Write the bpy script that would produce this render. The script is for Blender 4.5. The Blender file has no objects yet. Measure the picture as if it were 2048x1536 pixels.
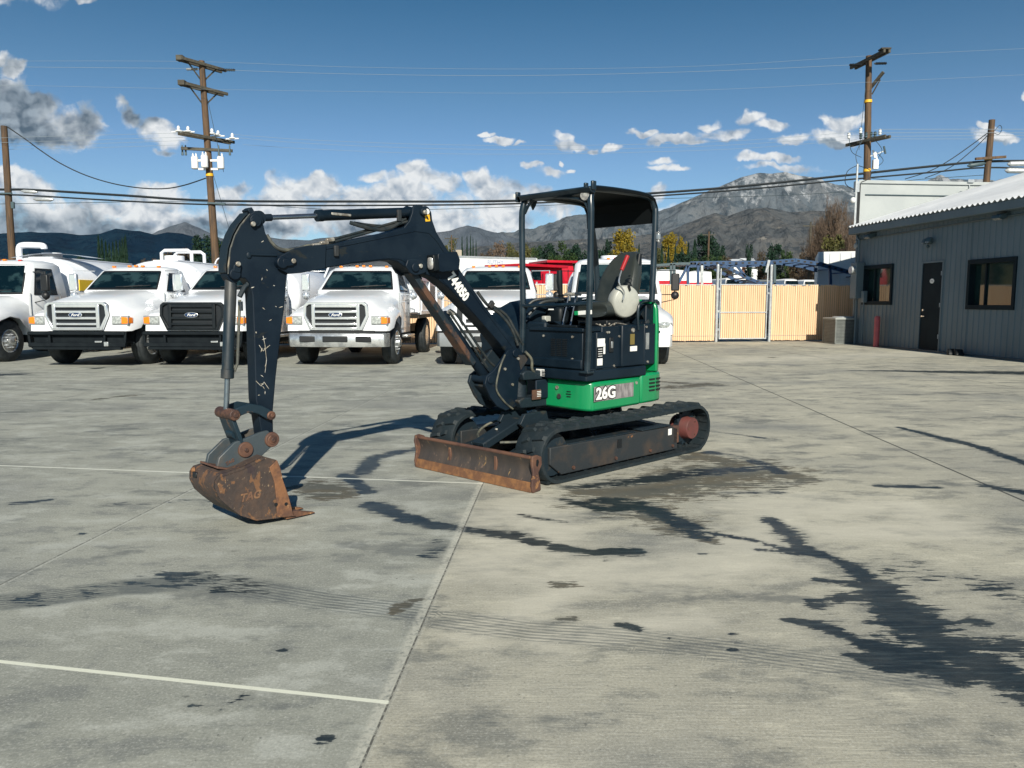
import bpy, bmesh, math, random
import numpy as np
from mathutils import Vector, Matrix, Euler
R = math.radians
scene = bpy.context.scene
COL = scene.collection
random.seed(7)

# ------------------------------------------------------------------ camera, world, sun
cam = bpy.data.cameras.new('camera'); camo = bpy.data.objects.new('camera', cam); COL.objects.link(camo)
camo.location = (0, 0, 1.45); camo.rotation_euler = (R(90-6.115), 0, 0)
cam.sensor_width = 36; cam.lens = 27.07; cam.clip_end = 20000; cam.clip_start = .05
scene.camera = camo
scene.render.resolution_x = 1024; scene.render.resolution_y = 768
scene.view_settings.view_transform = 'Standard'; scene.view_settings.look = 'None'
scene.view_settings.exposure = .35; scene.view_settings.gamma = 1

SUN_AZ = (0.115, -1.0); SUN_EL = 30.0

class NT:
    """tiny helper to write node trees"""
    def __init__(s, tree): s.t = tree; s.n = tree.nodes; s.l = tree.links
    def _in(s, node, i, v):
        if v is None: return
        if isinstance(v, bpy.types.NodeSocket): s.l.new(v, node.inputs[i])
        else:
            inp = node.inputs[i]
            if inp.type == 'RGBA' and not isinstance(v, (int, float)): v = tuple(v)[:3] + (1,)
            elif inp.type == 'RGBA': v = (v, v, v, 1)
            inp.default_value = v
    def math(s, op, a, b=None, c=None, clamp=False):
        n = s.n.new('ShaderNodeMath'); n.operation = op; n.use_clamp = clamp
        s._in(n, 0, a); s._in(n, 1, b); s._in(n, 2, c); return n.outputs[0]
    def vec(s, op, a, b=None, sc=None):
        n = s.n.new('ShaderNodeVectorMath'); n.operation = op
        s._in(n, 0, a); s._in(n, 1, b)
        if sc is not None: s._in(n, 3, sc)
        return n.outputs[1] if op in ('DOT_PRODUCT', 'LENGTH', 'DISTANCE') else n.outputs[0]
    def sep(s, v):
        n = s.n.new('ShaderNodeSeparateXYZ'); s._in(n, 0, v); return n.outputs
    def comb(s, x, y, z=0.0):
        n = s.n.new('ShaderNodeCombineXYZ'); s._in(n, 0, x); s._in(n, 1, y); s._in(n, 2, z); return n.outputs[0]
    def noise(s, v, scale, detail=4, rough=.55, dist=0, lac=2):
        n = s.n.new('ShaderNodeTexNoise'); s._in(n, 'Vector', v)
        if getattr(s, 'flat', False): n.noise_dimensions = '2D'
        n.inputs['Scale'].default_value = scale; n.inputs['Detail'].default_value = detail
        n.inputs['Roughness'].default_value = rough; n.inputs['Distortion'].default_value = dist
        n.inputs['Lacunarity'].default_value = lac
        return n.outputs[0]
    def mr(s, v, a, b, c=0., d=1., smooth=True):
        n = s.n.new('ShaderNodeMapRange'); n.interpolation_type = 'SMOOTHSTEP' if smooth else 'LINEAR'
        s._in(n, 0, v); s._in(n, 1, a); s._in(n, 2, b); s._in(n, 3, c); s._in(n, 4, d); return n.outputs[0]
    def mix(s, f, a, b, mode='MIX'):
        n = s.n.new('ShaderNodeMix'); n.data_type = 'RGBA'; n.blend_type = mode; n.clamp_factor = True
        s._in(n, 0, f); s._in(n, 6, a); s._in(n, 7, b); return n.outputs[2]
    def ramp(s, f, stops):
        n = s.n.new('ShaderNodeValToRGB'); s._in(n, 0, f); e = n.color_ramp.elements
        while len(e) < len(stops): e.new(.5)
        for el, (p, c) in zip(e, stops): el.position = p; el.color = tuple(c)[:3] + (1,)
        return n.outputs[0]
    def coord(s, which='Object'):
        return s.n.new('ShaderNodeTexCoord').outputs[which]
    def attr(s, name):
        n = s.n.new('ShaderNodeAttribute'); n.attribute_name = name; return n
    def bump(s, h, strength, dist=.01):
        n = s.n.new('ShaderNodeBump'); n.inputs['Strength'].default_value = strength; n.inputs['Distance'].default_value = dist
        s._in(n, 'Height', h); return n.outputs[0]

def px_dir(x, y): return ((x-1024)/1540, (603-y)/1540)   # sky azimuth/elevation tangents of a cloud
CLOUDS = [  # photo column, row, half width, half height of each puff, turned into directions from the yard
 (20,225,110,66),(90,262,125,46),(350,455,420,44),(850,450,300,50),(250,425,120,30),(170,262,60,34),(205,245,24,38),(120,225,44,22),(15,140,50,18),(60,155,36,16),(60,20,95,26),(215,8,60,12),(375,12,32,9),
 (272,228,18,26),(290,258,26,22),(325,280,30,26),(350,300,42,26),(345,325,36,10),
 (30,360,50,30),(70,385,70,34),(60,445,170,60),(200,452,190,40),(320,400,70,22),(345,425,110,34),(440,450,150,40),(470,395,50,28),(545,372,28,22),(580,385,70,34),(560,440,150,50),
 (640,365,26,18),(655,388,58,30),(710,400,60,26),(700,430,120,50),(765,366,42,14),(838,348,26,20),(862,375,52,30),(820,400,60,30),(880,430,130,50),(960,362,34,18),(985,385,56,32),(1000,425,90,45),
 (1060,395,40,24),(1050,342,16,8),(1085,352,34,12),(1110,415,70,28),(1130,345,14,6),(1110,330,8,4),
 (1112,276,26,12),(1125,292,46,14),(1180,300,18,7),(975,280,14,7),(1000,292,22,7),(1030,299,14,5),(1290,272,26,7),(1340,286,48,12),(1410,255,26,14),(1440,278,48,18),(1370,292,40,8),
 (1490,244,30,14),(1525,258,34,14),(1560,285,38,12),(1640,245,28,14),(1668,252,42,22),(1660,280,62,14),(1325,330,32,10),(1335,344,52,9),(1500,326,40,9),(1555,330,60,12),(1560,346,105,9),(1225,303,24,7),
 (1945,266,30,9),(1965,280,50,10),(2015,196,8,10),(1310,402,26,22),(1300,440,60,20)]
DARKS = [(50,225,140,70),(90,275,170,40),(205,250,36,52),(300,250,50,40),(30,150,110,26),(100,14,260,36),(60,450,210,48),(240,466,230,26),(560,462,240,26),(700,475,200,22),(345,325,44,10),(1660,290,60,8),(1440,296,50,7),(1965,290,50,8)]

w = bpy.data.worlds.new('World'); scene.world = w; w.use_nodes = True
T = NT(w.node_tree); T.n.clear(); T.flat = True
outn = T.n.new('ShaderNodeOutputWorld'); bg = T.n.new('ShaderNodeBackground'); T.l.new(bg.outputs[0], outn.inputs[0])
sky = T.n.new('ShaderNodeTexSky'); sky.sky_type = 'NISHITA'; sky.sun_disc = False
sky.sun_elevation = R(SUN_EL); sky.sun_rotation = R(180-6.6); sky.air_density = 1.0; sky.dust_density = .3; sky.ozone_density = 2.0; sky.altitude = 500
gen = T.coord('Generated'); sx, sy, sz = T.sep(gen)
ay = T.math('MAXIMUM', T.math('ABSOLUTE', sy), .12)
U = T.math('DIVIDE', sx, ay); V = T.math('DIVIDE', sz, ay)
# the air of a clear winter day: deep blue-teal overhead, paler near the horizon
TINT = T.ramp(T.math('MAXIMUM', sz, 0.), [(0,(.60,.70,.78)),(.1,(.50,.63,.74)),(.187,(.43,.57,.69)),(.253,(.33,.51,.59)),(.36,(.155,.39,.48)),(.6,(.10,.31,.41)),(1,(.12,.32,.42))])
skyc = T.mix(1., sky.outputs[0], TINT, 'MULTIPLY')
def blobs(P, lst):
    acc = None
    for (x, y, rx, ry) in lst:
        u, v = px_dir(x, y)
        q = T.vec('MULTIPLY', T.vec('SUBTRACT', P, (u, v, 0)), (1540/rx, 1540/ry, 0))
        d = T.math('SUBTRACT', 1., T.vec('DOT_PRODUCT', q, q))
        acc = d if acc is None else T.math('SMOOTH_MAX', acc, d, .35)
    return acc
P0 = T.comb(U, V)
def nvec(v, scale, det):
    n = T.n.new('ShaderNodeTexNoise'); n.noise_dimensions = '2D'; T._in(n, 'Vector', v); n.inputs['Scale'].default_value = scale; n.inputs['Detail'].default_value = det; n.inputs['Roughness'].default_value = .6
    return T.vec('SUBTRACT', n.outputs[1], (.5, .5, .5))
Pw = T.vec('ADD', P0, T.vec('SCALE', nvec(P0, 9, 2), None, .045))
Pw = T.vec('ADD', Pw, T.vec('SCALE', nvec(P0, 34, 3), None, .018))
Q = T.vec('ADD', P0, T.vec('SCALE', nvec(P0, 22, 3), None, .020))
def billow(off, det=4):       # cauliflower heads: inverted cell distances at falling sizes
    P = T.vec('MULTIPLY', T.vec('ADD', Q, off), (1, 1.2, 1)); acc = None
    for sc, am in ((26, .55), (58, .30), (125, .15)):
        n = T.n.new('ShaderNodeTexVoronoi'); n.feature = 'F1'; n.voronoi_dimensions = '2D'; n.inputs['Scale'].default_value = sc; T._in(n, 'Vector', P)
        v = T.math('MULTIPLY', T.math('SUBTRACT', 1., n.outputs['Distance']), am); acc = v if acc is None else T.math('ADD', acc, v)
    return T.math('ADD', T.math('MULTIPLY', acc, .62), T.math('MULTIPLY', T.noise(P, 30, det, .62), .38))
B = blobs(Pw, CLOUDS)
nA = billow((0, 0, 0)); nB = billow((.0035, .010, 0))
wisp = T.noise(T.vec('MULTIPLY', Pw, (1, 1.3, 1)), 17, 7, .60)
D = T.math('ADD', T.math('MULTIPLY', T.math('MAXIMUM', B, -3.), .95), T.math('MULTIPLY', T.math('SUBTRACT', wisp, .475), 3.0))
alpha = T.mr(D, -.05, .85)
lit = T.math('ADD', .74, T.math('MULTIPLY', T.math('SUBTRACT', nA, nB), 2.6))
lit = T.math('ADD', lit, T.math('MULTIPLY', T.math('SUBTRACT', T.noise(Pw, 12, 3), .5), 1.1))
dk = T.mr(T.math('ADD', blobs(Pw, DARKS), T.math('MULTIPLY', T.math('SUBTRACT', T.noise(Pw, 9, 3), .5), 2.6)), .0, 1.1)
cl = T.mix(T.mr(lit, .05, 1.0, smooth=False), (.30, .37, .46), (.84, .86, .87))
clg = T.mix(T.mr(lit, .3, 1.1, smooth=False), (.045, .085, .13), (.26, .33, .40))
cl = T.mix(T.math('MULTIPLY', dk, .92), cl, clg)
STR = .1
cl10 = T.mix(1., cl, (.80/STR,)*3, 'MULTIPLY')
above = T.mr(sz, -.01, .01)
T.l.new(T.mix(T.math('MULTIPLY', alpha, above), skyc, cl10), bg.inputs[0]); bg.inputs[1].default_value = STR

sl = bpy.data.lights.new('sun', 'SUN'); so = bpy.data.objects.new('sun', sl); COL.objects.link(so)
sl.energy = 5.0; sl.angle = R(.53); sl.color = (1., .93, .80)
sv = Vector((SUN_AZ[0], SUN_AZ[1], 0)).normalized()*math.cos(R(SUN_EL)); sv.z = math.sin(R(SUN_EL))
so.rotation_euler = sv.to_track_quat('Z', 'Y').to_euler(); so.location = (3, -10, 20)

# ------------------------------------------------------------------ materials
def PM(name, A, B=None, scale=4, detail=6, lo=.4, hi=.6, rough=.5, metal=0., bump=0., bs=None, specks=None, stretch=(1, 1, 1), coat=0., emit=0, spec=.5, rvar=.0):
    m = bpy.data.materials.new(name); m.use_nodes = True; t = NT(m.node_tree)
    p = t.n['Principled BSDF']; oc = t.coord('Object')
    v = t.vec('MULTIPLY', oc, stretch)
    c = None
    if B is not None:
        f = t.mr(t.noise(v, scale, detail, .6), lo, hi); c = t.mix(f, A, B)
        if rvar: t._in(p, 'Roughness', t.math('ADD', rough, t.math('MULTIPLY', f, rvar)))
    if specks:
        for (sc, ssc, th, st) in specks:
            n = t.noise(t.vec('MULTIPLY', oc, st), ssc, 5, .65, .4)
            c = t.mix(t.mr(n, th, th+.035), c if c is not None else A, sc)
    if c is None: p.inputs['Base Color'].default_value = tuple(A)+(1,)
    else: t.l.new(c, p.inputs['Base Color'])
    if not rvar: p.inputs['Roughness'].default_value = rough
    p.inputs['Metallic'].default_value = metal; p.inputs['Coat Weight'].default_value = coat
    p.inputs['Coat Roughness'].default_value = .12
    p.inputs['Specular IOR Level'].default_value = spec
    if bump: t.l.new(t.bump(t.noise(v, bs or scale*3, 6), bump), p.inputs['Normal'])
    m.diffuse_color = tuple(A)+(1,)
    return m
M = {}
navy = (.0014, .0072, .016)
M['paint'] = PM('dark_machine_paint', navy, (.0022, .0105, .021), 3, rough=.5, bump=.05, bs=60, spec=.3, specks=[((.012, .016, .018), 2.2, .60, (1, 1, 2.2)), ((.12, .11, .09), 26, .715, (1, 1, 2.2)), ((.5, .5, .48), 34, .76, (1, 1, 2))], rvar=.2)
M['paint_clean'] = PM('dark_panel_paint', (.0014, .0072, .0145), (.0022, .0105, .020), 2, rough=.45, spec=.35, rvar=.15)
M['paint_dirty'] = PM('dark_dirty_steel', (.005, .014, .022), (.045, .038, .028), 7, lo=.55, hi=.72, rough=.6, bump=.3, bs=40, specks=[((.35, .3, .22), 14, .70, (1, 1, 1))])
M['tube'] = PM('black_tube_paint', (.004, .012, .020), (.012, .024, .034), 6, rough=.3, spec=.6)
M['frame_grey'] = PM('worn_track_frame', (.017, .022, .026), (.05, .038, .03), 4, lo=.45, hi=.75, rough=.65, bump=.3, bs=30, specks=[((.2, .09, .035), 6, .66, (1, 1, 1.5))])
M['chrome'] = PM('chrome', (.80, .83, .86), (.70, .74, .78), 3, rough=.16, metal=.7)
M['rod_steel'] = PM('oily_rod_steel', (.26, .31, .36), (.20, .24, .29), 6, rough=.22, metal=.9)
M['chrome_dull'] = PM('dull_chrome', (.66, .68, .68), (.42, .44, .45), 5, rough=.26, metal=.75)
M['rust'] = PM('rusty_steel', (.042, .032, .029), (.072, .046, .034), 9, lo=.38, hi=.68, rough=.75, bump=.6, bs=26, specks=[((.035, .024, .026), 4, .56, (1, 1, 1)), ((.15, .075, .036), 11, .58, (1.6, 1, .7)), ((.27, .20, .13), 40, .64, (1, 1, 1))])
M['rust_brown'] = PM('brown_rusted_steel', (.070, .036, .028), (.12, .060, .038), 6, rough=.65, bump=.3, bs=24, specks=[((.24, .12, .05), 7, .62, (1, 1, 1))])
M['rust_orange'] = PM('orange_rust', (.22, .105, .042), (.13, .062, .032), 12, rough=.8, bump=.4, bs=40)
M['blade'] = PM('worn_blade_face', (.040, .035, .033), (.070, .054, .044), 3, lo=.4, hi=.7, rough=.6, bump=.3, bs=20, stretch=(1, 3, .8), specks=[((.25, .16, .07), 5, .66, (1, 2.4, .8)), ((.13, .09, .07), 30, .62, (1, 1, .4))])
M['pin'] = PM('rusty_pin', (.14, .07, .045), (.06, .035, .03), 20, rough=.6, metal=.3, bump=.3, bs=60)
M['bolt'] = PM('bolt_steel', (.5, .48, .42), (.25, .22, .18), 30, rough=.4, metal=.6)
M['rubber'] = PM('track_rubber', (.005, .013, .018), (.022, .028, .031), 9, lo=.45, hi=.8, rough=.7, bump=.4, bs=60, specks=[((.10, .10, .09), 16, .70, (1, 1, 1))])
M['tyre'] = PM('tyre_rubber', (.010, .016, .020), (.022, .028, .032), 8, rough=.75, bump=.2, bs=30)
M['green'] = PM('green_machine_paint', (.004, .24, .082), (.004, .21, .075), 2, rough=.3, coat=.4, bump=.02, bs=30, specks=[((.02, .12, .06), 22, .76, (1, 1, 1))])
M['decal_grey'] = PM('scuffed_grey_decal', (.16, .15, .155), (.30, .28, .28), 30, lo=.35, hi=.7, rough=.5, stretch=(1, 1, .4), specks=[((.55, .55, .52), 60, .66, (.4, 1, 1.6))])
M['white_decal'] = PM('white_decal', (.75, .76, .74), rough=.45)
M['black_decal'] = PM('black_decal', (.006, .008, .01), rough=.45)
M['yellow_decal'] = PM('yellow_decal', (.75, .42, .02), rough=.5)
M['brass_decal'] = PM('ochre_plate', (.22, .17, .05), rough=.4, metal=.3)
M['lens'] = PM('lamp_lens', (.55, .55, .52), (.3, .3, .3), 30, rough=.12, metal=.35)
M['vinyl'] = PM('black_seat_vinyl', (.018, .024, .024), (.03, .036, .034), 3, rough=.38, bump=.1, bs=50)
M['roof_black'] = PM('matt_black_sheet', (.0015, .003, .004), rough=.7, spec=.2)
M['black_plastic'] = PM('black_plastic', (.003, .006, .009), (.006, .010, .013), 6, rough=.5, spec=.3)
M['pod'] = PM('grey_console_plastic', (.40, .41, .37), (.34, .35, .32), 5, rough=.45)
M['red_grip'] = PM('red_grip', (.30, .014, .018), rough=.4)
M['hose'] = PM('rubber_hose', (.010, .018, .022), (.03, .034, .034), 12, rough=.5)
M['hose_tan'] = PM('dusty_hose', (.12, .12, .09), (.05, .055, .05), 14, rough=.6)
M['white'] = PM('white_truck_paint', (.75, .78, .81), (.69, .73, .77), 1.2, rough=.28, coat=.5, bump=.0)
M['white_tank'] = PM('white_tank_paint', (.62, .66, .72), (.70, .73, .78), 1.5, rough=.35, coat=.2)
M['glass'] = PM('dark_windscreen', (.002, .008, .012), (.018, .040, .046), 1.6, lo=.48, hi=.60, rough=.06, spec=.32, stretch=(1, 1, 1.6))  # lighter teal blotches painted in for reflections and the dash
M['seal'] = PM('black_seal', (.006, .008, .010), rough=.5)
M['amber'] = PM('amber_lens', (.85, .22, .01), rough=.2, coat=.5)
M['redlens'] = PM('red_lens', (.5, .02, .015), rough=.25)
M['headlight'] = PM('headlight_lens', (.62, .66, .66), (.35, .38, .38), 25, rough=.12, metal=.4)
M['underbody'] = PM('black_underbody', (.002, .005, .008), (.005, .009, .012), 5, rough=.7, spec=.2)
M['grille_dark'] = PM('dark_grille_mesh', (.006, .010, .014), (.003, .006, .009), 40, rough=.5, stretch=(.2, 1, 4))
M['grey_metal'] = PM('grey_bumper', (.30, .32, .33), (.24, .26, .27), 4, rough=.4, metal=.2)
M['red_paint'] = PM('red_truck_paint', (.52, .006, .022), (.45, .006, .02), 2, rough=.35, coat=.3)
M['blue_paint'] = PM('blue_trailer_paint', (.014, .05, .13), (.022, .07, .16), 3, rough=.45)
M['slat'] = PM('tan_fence_slat', (.64, .41, .235), (.76, .545, .35), 2.2, lo=.3, hi=.7, rough=.7, stretch=(9, 9, .15), bump=.1)
M['galv'] = PM('galvanised_pipe', (.50, .53, .54), (.40, .43, .45), 10, rough=.4, metal=.4)
M['wood_pole'] = PM('weathered_pole_wood', (.125, .075, .04), (.055, .038, .026), 3, lo=.35, hi=.65, rough=.85, bump=.5, bs=30, stretch=(4, 4, .35))
M['wood_grey'] = PM('grey_crossarm_wood', (.09, .085, .065), (.05, .045, .035), 4, rough=.9, stretch=(.4, 4, 4))
M['insul'] = PM('white_porcelain', (.72, .74, .74), rough=.3)
M['cable'] = PM('black_cable', (.006, .012, .016), rough=.6)
M['wire'] = PM('bright_wire', (.30, .36, .40), rough=.4, metal=.3)
M['wire_dark'] = PM('dull_wire', (.03, .05, .06), rough=.5)
M['stucco'] = PM('pale_stucco', (.38, .41, .41), (.34, .37, .375), 1.1, lo=.35, hi=.65, rough=.85, bump=.15, bs=60)
M['roofmetal'] = PM('light_metal_roof', (.66, .69, .72), (.60, .63, .66), 1.5, rough=.4, metal=.15)
M['siding'] = PM('slate_grey_siding', (.115, .165, .195), (.095, .14, .165), .8, lo=.35, hi=.65, rough=.6, stretch=(1, 1, .5))
M['trim'] = PM('dark_trim', (.05, .085, .10), rough=.5)
M['door'] = PM('black_door_paint', (.004, .012, .018), (.006, .016, .022), 2, rough=.7, spec=.15)
M['pane'] = PM('window_glass', (.012, .03, .03), rough=.04, spec=.8)
M['ac'] = PM('grey_ac_casing', (.15, .165, .16), (.12, .135, .13), 5, rough=.5)
M['acdark'] = PM('ac_louvre_gap', (.05, .058, .055), rough=.6)
M['bollard'] = PM('faded_red_bollard', (.50, .10, .11), (.42, .09, .10), 5, rough=.6)
M['brownroof'] = PM('brown_shingle_roof', (.23, .105, .052), (.17, .08, .045), 6, rough=.9)
M['cream'] = PM('cream_wall', (.5, .45, .36), rough=.9)
M['trailer'] = PM('white_trailer_panel', (.74, .76, .77), (.66, .69, .70), .7, rough=.45)
M['faintblue'] = PM('faded_blue_lettering', (.36, .40, .55), rough=.6)
M['dry_grass'] = PM('dry_grass_field', (.16, .14, .055), (.10, .10, .045), .05, rough=1.)
M['bark'] = PM('bark', (.06, .045, .03), (.035, .028, .02), 3, rough=.95, stretch=(3, 3, .5))
def leafmat(name, A, B, C):
    m = bpy.data.materials.new(name); m.use_nodes = True; t = NT(m.node_tree); p = t.n['Principled BSDF']
    rnd = t.n.new('ShaderNodeNewGeometry').outputs['Random Per Island']
    c = t.mix(rnd, A, B)
    c = t.mix(t.mr(t.noise(t.coord('Object'), .55, 2), .45, .62), c, C)
    t.l.new(c, p.inputs['Base Color']); p.inputs['Roughness'].default_value = .7
    p.inputs['Specular IOR Level'].default_value = .2
    tr = t.n.new('ShaderNodeBsdfTranslucent'); t.l.new(c, tr.inputs[0])
    mx = t.n.new('ShaderNodeMixShader'); mx.inputs[0].default_value = .22
    t.l.new(p.outputs[0], mx.inputs[1]); t.l.new(tr.outputs[0], mx.inputs[2]); t.l.new(mx.outputs[0], t.n['Material Output'].inputs[0])
    return m
M['leaf_green'] = leafmat('green_leaves', (.030, .062, .022), (.055, .090, .026), (.020, .045, .026))
M['leaf_dark'] = leafmat('dark_green_leaves', (.012, .036, .024), (.024, .054, .030), (.010, .028, .024))
M['leaf_yellow'] = leafmat('yellow_leaves', (.27, .19, .018), (.20, .16, .022), (.12, .11, .022))
M['leaf_brown'] = leafmat('brown_leaves', (.10, .075, .048), (.08, .065, .045), (.085, .055, .036))
M['leaf_olive'] = leafmat('olive_leaves', (.12, .115, .035), (.085, .085, .03), (.06, .068, .03))
M['twig'] = PM('grey_brown_twigs', (.12, .085, .06), (.085, .065, .05), .4, rough=1.)

# ------------------------------------------------------------------ mesh helpers
def link(o, parent=None):
    COL.objects.link(o)
    if parent is not None: o.parent = parent
    return o
class MB:
    def __init__(s): s.v = []; s.f = []
    def add(s, vs, fs):
        k = len(s.v); s.v += [tuple(map(float, p)) for p in vs]; s.f += [tuple(i+k for i in f) for f in fs]; return s
    def box(s, c, d, rot=None):
        hx, hy, hz = d[0]/2, d[1]/2, d[2]/2
        vs = [Vector((x, y, z)) for x in (-hx, hx) for y in (-hy, hy) for z in (-hz, hz)]
        if rot is not None:
            m = rot if isinstance(rot, Matrix) else Euler(rot).to_matrix(); vs = [m @ p for p in vs]
        vs = [p+Vector(c) for p in vs]
        return s.add(vs, [(0, 1, 3, 2), (4, 6, 7, 5), (0, 4, 5, 1), (2, 3, 7, 6), (0, 2, 6, 4), (1, 5, 7, 3)])
    def box2(s, a, b): return s.box([(a[i]+b[i])/2 for i in range(3)], [abs(b[i]-a[i]) for i in range(3)])
    def beam(s, p0, p1, w, h, up=(0, 0, 1)):
        p0, p1 = Vector(p0), Vector(p1); x = (p1-p0); L = x.length; x.normalize(); up = Vector(up)
        if abs(x.dot(up)) > .98: up = Vector((1, 0, 0))
        y = up.cross(x).normalized(); z = x.cross(y); m = Matrix((x, y, z)).transposed()
        return s.box((p0+p1)/2, (L, w, h), m)
    def prism(s, prof, y0, y1, axis='y'):
        n = len(prof)
        def P(a, b, t):
            return (a, t, b) if axis == 'y' else ((t, a, b) if axis == 'x' else (a, b, t))
        vs = [P(a, b, y0) for a, b in prof]+[P(a, b, y1) for a, b in prof]
        fs = [tuple(range(n)), tuple(range(2*n-1, n-1, -1))]
        fs += [(i, i+n, (i+1) % n+n, (i+1) % n) for i in range(n)]
        return s.add(vs, fs)
    def tube(s, pts, r, n=8, closed=False, caps=True):
        pts = [Vector(p) for p in pts]; rs = r if isinstance(r, (list, tuple)) else [r]*len(pts)
        k = len(s.v); N = len(pts); prev = None
        for i, p in enumerate(pts):
            a = pts[(i-1) % N] if (closed or i > 0) else p; b = pts[(i+1) % N] if (closed or i < N-1) else p
            t = (b-a).normalized()
            if prev is None:
                u = t.cross(Vector((0, 0, 1)));
                if u.length < .05: u = t.cross(Vector((1, 0, 0)))
            else: u = prev-t*prev.dot(t)
            u.normalize(); prev = u; v = t.cross(u)
            for j in range(n):
                an = 2*math.pi*j/n; s.v.append(tuple(p+(u*math.cos(an)+v*math.sin(an))*rs[i]))
        for i in range(N if closed else N-1):
            for j in range(n):
                a, b = k+i*n+j, k+i*n+(j+1) % n; c, d = k+((i+1) % N)*n+(j+1) % n, k+((i+1) % N)*n+j
                s.f.append((a, b, c, d))
        if caps and not closed:
            s.f.append(tuple(k+j for j in range(n-1, -1, -1))); s.f.append(tuple(k+(N-1)*n+j for j in range(n)))
        return s
    def cyl(s, p0, p1, r0, r1=None, n=16): return s.tube([p0, p1], [r0, r0 if r1 is None else r1], n)
    def lathe(s, prof, c, axis, n=24):
        """prof: (radius, distance along axis)"""
        ax = Vector(axis).normalized(); u = ax.orthogonal().normalized(); v = ax.cross(u); k = len(s.v); c = Vector(c)
        for r, h in prof:
            for j in range(n):
                a = 2*math.pi*j/n; s.v.append(tuple(c+ax*h+(u*math.cos(a)+v*math.sin(a))*r))
        for i in range(len(prof)-1):
            for j in range(n): s.f.append((k+i*n+j, k+i*n+(j+1) % n, k+(i+1)*n+(j+1) % n, k+(i+1)*n+j))
        s.f.append(tuple(k+j for j in range(n-1, -1, -1))); s.f.append(tuple(k+(len(prof)-1)*n+j for j in range(n)))
        return s
    def loft(s, secs, closed=True, caps=True):
        n = len(secs[0]); k = len(s.v)
        for sec in secs: s.v += [tuple(map(float, p)) for p in sec]
        for i in range(len(secs)-1):
            for j in range(n if closed else n-1):
                s.f.append((k+i*n+j, k+i*n+(j+1) % n, k+(i+1)*n+(j+1) % n, k+(i+1)*n+j))
        if caps:
            s.f.append(tuple(k+j for j in range(n-1, -1, -1))); s.f.append(tuple(k+(len(secs)-1)*n+j for j in range(n)))
        return s
    def ell(s, c, r, nu=16, nv=10):
        k = len(s.v)
        for i in range(nv+1):
            th = math.pi*i/nv
            for j in range(nu):
                a = 2*math.pi*j/nu; s.v.append((c[0]+r[0]*math.sin(th)*math.cos(a), c[1]+r[1]*math.sin(th)*math.sin(a), c[2]+r[2]*math.cos(th)))
        for i in range(nv):
            for j in range(nu): s.f.append((k+i*nu+j, k+(i+1)*nu+j, k+(i+1)*nu+(j+1) % nu, k+i*nu+(j+1) % nu))
        return s
    def each(s, name, mat, parent=None, bevel=0, smooth=35):
        """every loose piece becomes a part of its own"""
        n = len(s.v); par = list(range(n))
        def fd(i):
            while par[i] != i: par[i] = par[par[i]]; i = par[i]
            return i
        for f in s.f:
            for i in f[1:]: par[fd(i)] = fd(f[0])
        grp = {}
        for f in s.f: grp.setdefault(fd(f[0]), []).append(f)
        out = []
        for fs in grp.values():
            ids = sorted({i for f in fs for i in f}); mp = {a: b for b, a in enumerate(ids)}
            q = MB(); q.v = [s.v[i] for i in ids]; q.f = [tuple(mp[i] for i in f) for f in fs]; out.append(q.build(name, mat, parent, bevel, smooth))
        return out
    def build(s, name, mat, parent=None, bevel=0, smooth=35, loc=None, fix=True):
        me = bpy.data.meshes.new(name); me.from_pydata(s.v, [], s.f); me.validate()
        if fix:
            bm = bmesh.new(); bm.from_mesh(me); bmesh.ops.recalc_face_normals(bm, faces=bm.faces); bm.to_mesh(me); bm.free()
        me.materials.append(M[mat] if isinstance(mat, str) else mat)
        if smooth:
            me.polygons.foreach_set('use_smooth', [True]*len(me.polygons)); me.set_sharp_from_angle(angle=R(smooth))
        o = bpy.data.objects.new(name, me); link(o, parent)
        if loc is not None: o.location = loc
        if bevel:
            b = o.modifiers.new('bevel', 'BEVEL'); b.width = bevel; b.segments = 2; b.limit_method = 'ANGLE'; b.angle_limit = R(40)
        return o
def tag(o, label, cat, group=None):
    o['label'] = label; o['category'] = cat
    if group: o['group'] = group
    return o
def empty(name, loc, rz=0):
    o = bpy.data.objects.new(name, None); COL.objects.link(o); o.location = loc; o.rotation_euler = (0, 0, rz); o.empty_display_size = .3; return o
def copy_tree(o, parent=None):
    c = o.copy(); COL.objects.link(c); c.parent = parent
    for ch in list(o.children): copy_tree(ch, c)
    return c
def text(s, size, mat, parent, origin, right, up, name='lettering', extrude=.0015, offset=0., off=0., shear=0., align='CENTER', sx=1.):
    cu = bpy.data.curves.new(name, 'FONT'); cu.body = s; cu.size = size; cu.extrude = extrude; cu.offset = offset; cu.shear = shear
    cu.align_x = align; cu.align_y = 'CENTER'; cu.resolution_u = 3
    tmp = bpy.data.objects.new('tmp', cu); COL.objects.link(tmp); dg = bpy.context.evaluated_depsgraph_get(); dg.update()
    me = bpy.data.meshes.new_from_object(tmp.evaluated_get(dg)); bpy.data.objects.remove(tmp)
    r = Vector(right).normalized(); u = Vector(up); u = (u-r*u.dot(r)).normalized(); n = r.cross(u)
    m = Matrix((r*sx, u, n)).transposed().to_4x4(); m.translation = Vector(origin)+n*off
    me.transform(m); me.materials.clear(); me.materials.append(M[mat]); me.name = name
    o = bpy.data.objects.new(name, me); link(o, parent); return o
def arc(c, r, a0, a1, n, plane='xz', y=0.):
    out = []
    for i in range(n+1):
        a = R(a0+(a1-a0)*i/n); out.append((c[0]+r*math.cos(a), c[1]+r*math.sin(a)))
    return out
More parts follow.
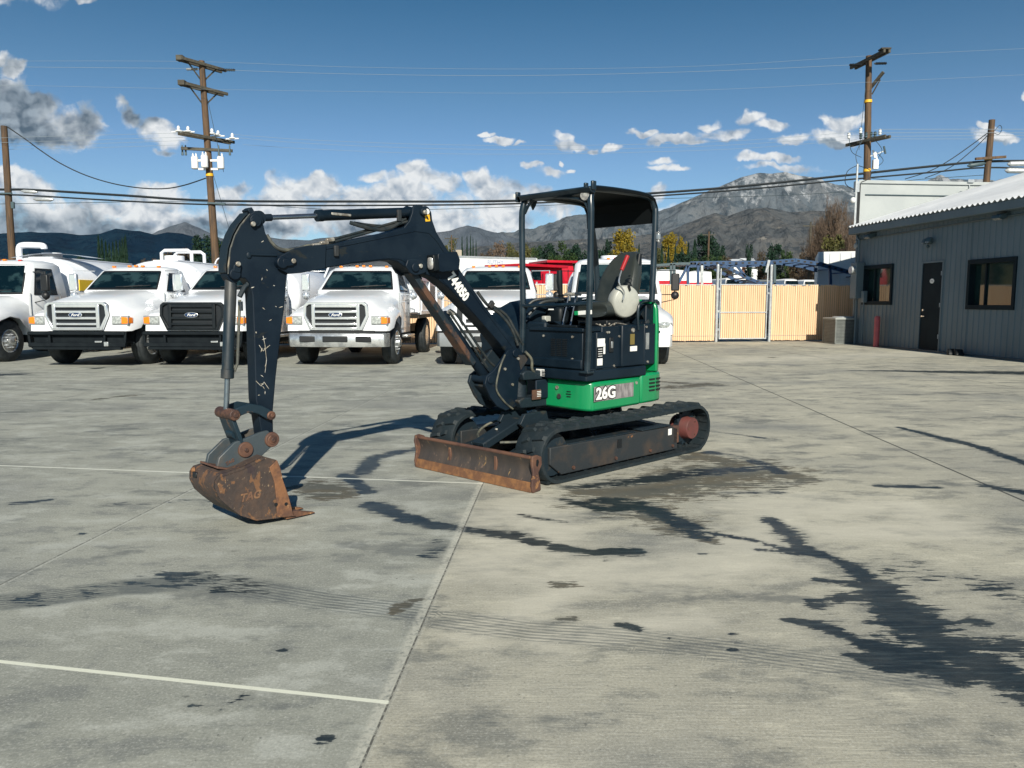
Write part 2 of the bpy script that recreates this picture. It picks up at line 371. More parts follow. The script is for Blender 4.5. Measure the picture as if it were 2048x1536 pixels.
def smoothpts(pts, n=6):
    pts = [Vector(p) for p in pts]; out = []
    P = [pts[0]]+pts+[pts[-1]]
    for i in range(1, len(P)-2):
        for k in range(n):
            t = k/n; a, b, c, d = P[i-1], P[i], P[i+1], P[i+2]
            out.append(.5*((2*b)+(-a+c)*t+(2*a-5*b+4*c-d)*t*t+(-a+3*b-3*c+d)*t**3))
    out.append(P[-2]); return out
# vectorised value noise
def _h(ix, iy, seed):
    n = (ix*374761393+iy*668265263+seed*974711) & 0xffffffff; n = ((n ^ (n >> 13))*1274126177) & 0xffffffff
    return ((n ^ (n >> 16)) & 0xffff)/65535.
def vnoise(x, y, seed=0):
    ix = np.floor(x).astype(np.int64); iy = np.floor(y).astype(np.int64); fx = x-ix; fy = y-iy
    fx = fx*fx*(3-2*fx); fy = fy*fy*(3-2*fy)
    return (_h(ix, iy, seed)*(1-fx)+_h(ix+1, iy, seed)*fx)*(1-fy)+(_h(ix, iy+1, seed)*(1-fx)+_h(ix+1, iy+1, seed)*fx)*fy
def fbm(x, y, o=5, seed=0, ridged=False, gain=.5):
    a = 1.; s = 0; t = 0
    for k in range(o):
        n = vnoise(x, y, seed+k*17)
        if ridged: n = 1-abs(2*n-1)
        s = s+a*n; t += a; a *= gain; x = x*2.03+11.3; y = y*2.03+5.7
    return s/t
def grid_mesh(name, X, Y, Z, mat, attrs=None, smooth=True):
    ny, nx = X.shape; co = np.stack([X, Y, Z], -1).reshape(-1, 3).astype(np.float32)
    i = np.arange(nx*ny).reshape(ny, nx); q = np.stack([i[:-1, :-1], i[:-1, 1:], i[1:, 1:], i[1:, :-1]], -1).reshape(-1, 4).astype(np.int32)
    me = bpy.data.meshes.new(name); me.vertices.add(len(co)); me.vertices.foreach_set('co', co.ravel())
    me.loops.add(q.size); me.loops.foreach_set('vertex_index', q.ravel()); me.polygons.add(len(q))
    me.polygons.foreach_set('loop_start', np.arange(0, q.size, 4, dtype=np.int32)); me.polygons.foreach_set('loop_total', np.full(len(q), 4, np.int32))
    me.update(calc_edges=True); me.validate()
    if smooth: me.polygons.foreach_set('use_smooth', [True]*len(me.polygons))
    for k, a in (attrs or {}).items():
        at = me.attributes.new(k, 'FLOAT', 'POINT'); at.data.foreach_set('value', a.ravel().astype(np.float32))
    me.materials.append(M[mat] if isinstance(mat, str) else mat)
    o = bpy.data.objects.new(name, me); COL.objects.link(o); return o
# ------------------------------------------------------------------ ground
def seg_field(X, Y, pts, wds, seed=0):
    """signed field for stains and shadow streaks: 1 on the centre line, 0 at its edge, negative outside"""
    best = np.full(X.shape, -3.)
    for (a, b, wa, wb) in zip(pts[:-1], pts[1:], wds[:-1], wds[1:]):
        ax, ay = a; dx, dy = b[0]-ax, b[1]-ay; L2 = dx*dx+dy*dy+1e-9
        t = np.clip(((X-ax)*dx+(Y-ay)*dy)/L2, 0, 1); d = np.hypot(X-ax-t*dx, Y-ay-t*dy); wd = wa+(wb-wa)*t
        best = np.maximum(best, 1-d/wd)
    return best
def steps(*a):
    out = []
    for lo, hi, st in a: out += list(np.arange(lo, hi, st))
    return np.array(out+[a[-1][1]])
def build_ground():
    xs = steps((-4000, -400, 600), (-400, -40, 60), (-40, -9, 1.5), (-9, -3.2, .2), (-3.2, 4.9, .04), (4.9, 12, .2), (12, 40, 1.5), (40, 400, 60), (400, 4000, 600))
    ys = steps((-60, 0, 10), (0, 2, .5), (2, 9.6, .04), (9.6, 18, .15), (18, 40, 1.), (40, 300, 20), (300, 8000, 700))
    X, Y = np.meshgrid(xs, ys)
    wet_and_shade = np.full(X.shape, -3.)  # wet stains, plus two shadow streaks painted with them
    def W(p, w_, amp=1.):
        nonlocal wet_and_shade
        if not isinstance(w_, list): w_ = [w_]*len(p)
        wet_and_shade = np.maximum(wet_and_shade, np.minimum(seg_field(X, Y, p, w_), amp))
    W([(-0.982,5.394),(-0.765,5.134),(-0.537,4.92),(-0.301,4.809),(-0.044,4.681),(0.169,4.531)], [.10, .10, .08, .06, .08, .07])
    W([(0.256,4.454),(0.453,4.344),(0.717,4.362)], .07)
    W([(-1.084,5.757),(-1.257,6.084),(-1.404,6.354)], .07, .6)
    W([(1.722,5.013),(1.742,4.787),(1.707,4.435),(1.871,4.13),(1.86,3.759),(1.817,3.336),(1.833,3.085),(1.947,2.789)], [.06, .09, .07, .05, .14, .17, .20, .13])
    W([(1.273,4.702),(1.455,4.58),(1.589,4.435),(1.772,4.3)], .035)
    W([(1.455,4.389),(1.663,4.317)], .03)
    W([(1.259,3.402),(1.384,3.325),(1.467,3.206),(1.54,3.085),(1.68,2.995)], [.035, .07, .05, .12, .12])
    W([(1.394,3.039),(1.557,2.951),(1.722,2.889),(1.905,2.868)], [.04, .10, .10, .06])
    W([(1.613,3.9),(1.754,3.864),(1.828,3.692)], .035)
    W([(4.491,8.807),(4.612,7.999),(4.675,7.58),(4.62,6.752)], [.05, .09, .08, .07])
    W([(2.909,5.966),(3.316,5.916)], .05); W([(3.758,5.966),(3.924,5.711)], .07)
    W([(7.038,16.212),(8.141,16.094),(9.06,15.863),(10.565,15.639)], [.05, .18, .30, .42])  # shadow strip in front of the office, painted dark into the concrete
    W([(0.498,3.336),(0.568,3.282)], .035); W([(0.683,3.191),(0.726,3.171)], .014)
    for p in [(0.953,3.231),(0.912,3.085),(0.525,4.213),(1.086,4.317),(-1.158,2.63),(-1.055,2.619),(-1.002,2.696),(-0.639,2.42),(-0.971,3.085),(-2.71,4.702),(9.261,23.13)]: W([p, (p[0]+.02, p[1])], .022)
    W([(-1.885,3.878),(-1.692,3.914),(-1.515,3.864),(-1.287,3.8)], .10, -.05); W([(-2.355,3.628),(-2.075,3.746),(-1.807,3.878)], .08, -.12)
    W([(-10.904,14.607),(-9.489,15.751),(-8.938,16.956)], [.3, .22, .06])  # cast shadow of something out of view, painted dark into the concrete
    W([(-0.774,7.633),(-1.089,7.373),(-1.281,7.084),(-1.288,6.449)], .09, .55)
    W([(0.581,5.261),(0.835,5.327),(1.033,5.073)], .05, .5)
    W([(1.468,3.597),(1.779,3.692),(1.921,3.447)], .06, .35)
    W([(1.944,3.282),(2.143,3.39)], .05, .3)
    W([(0.647,5.534),(0.892,5.463),(1.045,5.134),(1.174,4.681)], .09, .35); W([(0.416,5.916),(0.863,6.033),(1.603,6.449),(2.267,6.648)], [.05, .10, .12, .08], .42)
    W([(1.912,7.324),(2.204,7.015),(2.286,6.449)], .07, .30); W([(0.389,5.534),(0.65,5.261),(0.97,5.287)], .06, .40); W([(1.626,5.757),(2.046,5.757)], .04, .4)
    W([(0.055,5.134),(0.35,4.955)], .03, .2); W([(2.822,7.999),(2.134,8.633)], .04, .1); W([(-0.44,4.58),(-0.472,4.3),(-0.406,4.213)], .05, -.05)
    W([(-2.952,5.394),(-2.219,5.534)], .05, -.1); W([(-3.669,5.394),(-3.431,5.534)], .05, .1); W([(1.856,3.974),(2.147,4.13),(2.544,3.692)], .12, -.1); W([(1.857,2.951),(2.142,3.085)], .15, .2)
    brown = np.full(X.shape, -3.)
    def Bn(p, w_, amp=1.):
        nonlocal brown
        if not isinstance(w_, list): w_ = [w_]*len(p)
        brown = np.maximum(brown, np.minimum(seg_field(X, Y, p, w_), amp))
    Bn([(0.596,5.757),(1.068,5.836),(1.558,6.261),(2.06,6.547),(2.345,6.261)], [.25, .42, .50, .50, .22])
    Bn([(0.757,5.534),(0.93,5.261),(1.055,5.013),(1.104,4.787),(1.211,4.58)], [.36, .28, .20, .15, .07])
    Bn([(2.034,6.752),(1.757,7.084)], .25)
    Bn([(-1.701,5.916),(-1.505,5.916),(-1.253,5.836)], [.1, .26, .10], .7); Bn([(-1.44,5.651),(-1.259,5.681)], .13, .7)
    Bn([(0.247,3.828),(0.324,3.828)], .05, .7); Bn([(0.209,3.402),(0.277,3.39)], .04, .7)
    Bn([(-6.332,11.195),(-5.88,11.923)], [.05, .12]); Bn([(2.679,12.976),(3.5,13.533)], .22, .8); Bn([(2.607,13.961),(3.633,13.369)], .12, .7)
    Bn([(-0.549,3.476),(-0.538,3.566),(-0.429,3.66)], [.03, .05, .01], .6)
    Bn([(8.817,25.806),(10.163,23.13)], .16, .7); Bn([(6.036,19.485),(7.042,20.193)], .10, .6)
    pale = np.full(X.shape, -3.)
    for q_, w_ in (([(-0.082,5.134),(0.129,5.394),(0.243,4.787),(-0.122,4.13)], .35), ([(0.203,3.974),(0.743,4.012),(1.286,4.213),(2.116,5.534),(1.706,5.394)], .38), ([(2.014,5.261),(2.78,5.394),(2.795,4.787),(1.998,4.787)], .35), ([(-0.142,3.282),(0.318,3.759)], .18), ([(5.684,19.149),(12.524,21.988)], 1.1), ([(0.164,3.181),(0.861,3.39)], .15)):
        pale = np.maximum(pale, seg_field(X, Y, q_, [w_]*len(q_)))
    # rubber marks left by a slewing machine: a band plus its position across, for the ribs
    tread = np.zeros(X.shape); across = np.zeros(X.shape)
    for p, hw, am in (([(-2.726,3.535),(-2.276,3.66),(-1.999,3.793),(-1.573,3.878),(-1.274,3.759),(-0.938,3.628),(-0.629,3.535),(-0.364,3.458)], .115, 1.),
                      ([(-0.331,3.402),(0.08,3.272),(0.469,3.206),(0.95,3.071),(1.347,2.93),(1.676,2.809)], .115, .9),
                      ([(0.331,3.132),(0.767,3.004),(1.068,2.93)], .05, .35)):
        for a, b in zip(p[:-1], p[1:]):
            dx, dy = b[0]-a[0], b[1]-a[1]; L = math.hypot(dx, dy); t = ((X-a[0])*dx+(Y-a[1])*dy)/(L*L); s = ((X-a[0])*dy-(Y-a[1])*dx)/L
            m = (t >= -.05) & (t <= 1.05) & (abs(s) < hw+.05)
            val = np.clip((hw-abs(s))/.03+.5, 0, 1)*am
            up = m & (val > tread); tread[up] = val[up]; across[up] = s[up]
    Z = np.zeros(X.shape)
    # beyond the yard the land stays level
    m = bpy.data.materials.new('weathered_concrete'); m.use_nodes = True; t = NT(m.node_tree); p = t.n['Principled BSDF']
    P = t.coord('Object'); gx, gy, gz = t.sep(P)
    def line(a, b):  # signed distance to a straight line through two ground points
        (x1, y1), (x2, y2) = a, b; L = math.hypot(x2-x1, y2-y1); nx, ny = (y2-y1)/L, -(x2-x1)/L
        return t.math('SUBTRACT', t.vec('DOT_PRODUCT', P, (nx, ny, 0)), nx*x1+ny*y1)
    wob = t.math('MULTIPLY', t.math('SUBTRACT', t.noise(P, 2.5, 6, .7), .5), .03)
    J0 = line((-0.474,2.265), (-0.232,6.05)); JL = line((-2.629,3.821), (-1.67,17.086)); JR = line((4.826,23.13), (3.743,5.505)); JF = line((8.021,20.011), (8.538,12.976))
    W1 = line((-4.553,6.731), (-0.232,6.05)); W2 = line((-2.074,2.982), (-0.447,2.661)); W3 = line((-12, 9.9), (12, 10.05)); W4 = line((-12, 16.2), (12, 16.0)); W5 = line((-12, 21.5), (12, 22.)) 
    right = t.mr(t.math('ADD', J0, t.math('MULTIPLY', wob, .3)), -.004, .004)      # 1 on the broomed slab
    # base tones
    n1 = t.noise(P, .55, 5, .6); n2 = t.noise(t.vec('MULTIPLY', P, (1, 2.2, 1)), 2.1, 8, .62); n3 = t.noise(P, 26, 6, .7)
    ns = t.noise(t.vec('MULTIPLY', P, (1.3, 2.3, 1)), 1.5, 10, .70)
    cL = t.mix(t.mr(n1, .35, .65), (.290, .295, .262), (.375, .375, .325))
    cL = t.mix(t.math('MULTIPLY', t.mr(ns, .50, .62), .8), cL, (.46, .465, .42)); cL = t.mix(t.math('MULTIPLY', t.mr(ns, .48, .38), .75), cL, (.205, .212, .20))
    cR = t.mix(t.mr(n1, .35, .65), (.37, .352, .295), (.50, .47, .38))
    broom = t.noise(t.vec('MULTIPLY', P, (2.2, 34, 1)), 2.4, 8, .78); fine = t.noise(P, 90, 3, .7)
    cR = t.mix(t.math('MULTIPLY', t.mr(broom, .5, .68), t.mr(n2, .42, .58, .12, .8)), cR, (.70, .66, .54)); cR = t.mix(t.math('MULTIPLY', t.mr(broom, .48, .36), t.mr(n1, .4, .6, .2, .6)), cR, (.24, .235, .20))
    cR = t.mix(t.math('MULTIPLY', t.mr(ns, .50, .38), .72), cR, (.205, .205, .185)); cR = t.mix(t.math('MULTIPLY', t.mr(ns, .55, .66), .6), cR, (.66, .62, .50))
    c = t.mix(right, cL, cR)
    c = t.mix(t.mr(t.noise(t.vec('MULTIPLY', P, (1, 1.8, 1)), .35, 4, .5), .50, .66, 0, .55), c, (.23, .235, .225))
    c = t.mix(t.math('MULTIPLY', t.mr(n3, .56, .75), .35), c, (.15, .15, .135))
    c = t.mix(t.math('MULTIPLY', t.mr(n3, .44, .28), .35), c, (.60, .58, .52))
    c = t.mix(t.math('MULTIPLY', t.mr(fine, .51, .68), .30), c, (.11, .11, .10)); c = t.mix(t.math('MULTIPLY', t.mr(fine, .47, .32), .36), c, (.68, .67, .61))
    pit = t.noise(P, 34, 2, .5); c = t.mix(t.math('MULTIPLY', t.mr(pit, .71, .75), .5), c, (.09, .09, .085)); c = t.mix(t.math('MULTIPLY', t.mr(t.noise(t.vec('MULTIPLY', P, (1, 3, 1)), 11, 6, .75), .60, .66), .35), c, (.62, .61, .55))
    # streaky darker grime and scuffs
    gr = t.noise(t.vec('MULTIPLY', P, (.9, 1.7, 1)), .9, 9, .72)
    c = t.mix(t.math('MULTIPLY', t.mr(gr, .54, .64), .66), c, (.125, .135, .135))
    spot = t.noise(t.vec('MULTIPLY', P, (1, 2.2, 1)), 7, 4, .6); c = t.mix(t.math('MULTIPLY', t.mr(spot, .70, .73), .7), c, (.10, .105, .10))
    spot2 = t.noise(t.vec('MULTIPLY', P, (1, 2., 1)), 24, 2, .5); c = t.mix(t.math('MULTIPLY', t.mr(spot2, .765, .785), .85), c, (.07, .075, .075))
    pf = t.mr(t.math('ADD', t.attr('pale').outputs['Fac'], t.math('MULTIPLY', t.math('SUBTRACT', t.noise(t.vec('MULTIPLY', P, (1, 2.6, 1)), 2.6, 9, .7), .5), 3.0)), -.3, 1.0); c = t.mix(t.math('MULTIPLY', pf, .55), c, (.66, .62, .52))
    # rubber marks
    tr = t.attr('tread').outputs['Fac']; ac = t.attr('across').outputs['Fac']
    rib = t.math('SINE', t.math('MULTIPLY', ac, 210.)); ribn = t.noise(t.vec('MULTIPLY', P, (3, 30, 1)), 2.2, 6, .7)
    rm = t.mr(t.math('ADD', t.math('MULTIPLY', rib, t.math('MULTIPLY', t.noise(P, 3, 4), .20)), ribn), .34, .66); leftend = t.mr(gx, -1.0, -1.9); rm = t.math('MAXIMUM', rm, t.math('MULTIPLY', leftend, t.mr(ns, .40, .60)))
    c = t.mix(t.math('MULTIPLY', t.math('MULTIPLY', tr, rm), .74), c, t.mix(leftend, (.085, .10, .11), (.045, .062, .072)))
    # stains and painted shadow streaks: coarse field broken up by broom-ragged noise
    rag = t.math('ADD', t.math('MULTIPLY', t.math('SUBTRACT', t.noise(t.vec('MULTIPLY', P, (1.4, 7, 1)), 3.2, 9, .72), .5), 3.4), t.math('MULTIPLY', t.math('SUBTRACT', t.noise(P, 3.6, 5, .6), .5), 2.2))
    rag = t.math('ADD', rag, t.math('MULTIPLY', t.math('SUBTRACT', t.noise(t.vec('MULTIPLY', P, (1, 6, 1)), 9, 5, .65), .5), 1.8))
    wf = t.math('ADD', t.attr('wet_and_shade').outputs['Fac'], rag); wm = t.math('MULTIPLY', t.mr(wf, -.02, .12), t.mr(wf, .02, .4, .88, 1.))
    bf = t.math('ADD', t.attr('brown').outputs['Fac'], t.math('MULTIPLY', rag, 1.35)); bm_ = t.mr(bf, .05, .28)
    c = t.mix(t.math('MULTIPLY', bm_, .85), c, t.mix(t.mr(n2, .4, .6), (.090, .075, .050), (.060, .062, .054)))
    halo = t.mr(wf, -.9, .0); c = t.mix(t.math('MULTIPLY', halo, .30), c, (.19, .195, .18))
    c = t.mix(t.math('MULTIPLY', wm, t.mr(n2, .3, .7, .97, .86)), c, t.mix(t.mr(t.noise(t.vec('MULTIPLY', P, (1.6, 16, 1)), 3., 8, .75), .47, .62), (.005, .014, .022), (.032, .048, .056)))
    # joints
    def ln(c, d, half, col, amount, mask=None, wobf=1., soft=.006):
        dd = t.math('ABSOLUTE', t.math('ADD', d, t.math('MULTIPLY', wob, wobf))); f = t.mr(dd, half+soft, half)
        f = t.math('MULTIPLY', f, amount)
        if mask is not None: f = t.math('MULTIPLY', f, mask)
        return t.mix(f, c, col)
    left = t.math('SUBTRACT', 1., right)
    rough_edge = t.mr(t.noise(P, 40, 4, .7), .35, .55)
    c = ln(c, t.math('ADD', J0, .016), .012, (.60, .58, .50), .6, rough_edge, .2, .03)
    c = ln(c, J0, .0025, (.06, .06, .055), .85, rough_edge, .12, .004)
    c = ln(c, JL, .012, (.50, .50, .45), .65, rough_edge, .15); c = ln(c, t.math('ADD', JL, .008), .004, (.07, .07, .065), .75, rough_edge, .15)
    c = ln(c, JR, .008, (.04, .045, .045), .9, None, .1); c = ln(c, JF, .010, (.08, .085, .08), .8, None, .1)
    wmask = t.math('MULTIPLY', left, t.mr(t.noise(P, 6, 5, .7), .22, .42, .35, 1.))
    c = ln(c, W1, .010, (.74, .74, .66), .9, wmask, .12); c = ln(c, W2, .009, (.78, .78, .66), .95, wmask, .12)
    c = ln(c, W3, .010, (.55, .54, .49), .35, rough_edge, .3); c = ln(c, W4, .012, (.12, .12, .11), .5, None, .3); c = ln(c, W5, .02, (.50, .49, .45), .5, None, .3)
    # past the yard: bare earth
    far = t.mr(gy, 33, 36); dirt = t.mix(t.mr(t.noise(P, .08, 6), .4, .6), (.17, .13, .09), (.11, .10, .055)); c = t.mix(far, c, dirt)
    c = t.mix(1., c, (.925, .955, .955), 'MULTIPLY')
    t.l.new(c, p.inputs['Base Color'])
    t.l.new(t.mix(wm, (.82,)*3, (.42,)*3), p.inputs['Roughness']); p.inputs['Specular IOR Level'].default_value = .3
    hb = t.math('ADD', t.math('MULTIPLY', t.noise(P, 60, 6, .7), .6), t.math('MULTIPLY', t.math('MULTIPLY', broom, right), 1.2))
    hb = t.math('SUBTRACT', hb, t.math('MULTIPLY', t.mr(t.math('ABSOLUTE', t.math('ADD', J0, t.math('MULTIPLY', wob, .12))), .012, .004), 2.))
    t.l.new(t.bump(hb, .35, .006), p.inputs['Normal'])
    o = grid_mesh('ground', X, Y, Z, m, dict(wet_and_shade=wet_and_shade, brown=brown, pale=pale, tread=tread, across=across)); o['kind'] = 'structure'
    return o
build_ground()

# ------------------------------------------------------------------ hills and mountains
def terrain_mat(name, lo, hi, scar, snowline=None, nscale=.004, scars=.6, dark=None, bump_m=60.):
    m = bpy.data.materials.new(name); m.use_nodes = True; t = NT(m.node_tree); p = t.n['Principled BSDF']; P = t.coord('Object'); x, y, z = t.sep(P)
    c = t.mix(t.mr(t.noise(P, nscale, 9, .65), .38, .62), lo, hi)
    if dark is not None: c = t.mix(t.mr(t.noise(P, nscale*6, 7, .7), .48, .6), c, dark)
    if scar is not None: c = t.mix(t.math('MULTIPLY', t.mr(t.noise(t.vec('MULTIPLY', P, (1, .5, .5)), nscale*2.6, 8, .68), scars, scars+.06), .8), c, scar)
    if snowline:
        s = t.math('ADD', t.mr(z, snowline[0], snowline[1], -.5, .42, False), t.math('MULTIPLY', t.math('SUBTRACT', t.noise(t.vec('MULTIPLY', P, (1, .6, .35)), nscale*7, 8, .72), .5), 2.6))
        c = t.mix(t.math('MULTIPLY', t.mr(s, .25, .6), .55), c, (.55, .57, .60))
    t.l.new(c, p.inputs['Base Color']); p.inputs['Roughness'].default_value = 1.; p.inputs['Specular IOR Level'].default_value = 0
    hb = t.noise(t.vec('MULTIPLY', P, (1, .55, .4)), nscale*3.2, 9, .68, .6); t.l.new(t.bump(hb, 1., bump_m), p.inputs['Normal'])
    return m
def range_of_hills(name, ridge, Yr, Yfoot, mat, amp, seed, spur=420., nx=420, ny=110, back=.35):
    rx = np.array([p[0] for p in ridge]); rz = np.array([p[1] for p in ridge])
    a = np.linspace(rx[0]/Yr, rx[-1]/Yr, nx); tt = np.linspace(0, 1+back, ny)
    A, Tt = np.meshgrid(a, tt); Y = Yfoot+(Yr-Yfoot)*Tt; X = A*Y
    Rz = np.interp(A*Yr, rx, rz)
    up = np.clip(Tt, 0, 1); prof = np.where(Tt <= 1, up**1.25*.75+up**3*.25, 1-(Tt-1)*1.6)
    warpx = X+spur*.5*(fbm(X/spur*.7, Y/spur*.7, 3, seed+5)-.5)*2
    rn = fbm(warpx/spur, Y/(spur*2.1), 6, seed, True, .52)
    env = np.clip(Tt*(1.02-Tt)*3.6, 0, 1)*(Tt <= 1)+.12*np.clip(Tt*2, 0, 1)
    Z = Rz*prof+amp*env*(rn-.62)*2+amp*.10*(fbm(X/60, Y/60, 4, seed+9)-.5)
    Z = np.where(Tt < .03, -5, Z)
    Z = np.minimum(Z, (Rz-1.45)*(Y/Yr)+1.45+amp*.12*(rn-.5)) if True else Z
    o = grid_mesh(name, X, Y, Z, mat); o['kind'] = 'structure'; return o
M['hill_dark'] = terrain_mat('cloud_shaded_brush_hill', (.003, .018, .040), (.006, .026, .048), None, dark=(.002, .013, .032), nscale=.006, bump_m=15.)  # brush colour, darkened for the cloud shadow lying over these hills
M['hill_far'] = terrain_mat('far_blue_mountain', (.085, .105, .13), (.12, .135, .16), (.3, .31, .33), nscale=.003, scars=.66)
M['mountain'] = terrain_mat('bare_grey_mountain', (.100, .122, .142), (.145, .157, .168), (.26, .26, .25), (330, 760), nscale=.0024, scars=.62, dark=(.060, .078, .095))
M['foothill'] = terrain_mat('brown_grey_foothill', (.098, .108, .115), (.135, .135, .132), (.34, .32, .28), nscale=.004, scars=.63, dark=(.062, .072, .08))
range_of_hills('distant_mountains', [(-3899.31,361.64),(-2720.9,367.44),(-2425.11,390.65),(-2130.8,390.65),(-2010.61,442.79),(-1921.38,465.92),(-1834.61,434.11),(-1690.26,367.44),(-1541.97,396.45),(-1366.15,373.25),(-1189.82,361.64),(-953.56,390.65),(-659.07,402.25),(-453.02,410.94),(-364.67,422.53),(-305.71,442.79),(-261.56,451.46),(-202.87,434.11),(-144.12,416.74),(-70.62,399.35),(106.02,361.64),(342.1,303.48)], 4600, 3300, 'hill_far', 90, 3)
range_of_hills('dark_hills', [(-1986.52,144.66),(-1524.57,156.02),(-1178.96,158.28),(-1109.58,162.82),(-1063.68,160.55),(-994.95,154.88),(-948.7,158.28),(-911.23,169.62),(-877.01,163.95),(-856.3,163.95),(-822.16,156.02),(-793.1,161.69),(-758.73,158.28),(-718.97,145.8),(-684.4,145.8),(-627.78,119.64),(-535.9,105.95),(-443.87,92.25),(-305.49,73.94)], 1800, 900, 'hill_dark', 22, 11, spur=160)
range_of_hills('mountain', [(-525.71,329.74),(-204.74,424.5),(-76.76,437.1),(115.07,462.29),(242.71,503.16),(354.2,540.83),(497.59,559.64),(657.2,550.23),(880.23,565.9),(1007.32,587.82),(1133.44,644.09),(1322.23,722.01),(1447.7,774.84),(1573.73,802.77),(1653.28,796.56),(1732.14,808.97),(1828.18,787.26),(2019.7,762.42),(2148.62,722.01),(2343.29,644.09),(2467.3,706.45),(2623.07,762.42),(2716.51,793.46),(2877.12,762.42),(3067.66,762.42),(3247.67,821.36),(3725.22,877.06),(4686.6,768.63)], 5000, 3500, 'mountain', 230, 21, spur=420, nx=520, ny=150)
range_of_hills('foothills', [(-516.93,176.29),(-325.88,211.86),(-135.35,230.65),(76.08,251.51),(266.17,264.01),(477.29,272.34),(645.9,288.98),(771.18,342.94),(854.64,371.92),(907.76,355.37),(1001.45,388.45),(1074.8,396.72),(1170.24,376.06),(1296.17,384.32),(1422.81,376.06),(1635.06,342.94),(2055.07,363.65),(2688.58,342.94)], 3300, 1500, 'foothill', 95, 41, spur=300, nx=460, ny=140)
fm = MB()
hill = [(-160, .6), (-110, 7.2), (-78, 7.4), (-55, 6.2), (-40, 5.2), (-20, 4.5), (20, 2.)]
def gentle_field():
    xs = np.linspace(-200, 60, 60); ys = np.linspace(105, 260, 24); X, Y = np.meshgrid(xs, ys)
    h = np.interp(X*140/Y, [-160, -110, -92, -84, -76, -60, -40, -10, 60], [8.6, 9.6, 9.6, 9.0, 8.0, 7.2, 6.2, 4.5, 3.])
    Z = h*np.clip((Y-105)/35, 0, 1)-.2; o = grid_mesh('grass_slope', X, Y, Z, 'dry_grass'); o['kind'] = 'structure'
gentle_field()

def haze():
    hm = MB(); hm.box2((-4400, -70, -60), (4400, 6950, 1050)); m = bpy.data.materials.new('haze_air'); m.use_nodes = True; t = NT(m.node_tree); t.n.clear()
    o = t.n.new('ShaderNodeOutputMaterial'); v = t.n.new('ShaderNodeVolumePrincipled'); v.inputs['Color'].default_value = (.62, .80, 1., 1); v.inputs['Density'].default_value = HAZE_DENSITY
    v.inputs['Anisotropy'].default_value = 0.; t.l.new(v.outputs[0], o.inputs['Volume']); h = hm.build('haze', m, None, smooth=0); h['kind'] = 'stuff'; h['label'] = 'thin blue winter haze filling the air'
HAZE_DENSITY = 1.7e-5
haze()
# ------------------------------------------------------------------ excavator (x forward, y to its left, z up)
EX = empty('mini_excavator', (.58, 7.32, 0), R(225))
tag(EX, 'dark compact excavator with green counterweight, open canopy and raised digging arm on damp concrete', 'excavator')

def add_belt(parent, yc, wdt, name='rubber_track'):
    """one crawler: belt with lugs, idler, rollers, sprocket, side frame"""
    x0, x1, r, zc = 1.02, -.92, .222, .226
    path = []   # (x, z, nx, nz)
    n = 14
    for i in range(n+1):
        a = R(-90+180*i/n); path.append((x0+r*math.cos(a), zc+r*math.sin(a), math.cos(a), math.sin(a)))
    for i in range(1, 10):
        t = i/10; sag = -.012*math.sin(math.pi*t); path.append((x0+(x1-x0)*t, zc+r+sag, 0, 1))
    for i in range(n+1):
        a = R(90+180*i/n); path.append((x1+r*math.cos(a), zc+r*math.sin(a), math.cos(a), math.sin(a)))
    for i in range(1, 10):
        t = i/10; path.append((x1+(x0-x1)*t, zc-r, 0, -1))
    b = MB(); N = len(path); hw = wdt/2; th = .026
    for (x, z, nx, nz) in path:
        for (yy, off) in ((yc-hw, 0), (yc-hw+.012, .008), (yc+hw-.012, .008), (yc+hw, 0), (yc+hw, -th), (yc-hw, -th)):
            b.v.append((x+nx*off, yy, z+nz*off))
    for i in range(N):
        j = (i+1) % N
        for k in range(6): b.f.append((i*6+k, i*6+(k+1) % 6, j*6+(k+1) % 6, j*6+k))
    belt = b.build(name, 'rubber', parent, smooth=40)
    # arc-length positions for the lugs
    L = [0]
    for i in range(N): a, c = path[i], path[(i+1) % N]; L.append(L[-1]+math.hypot(c[0]-a[0], c[1]-a[1]))
    tot = L[-1]; nl = 54; lug = MB(); inner = MB()
    for k in range(nl):
        s = tot*k/nl; i = max(j for j in range(N) if L[j] <= s); a, c = path[i], path[(i+1) % N]; t = (s-L[i])/(L[i+1]-L[i])
        x, z = a[0]+(c[0]-a[0])*t, a[1]+(c[1]-a[1])*t; nv = Vector((a[2]+(c[2]-a[2])*t, 0, a[3]+(c[3]-a[3])*t)).normalized()
        tv = Vector((-nv.z, 0, nv.x)); yv = Vector((0, 1, 0)); P = Vector((x, yc, z))+nv*.012
        sgn = 1 if k % 2 else -1
        for side in (1, -1):
            ln = hw*.98 if side == sgn else hw*.52
            c0 = P+yv*side*.012; c1 = P+yv*side*ln+tv*(.030*side*1)
            q = [(c0-tv*.017, 0), (c0+tv*.017, 0), (c1+tv*.022, 0), (c1-tv*.022, 0)]
            low = [v_-nv*.010 for v_, _ in q]; cen = (low[0]+low[1]+low[2]+low[3])/4; topv = [cen+(v_-cen)*.72+nv*.026 for v_ in low]
            lug.add(low+topv, [(4, 5, 6, 7), (0, 1, 5, 4), (1, 2, 6, 5), (2, 3, 7, 6), (3, 0, 4, 7)])
        inner.box(P-nv*.052, (.030, .045, .035), Matrix((tv, yv, nv)).transposed())
        for side in (1, -1): inner.box(P-nv*.040+yv*side*hw*.62, (.016, hw*.55, .010), Matrix((tv, yv, nv)).transposed())
    lug.build('tread_lugs', 'rubber', belt, smooth=0); inner.build('drive_lugs', 'rubber', belt, smooth=0)
    return belt
UC = math.radians(-1.6)
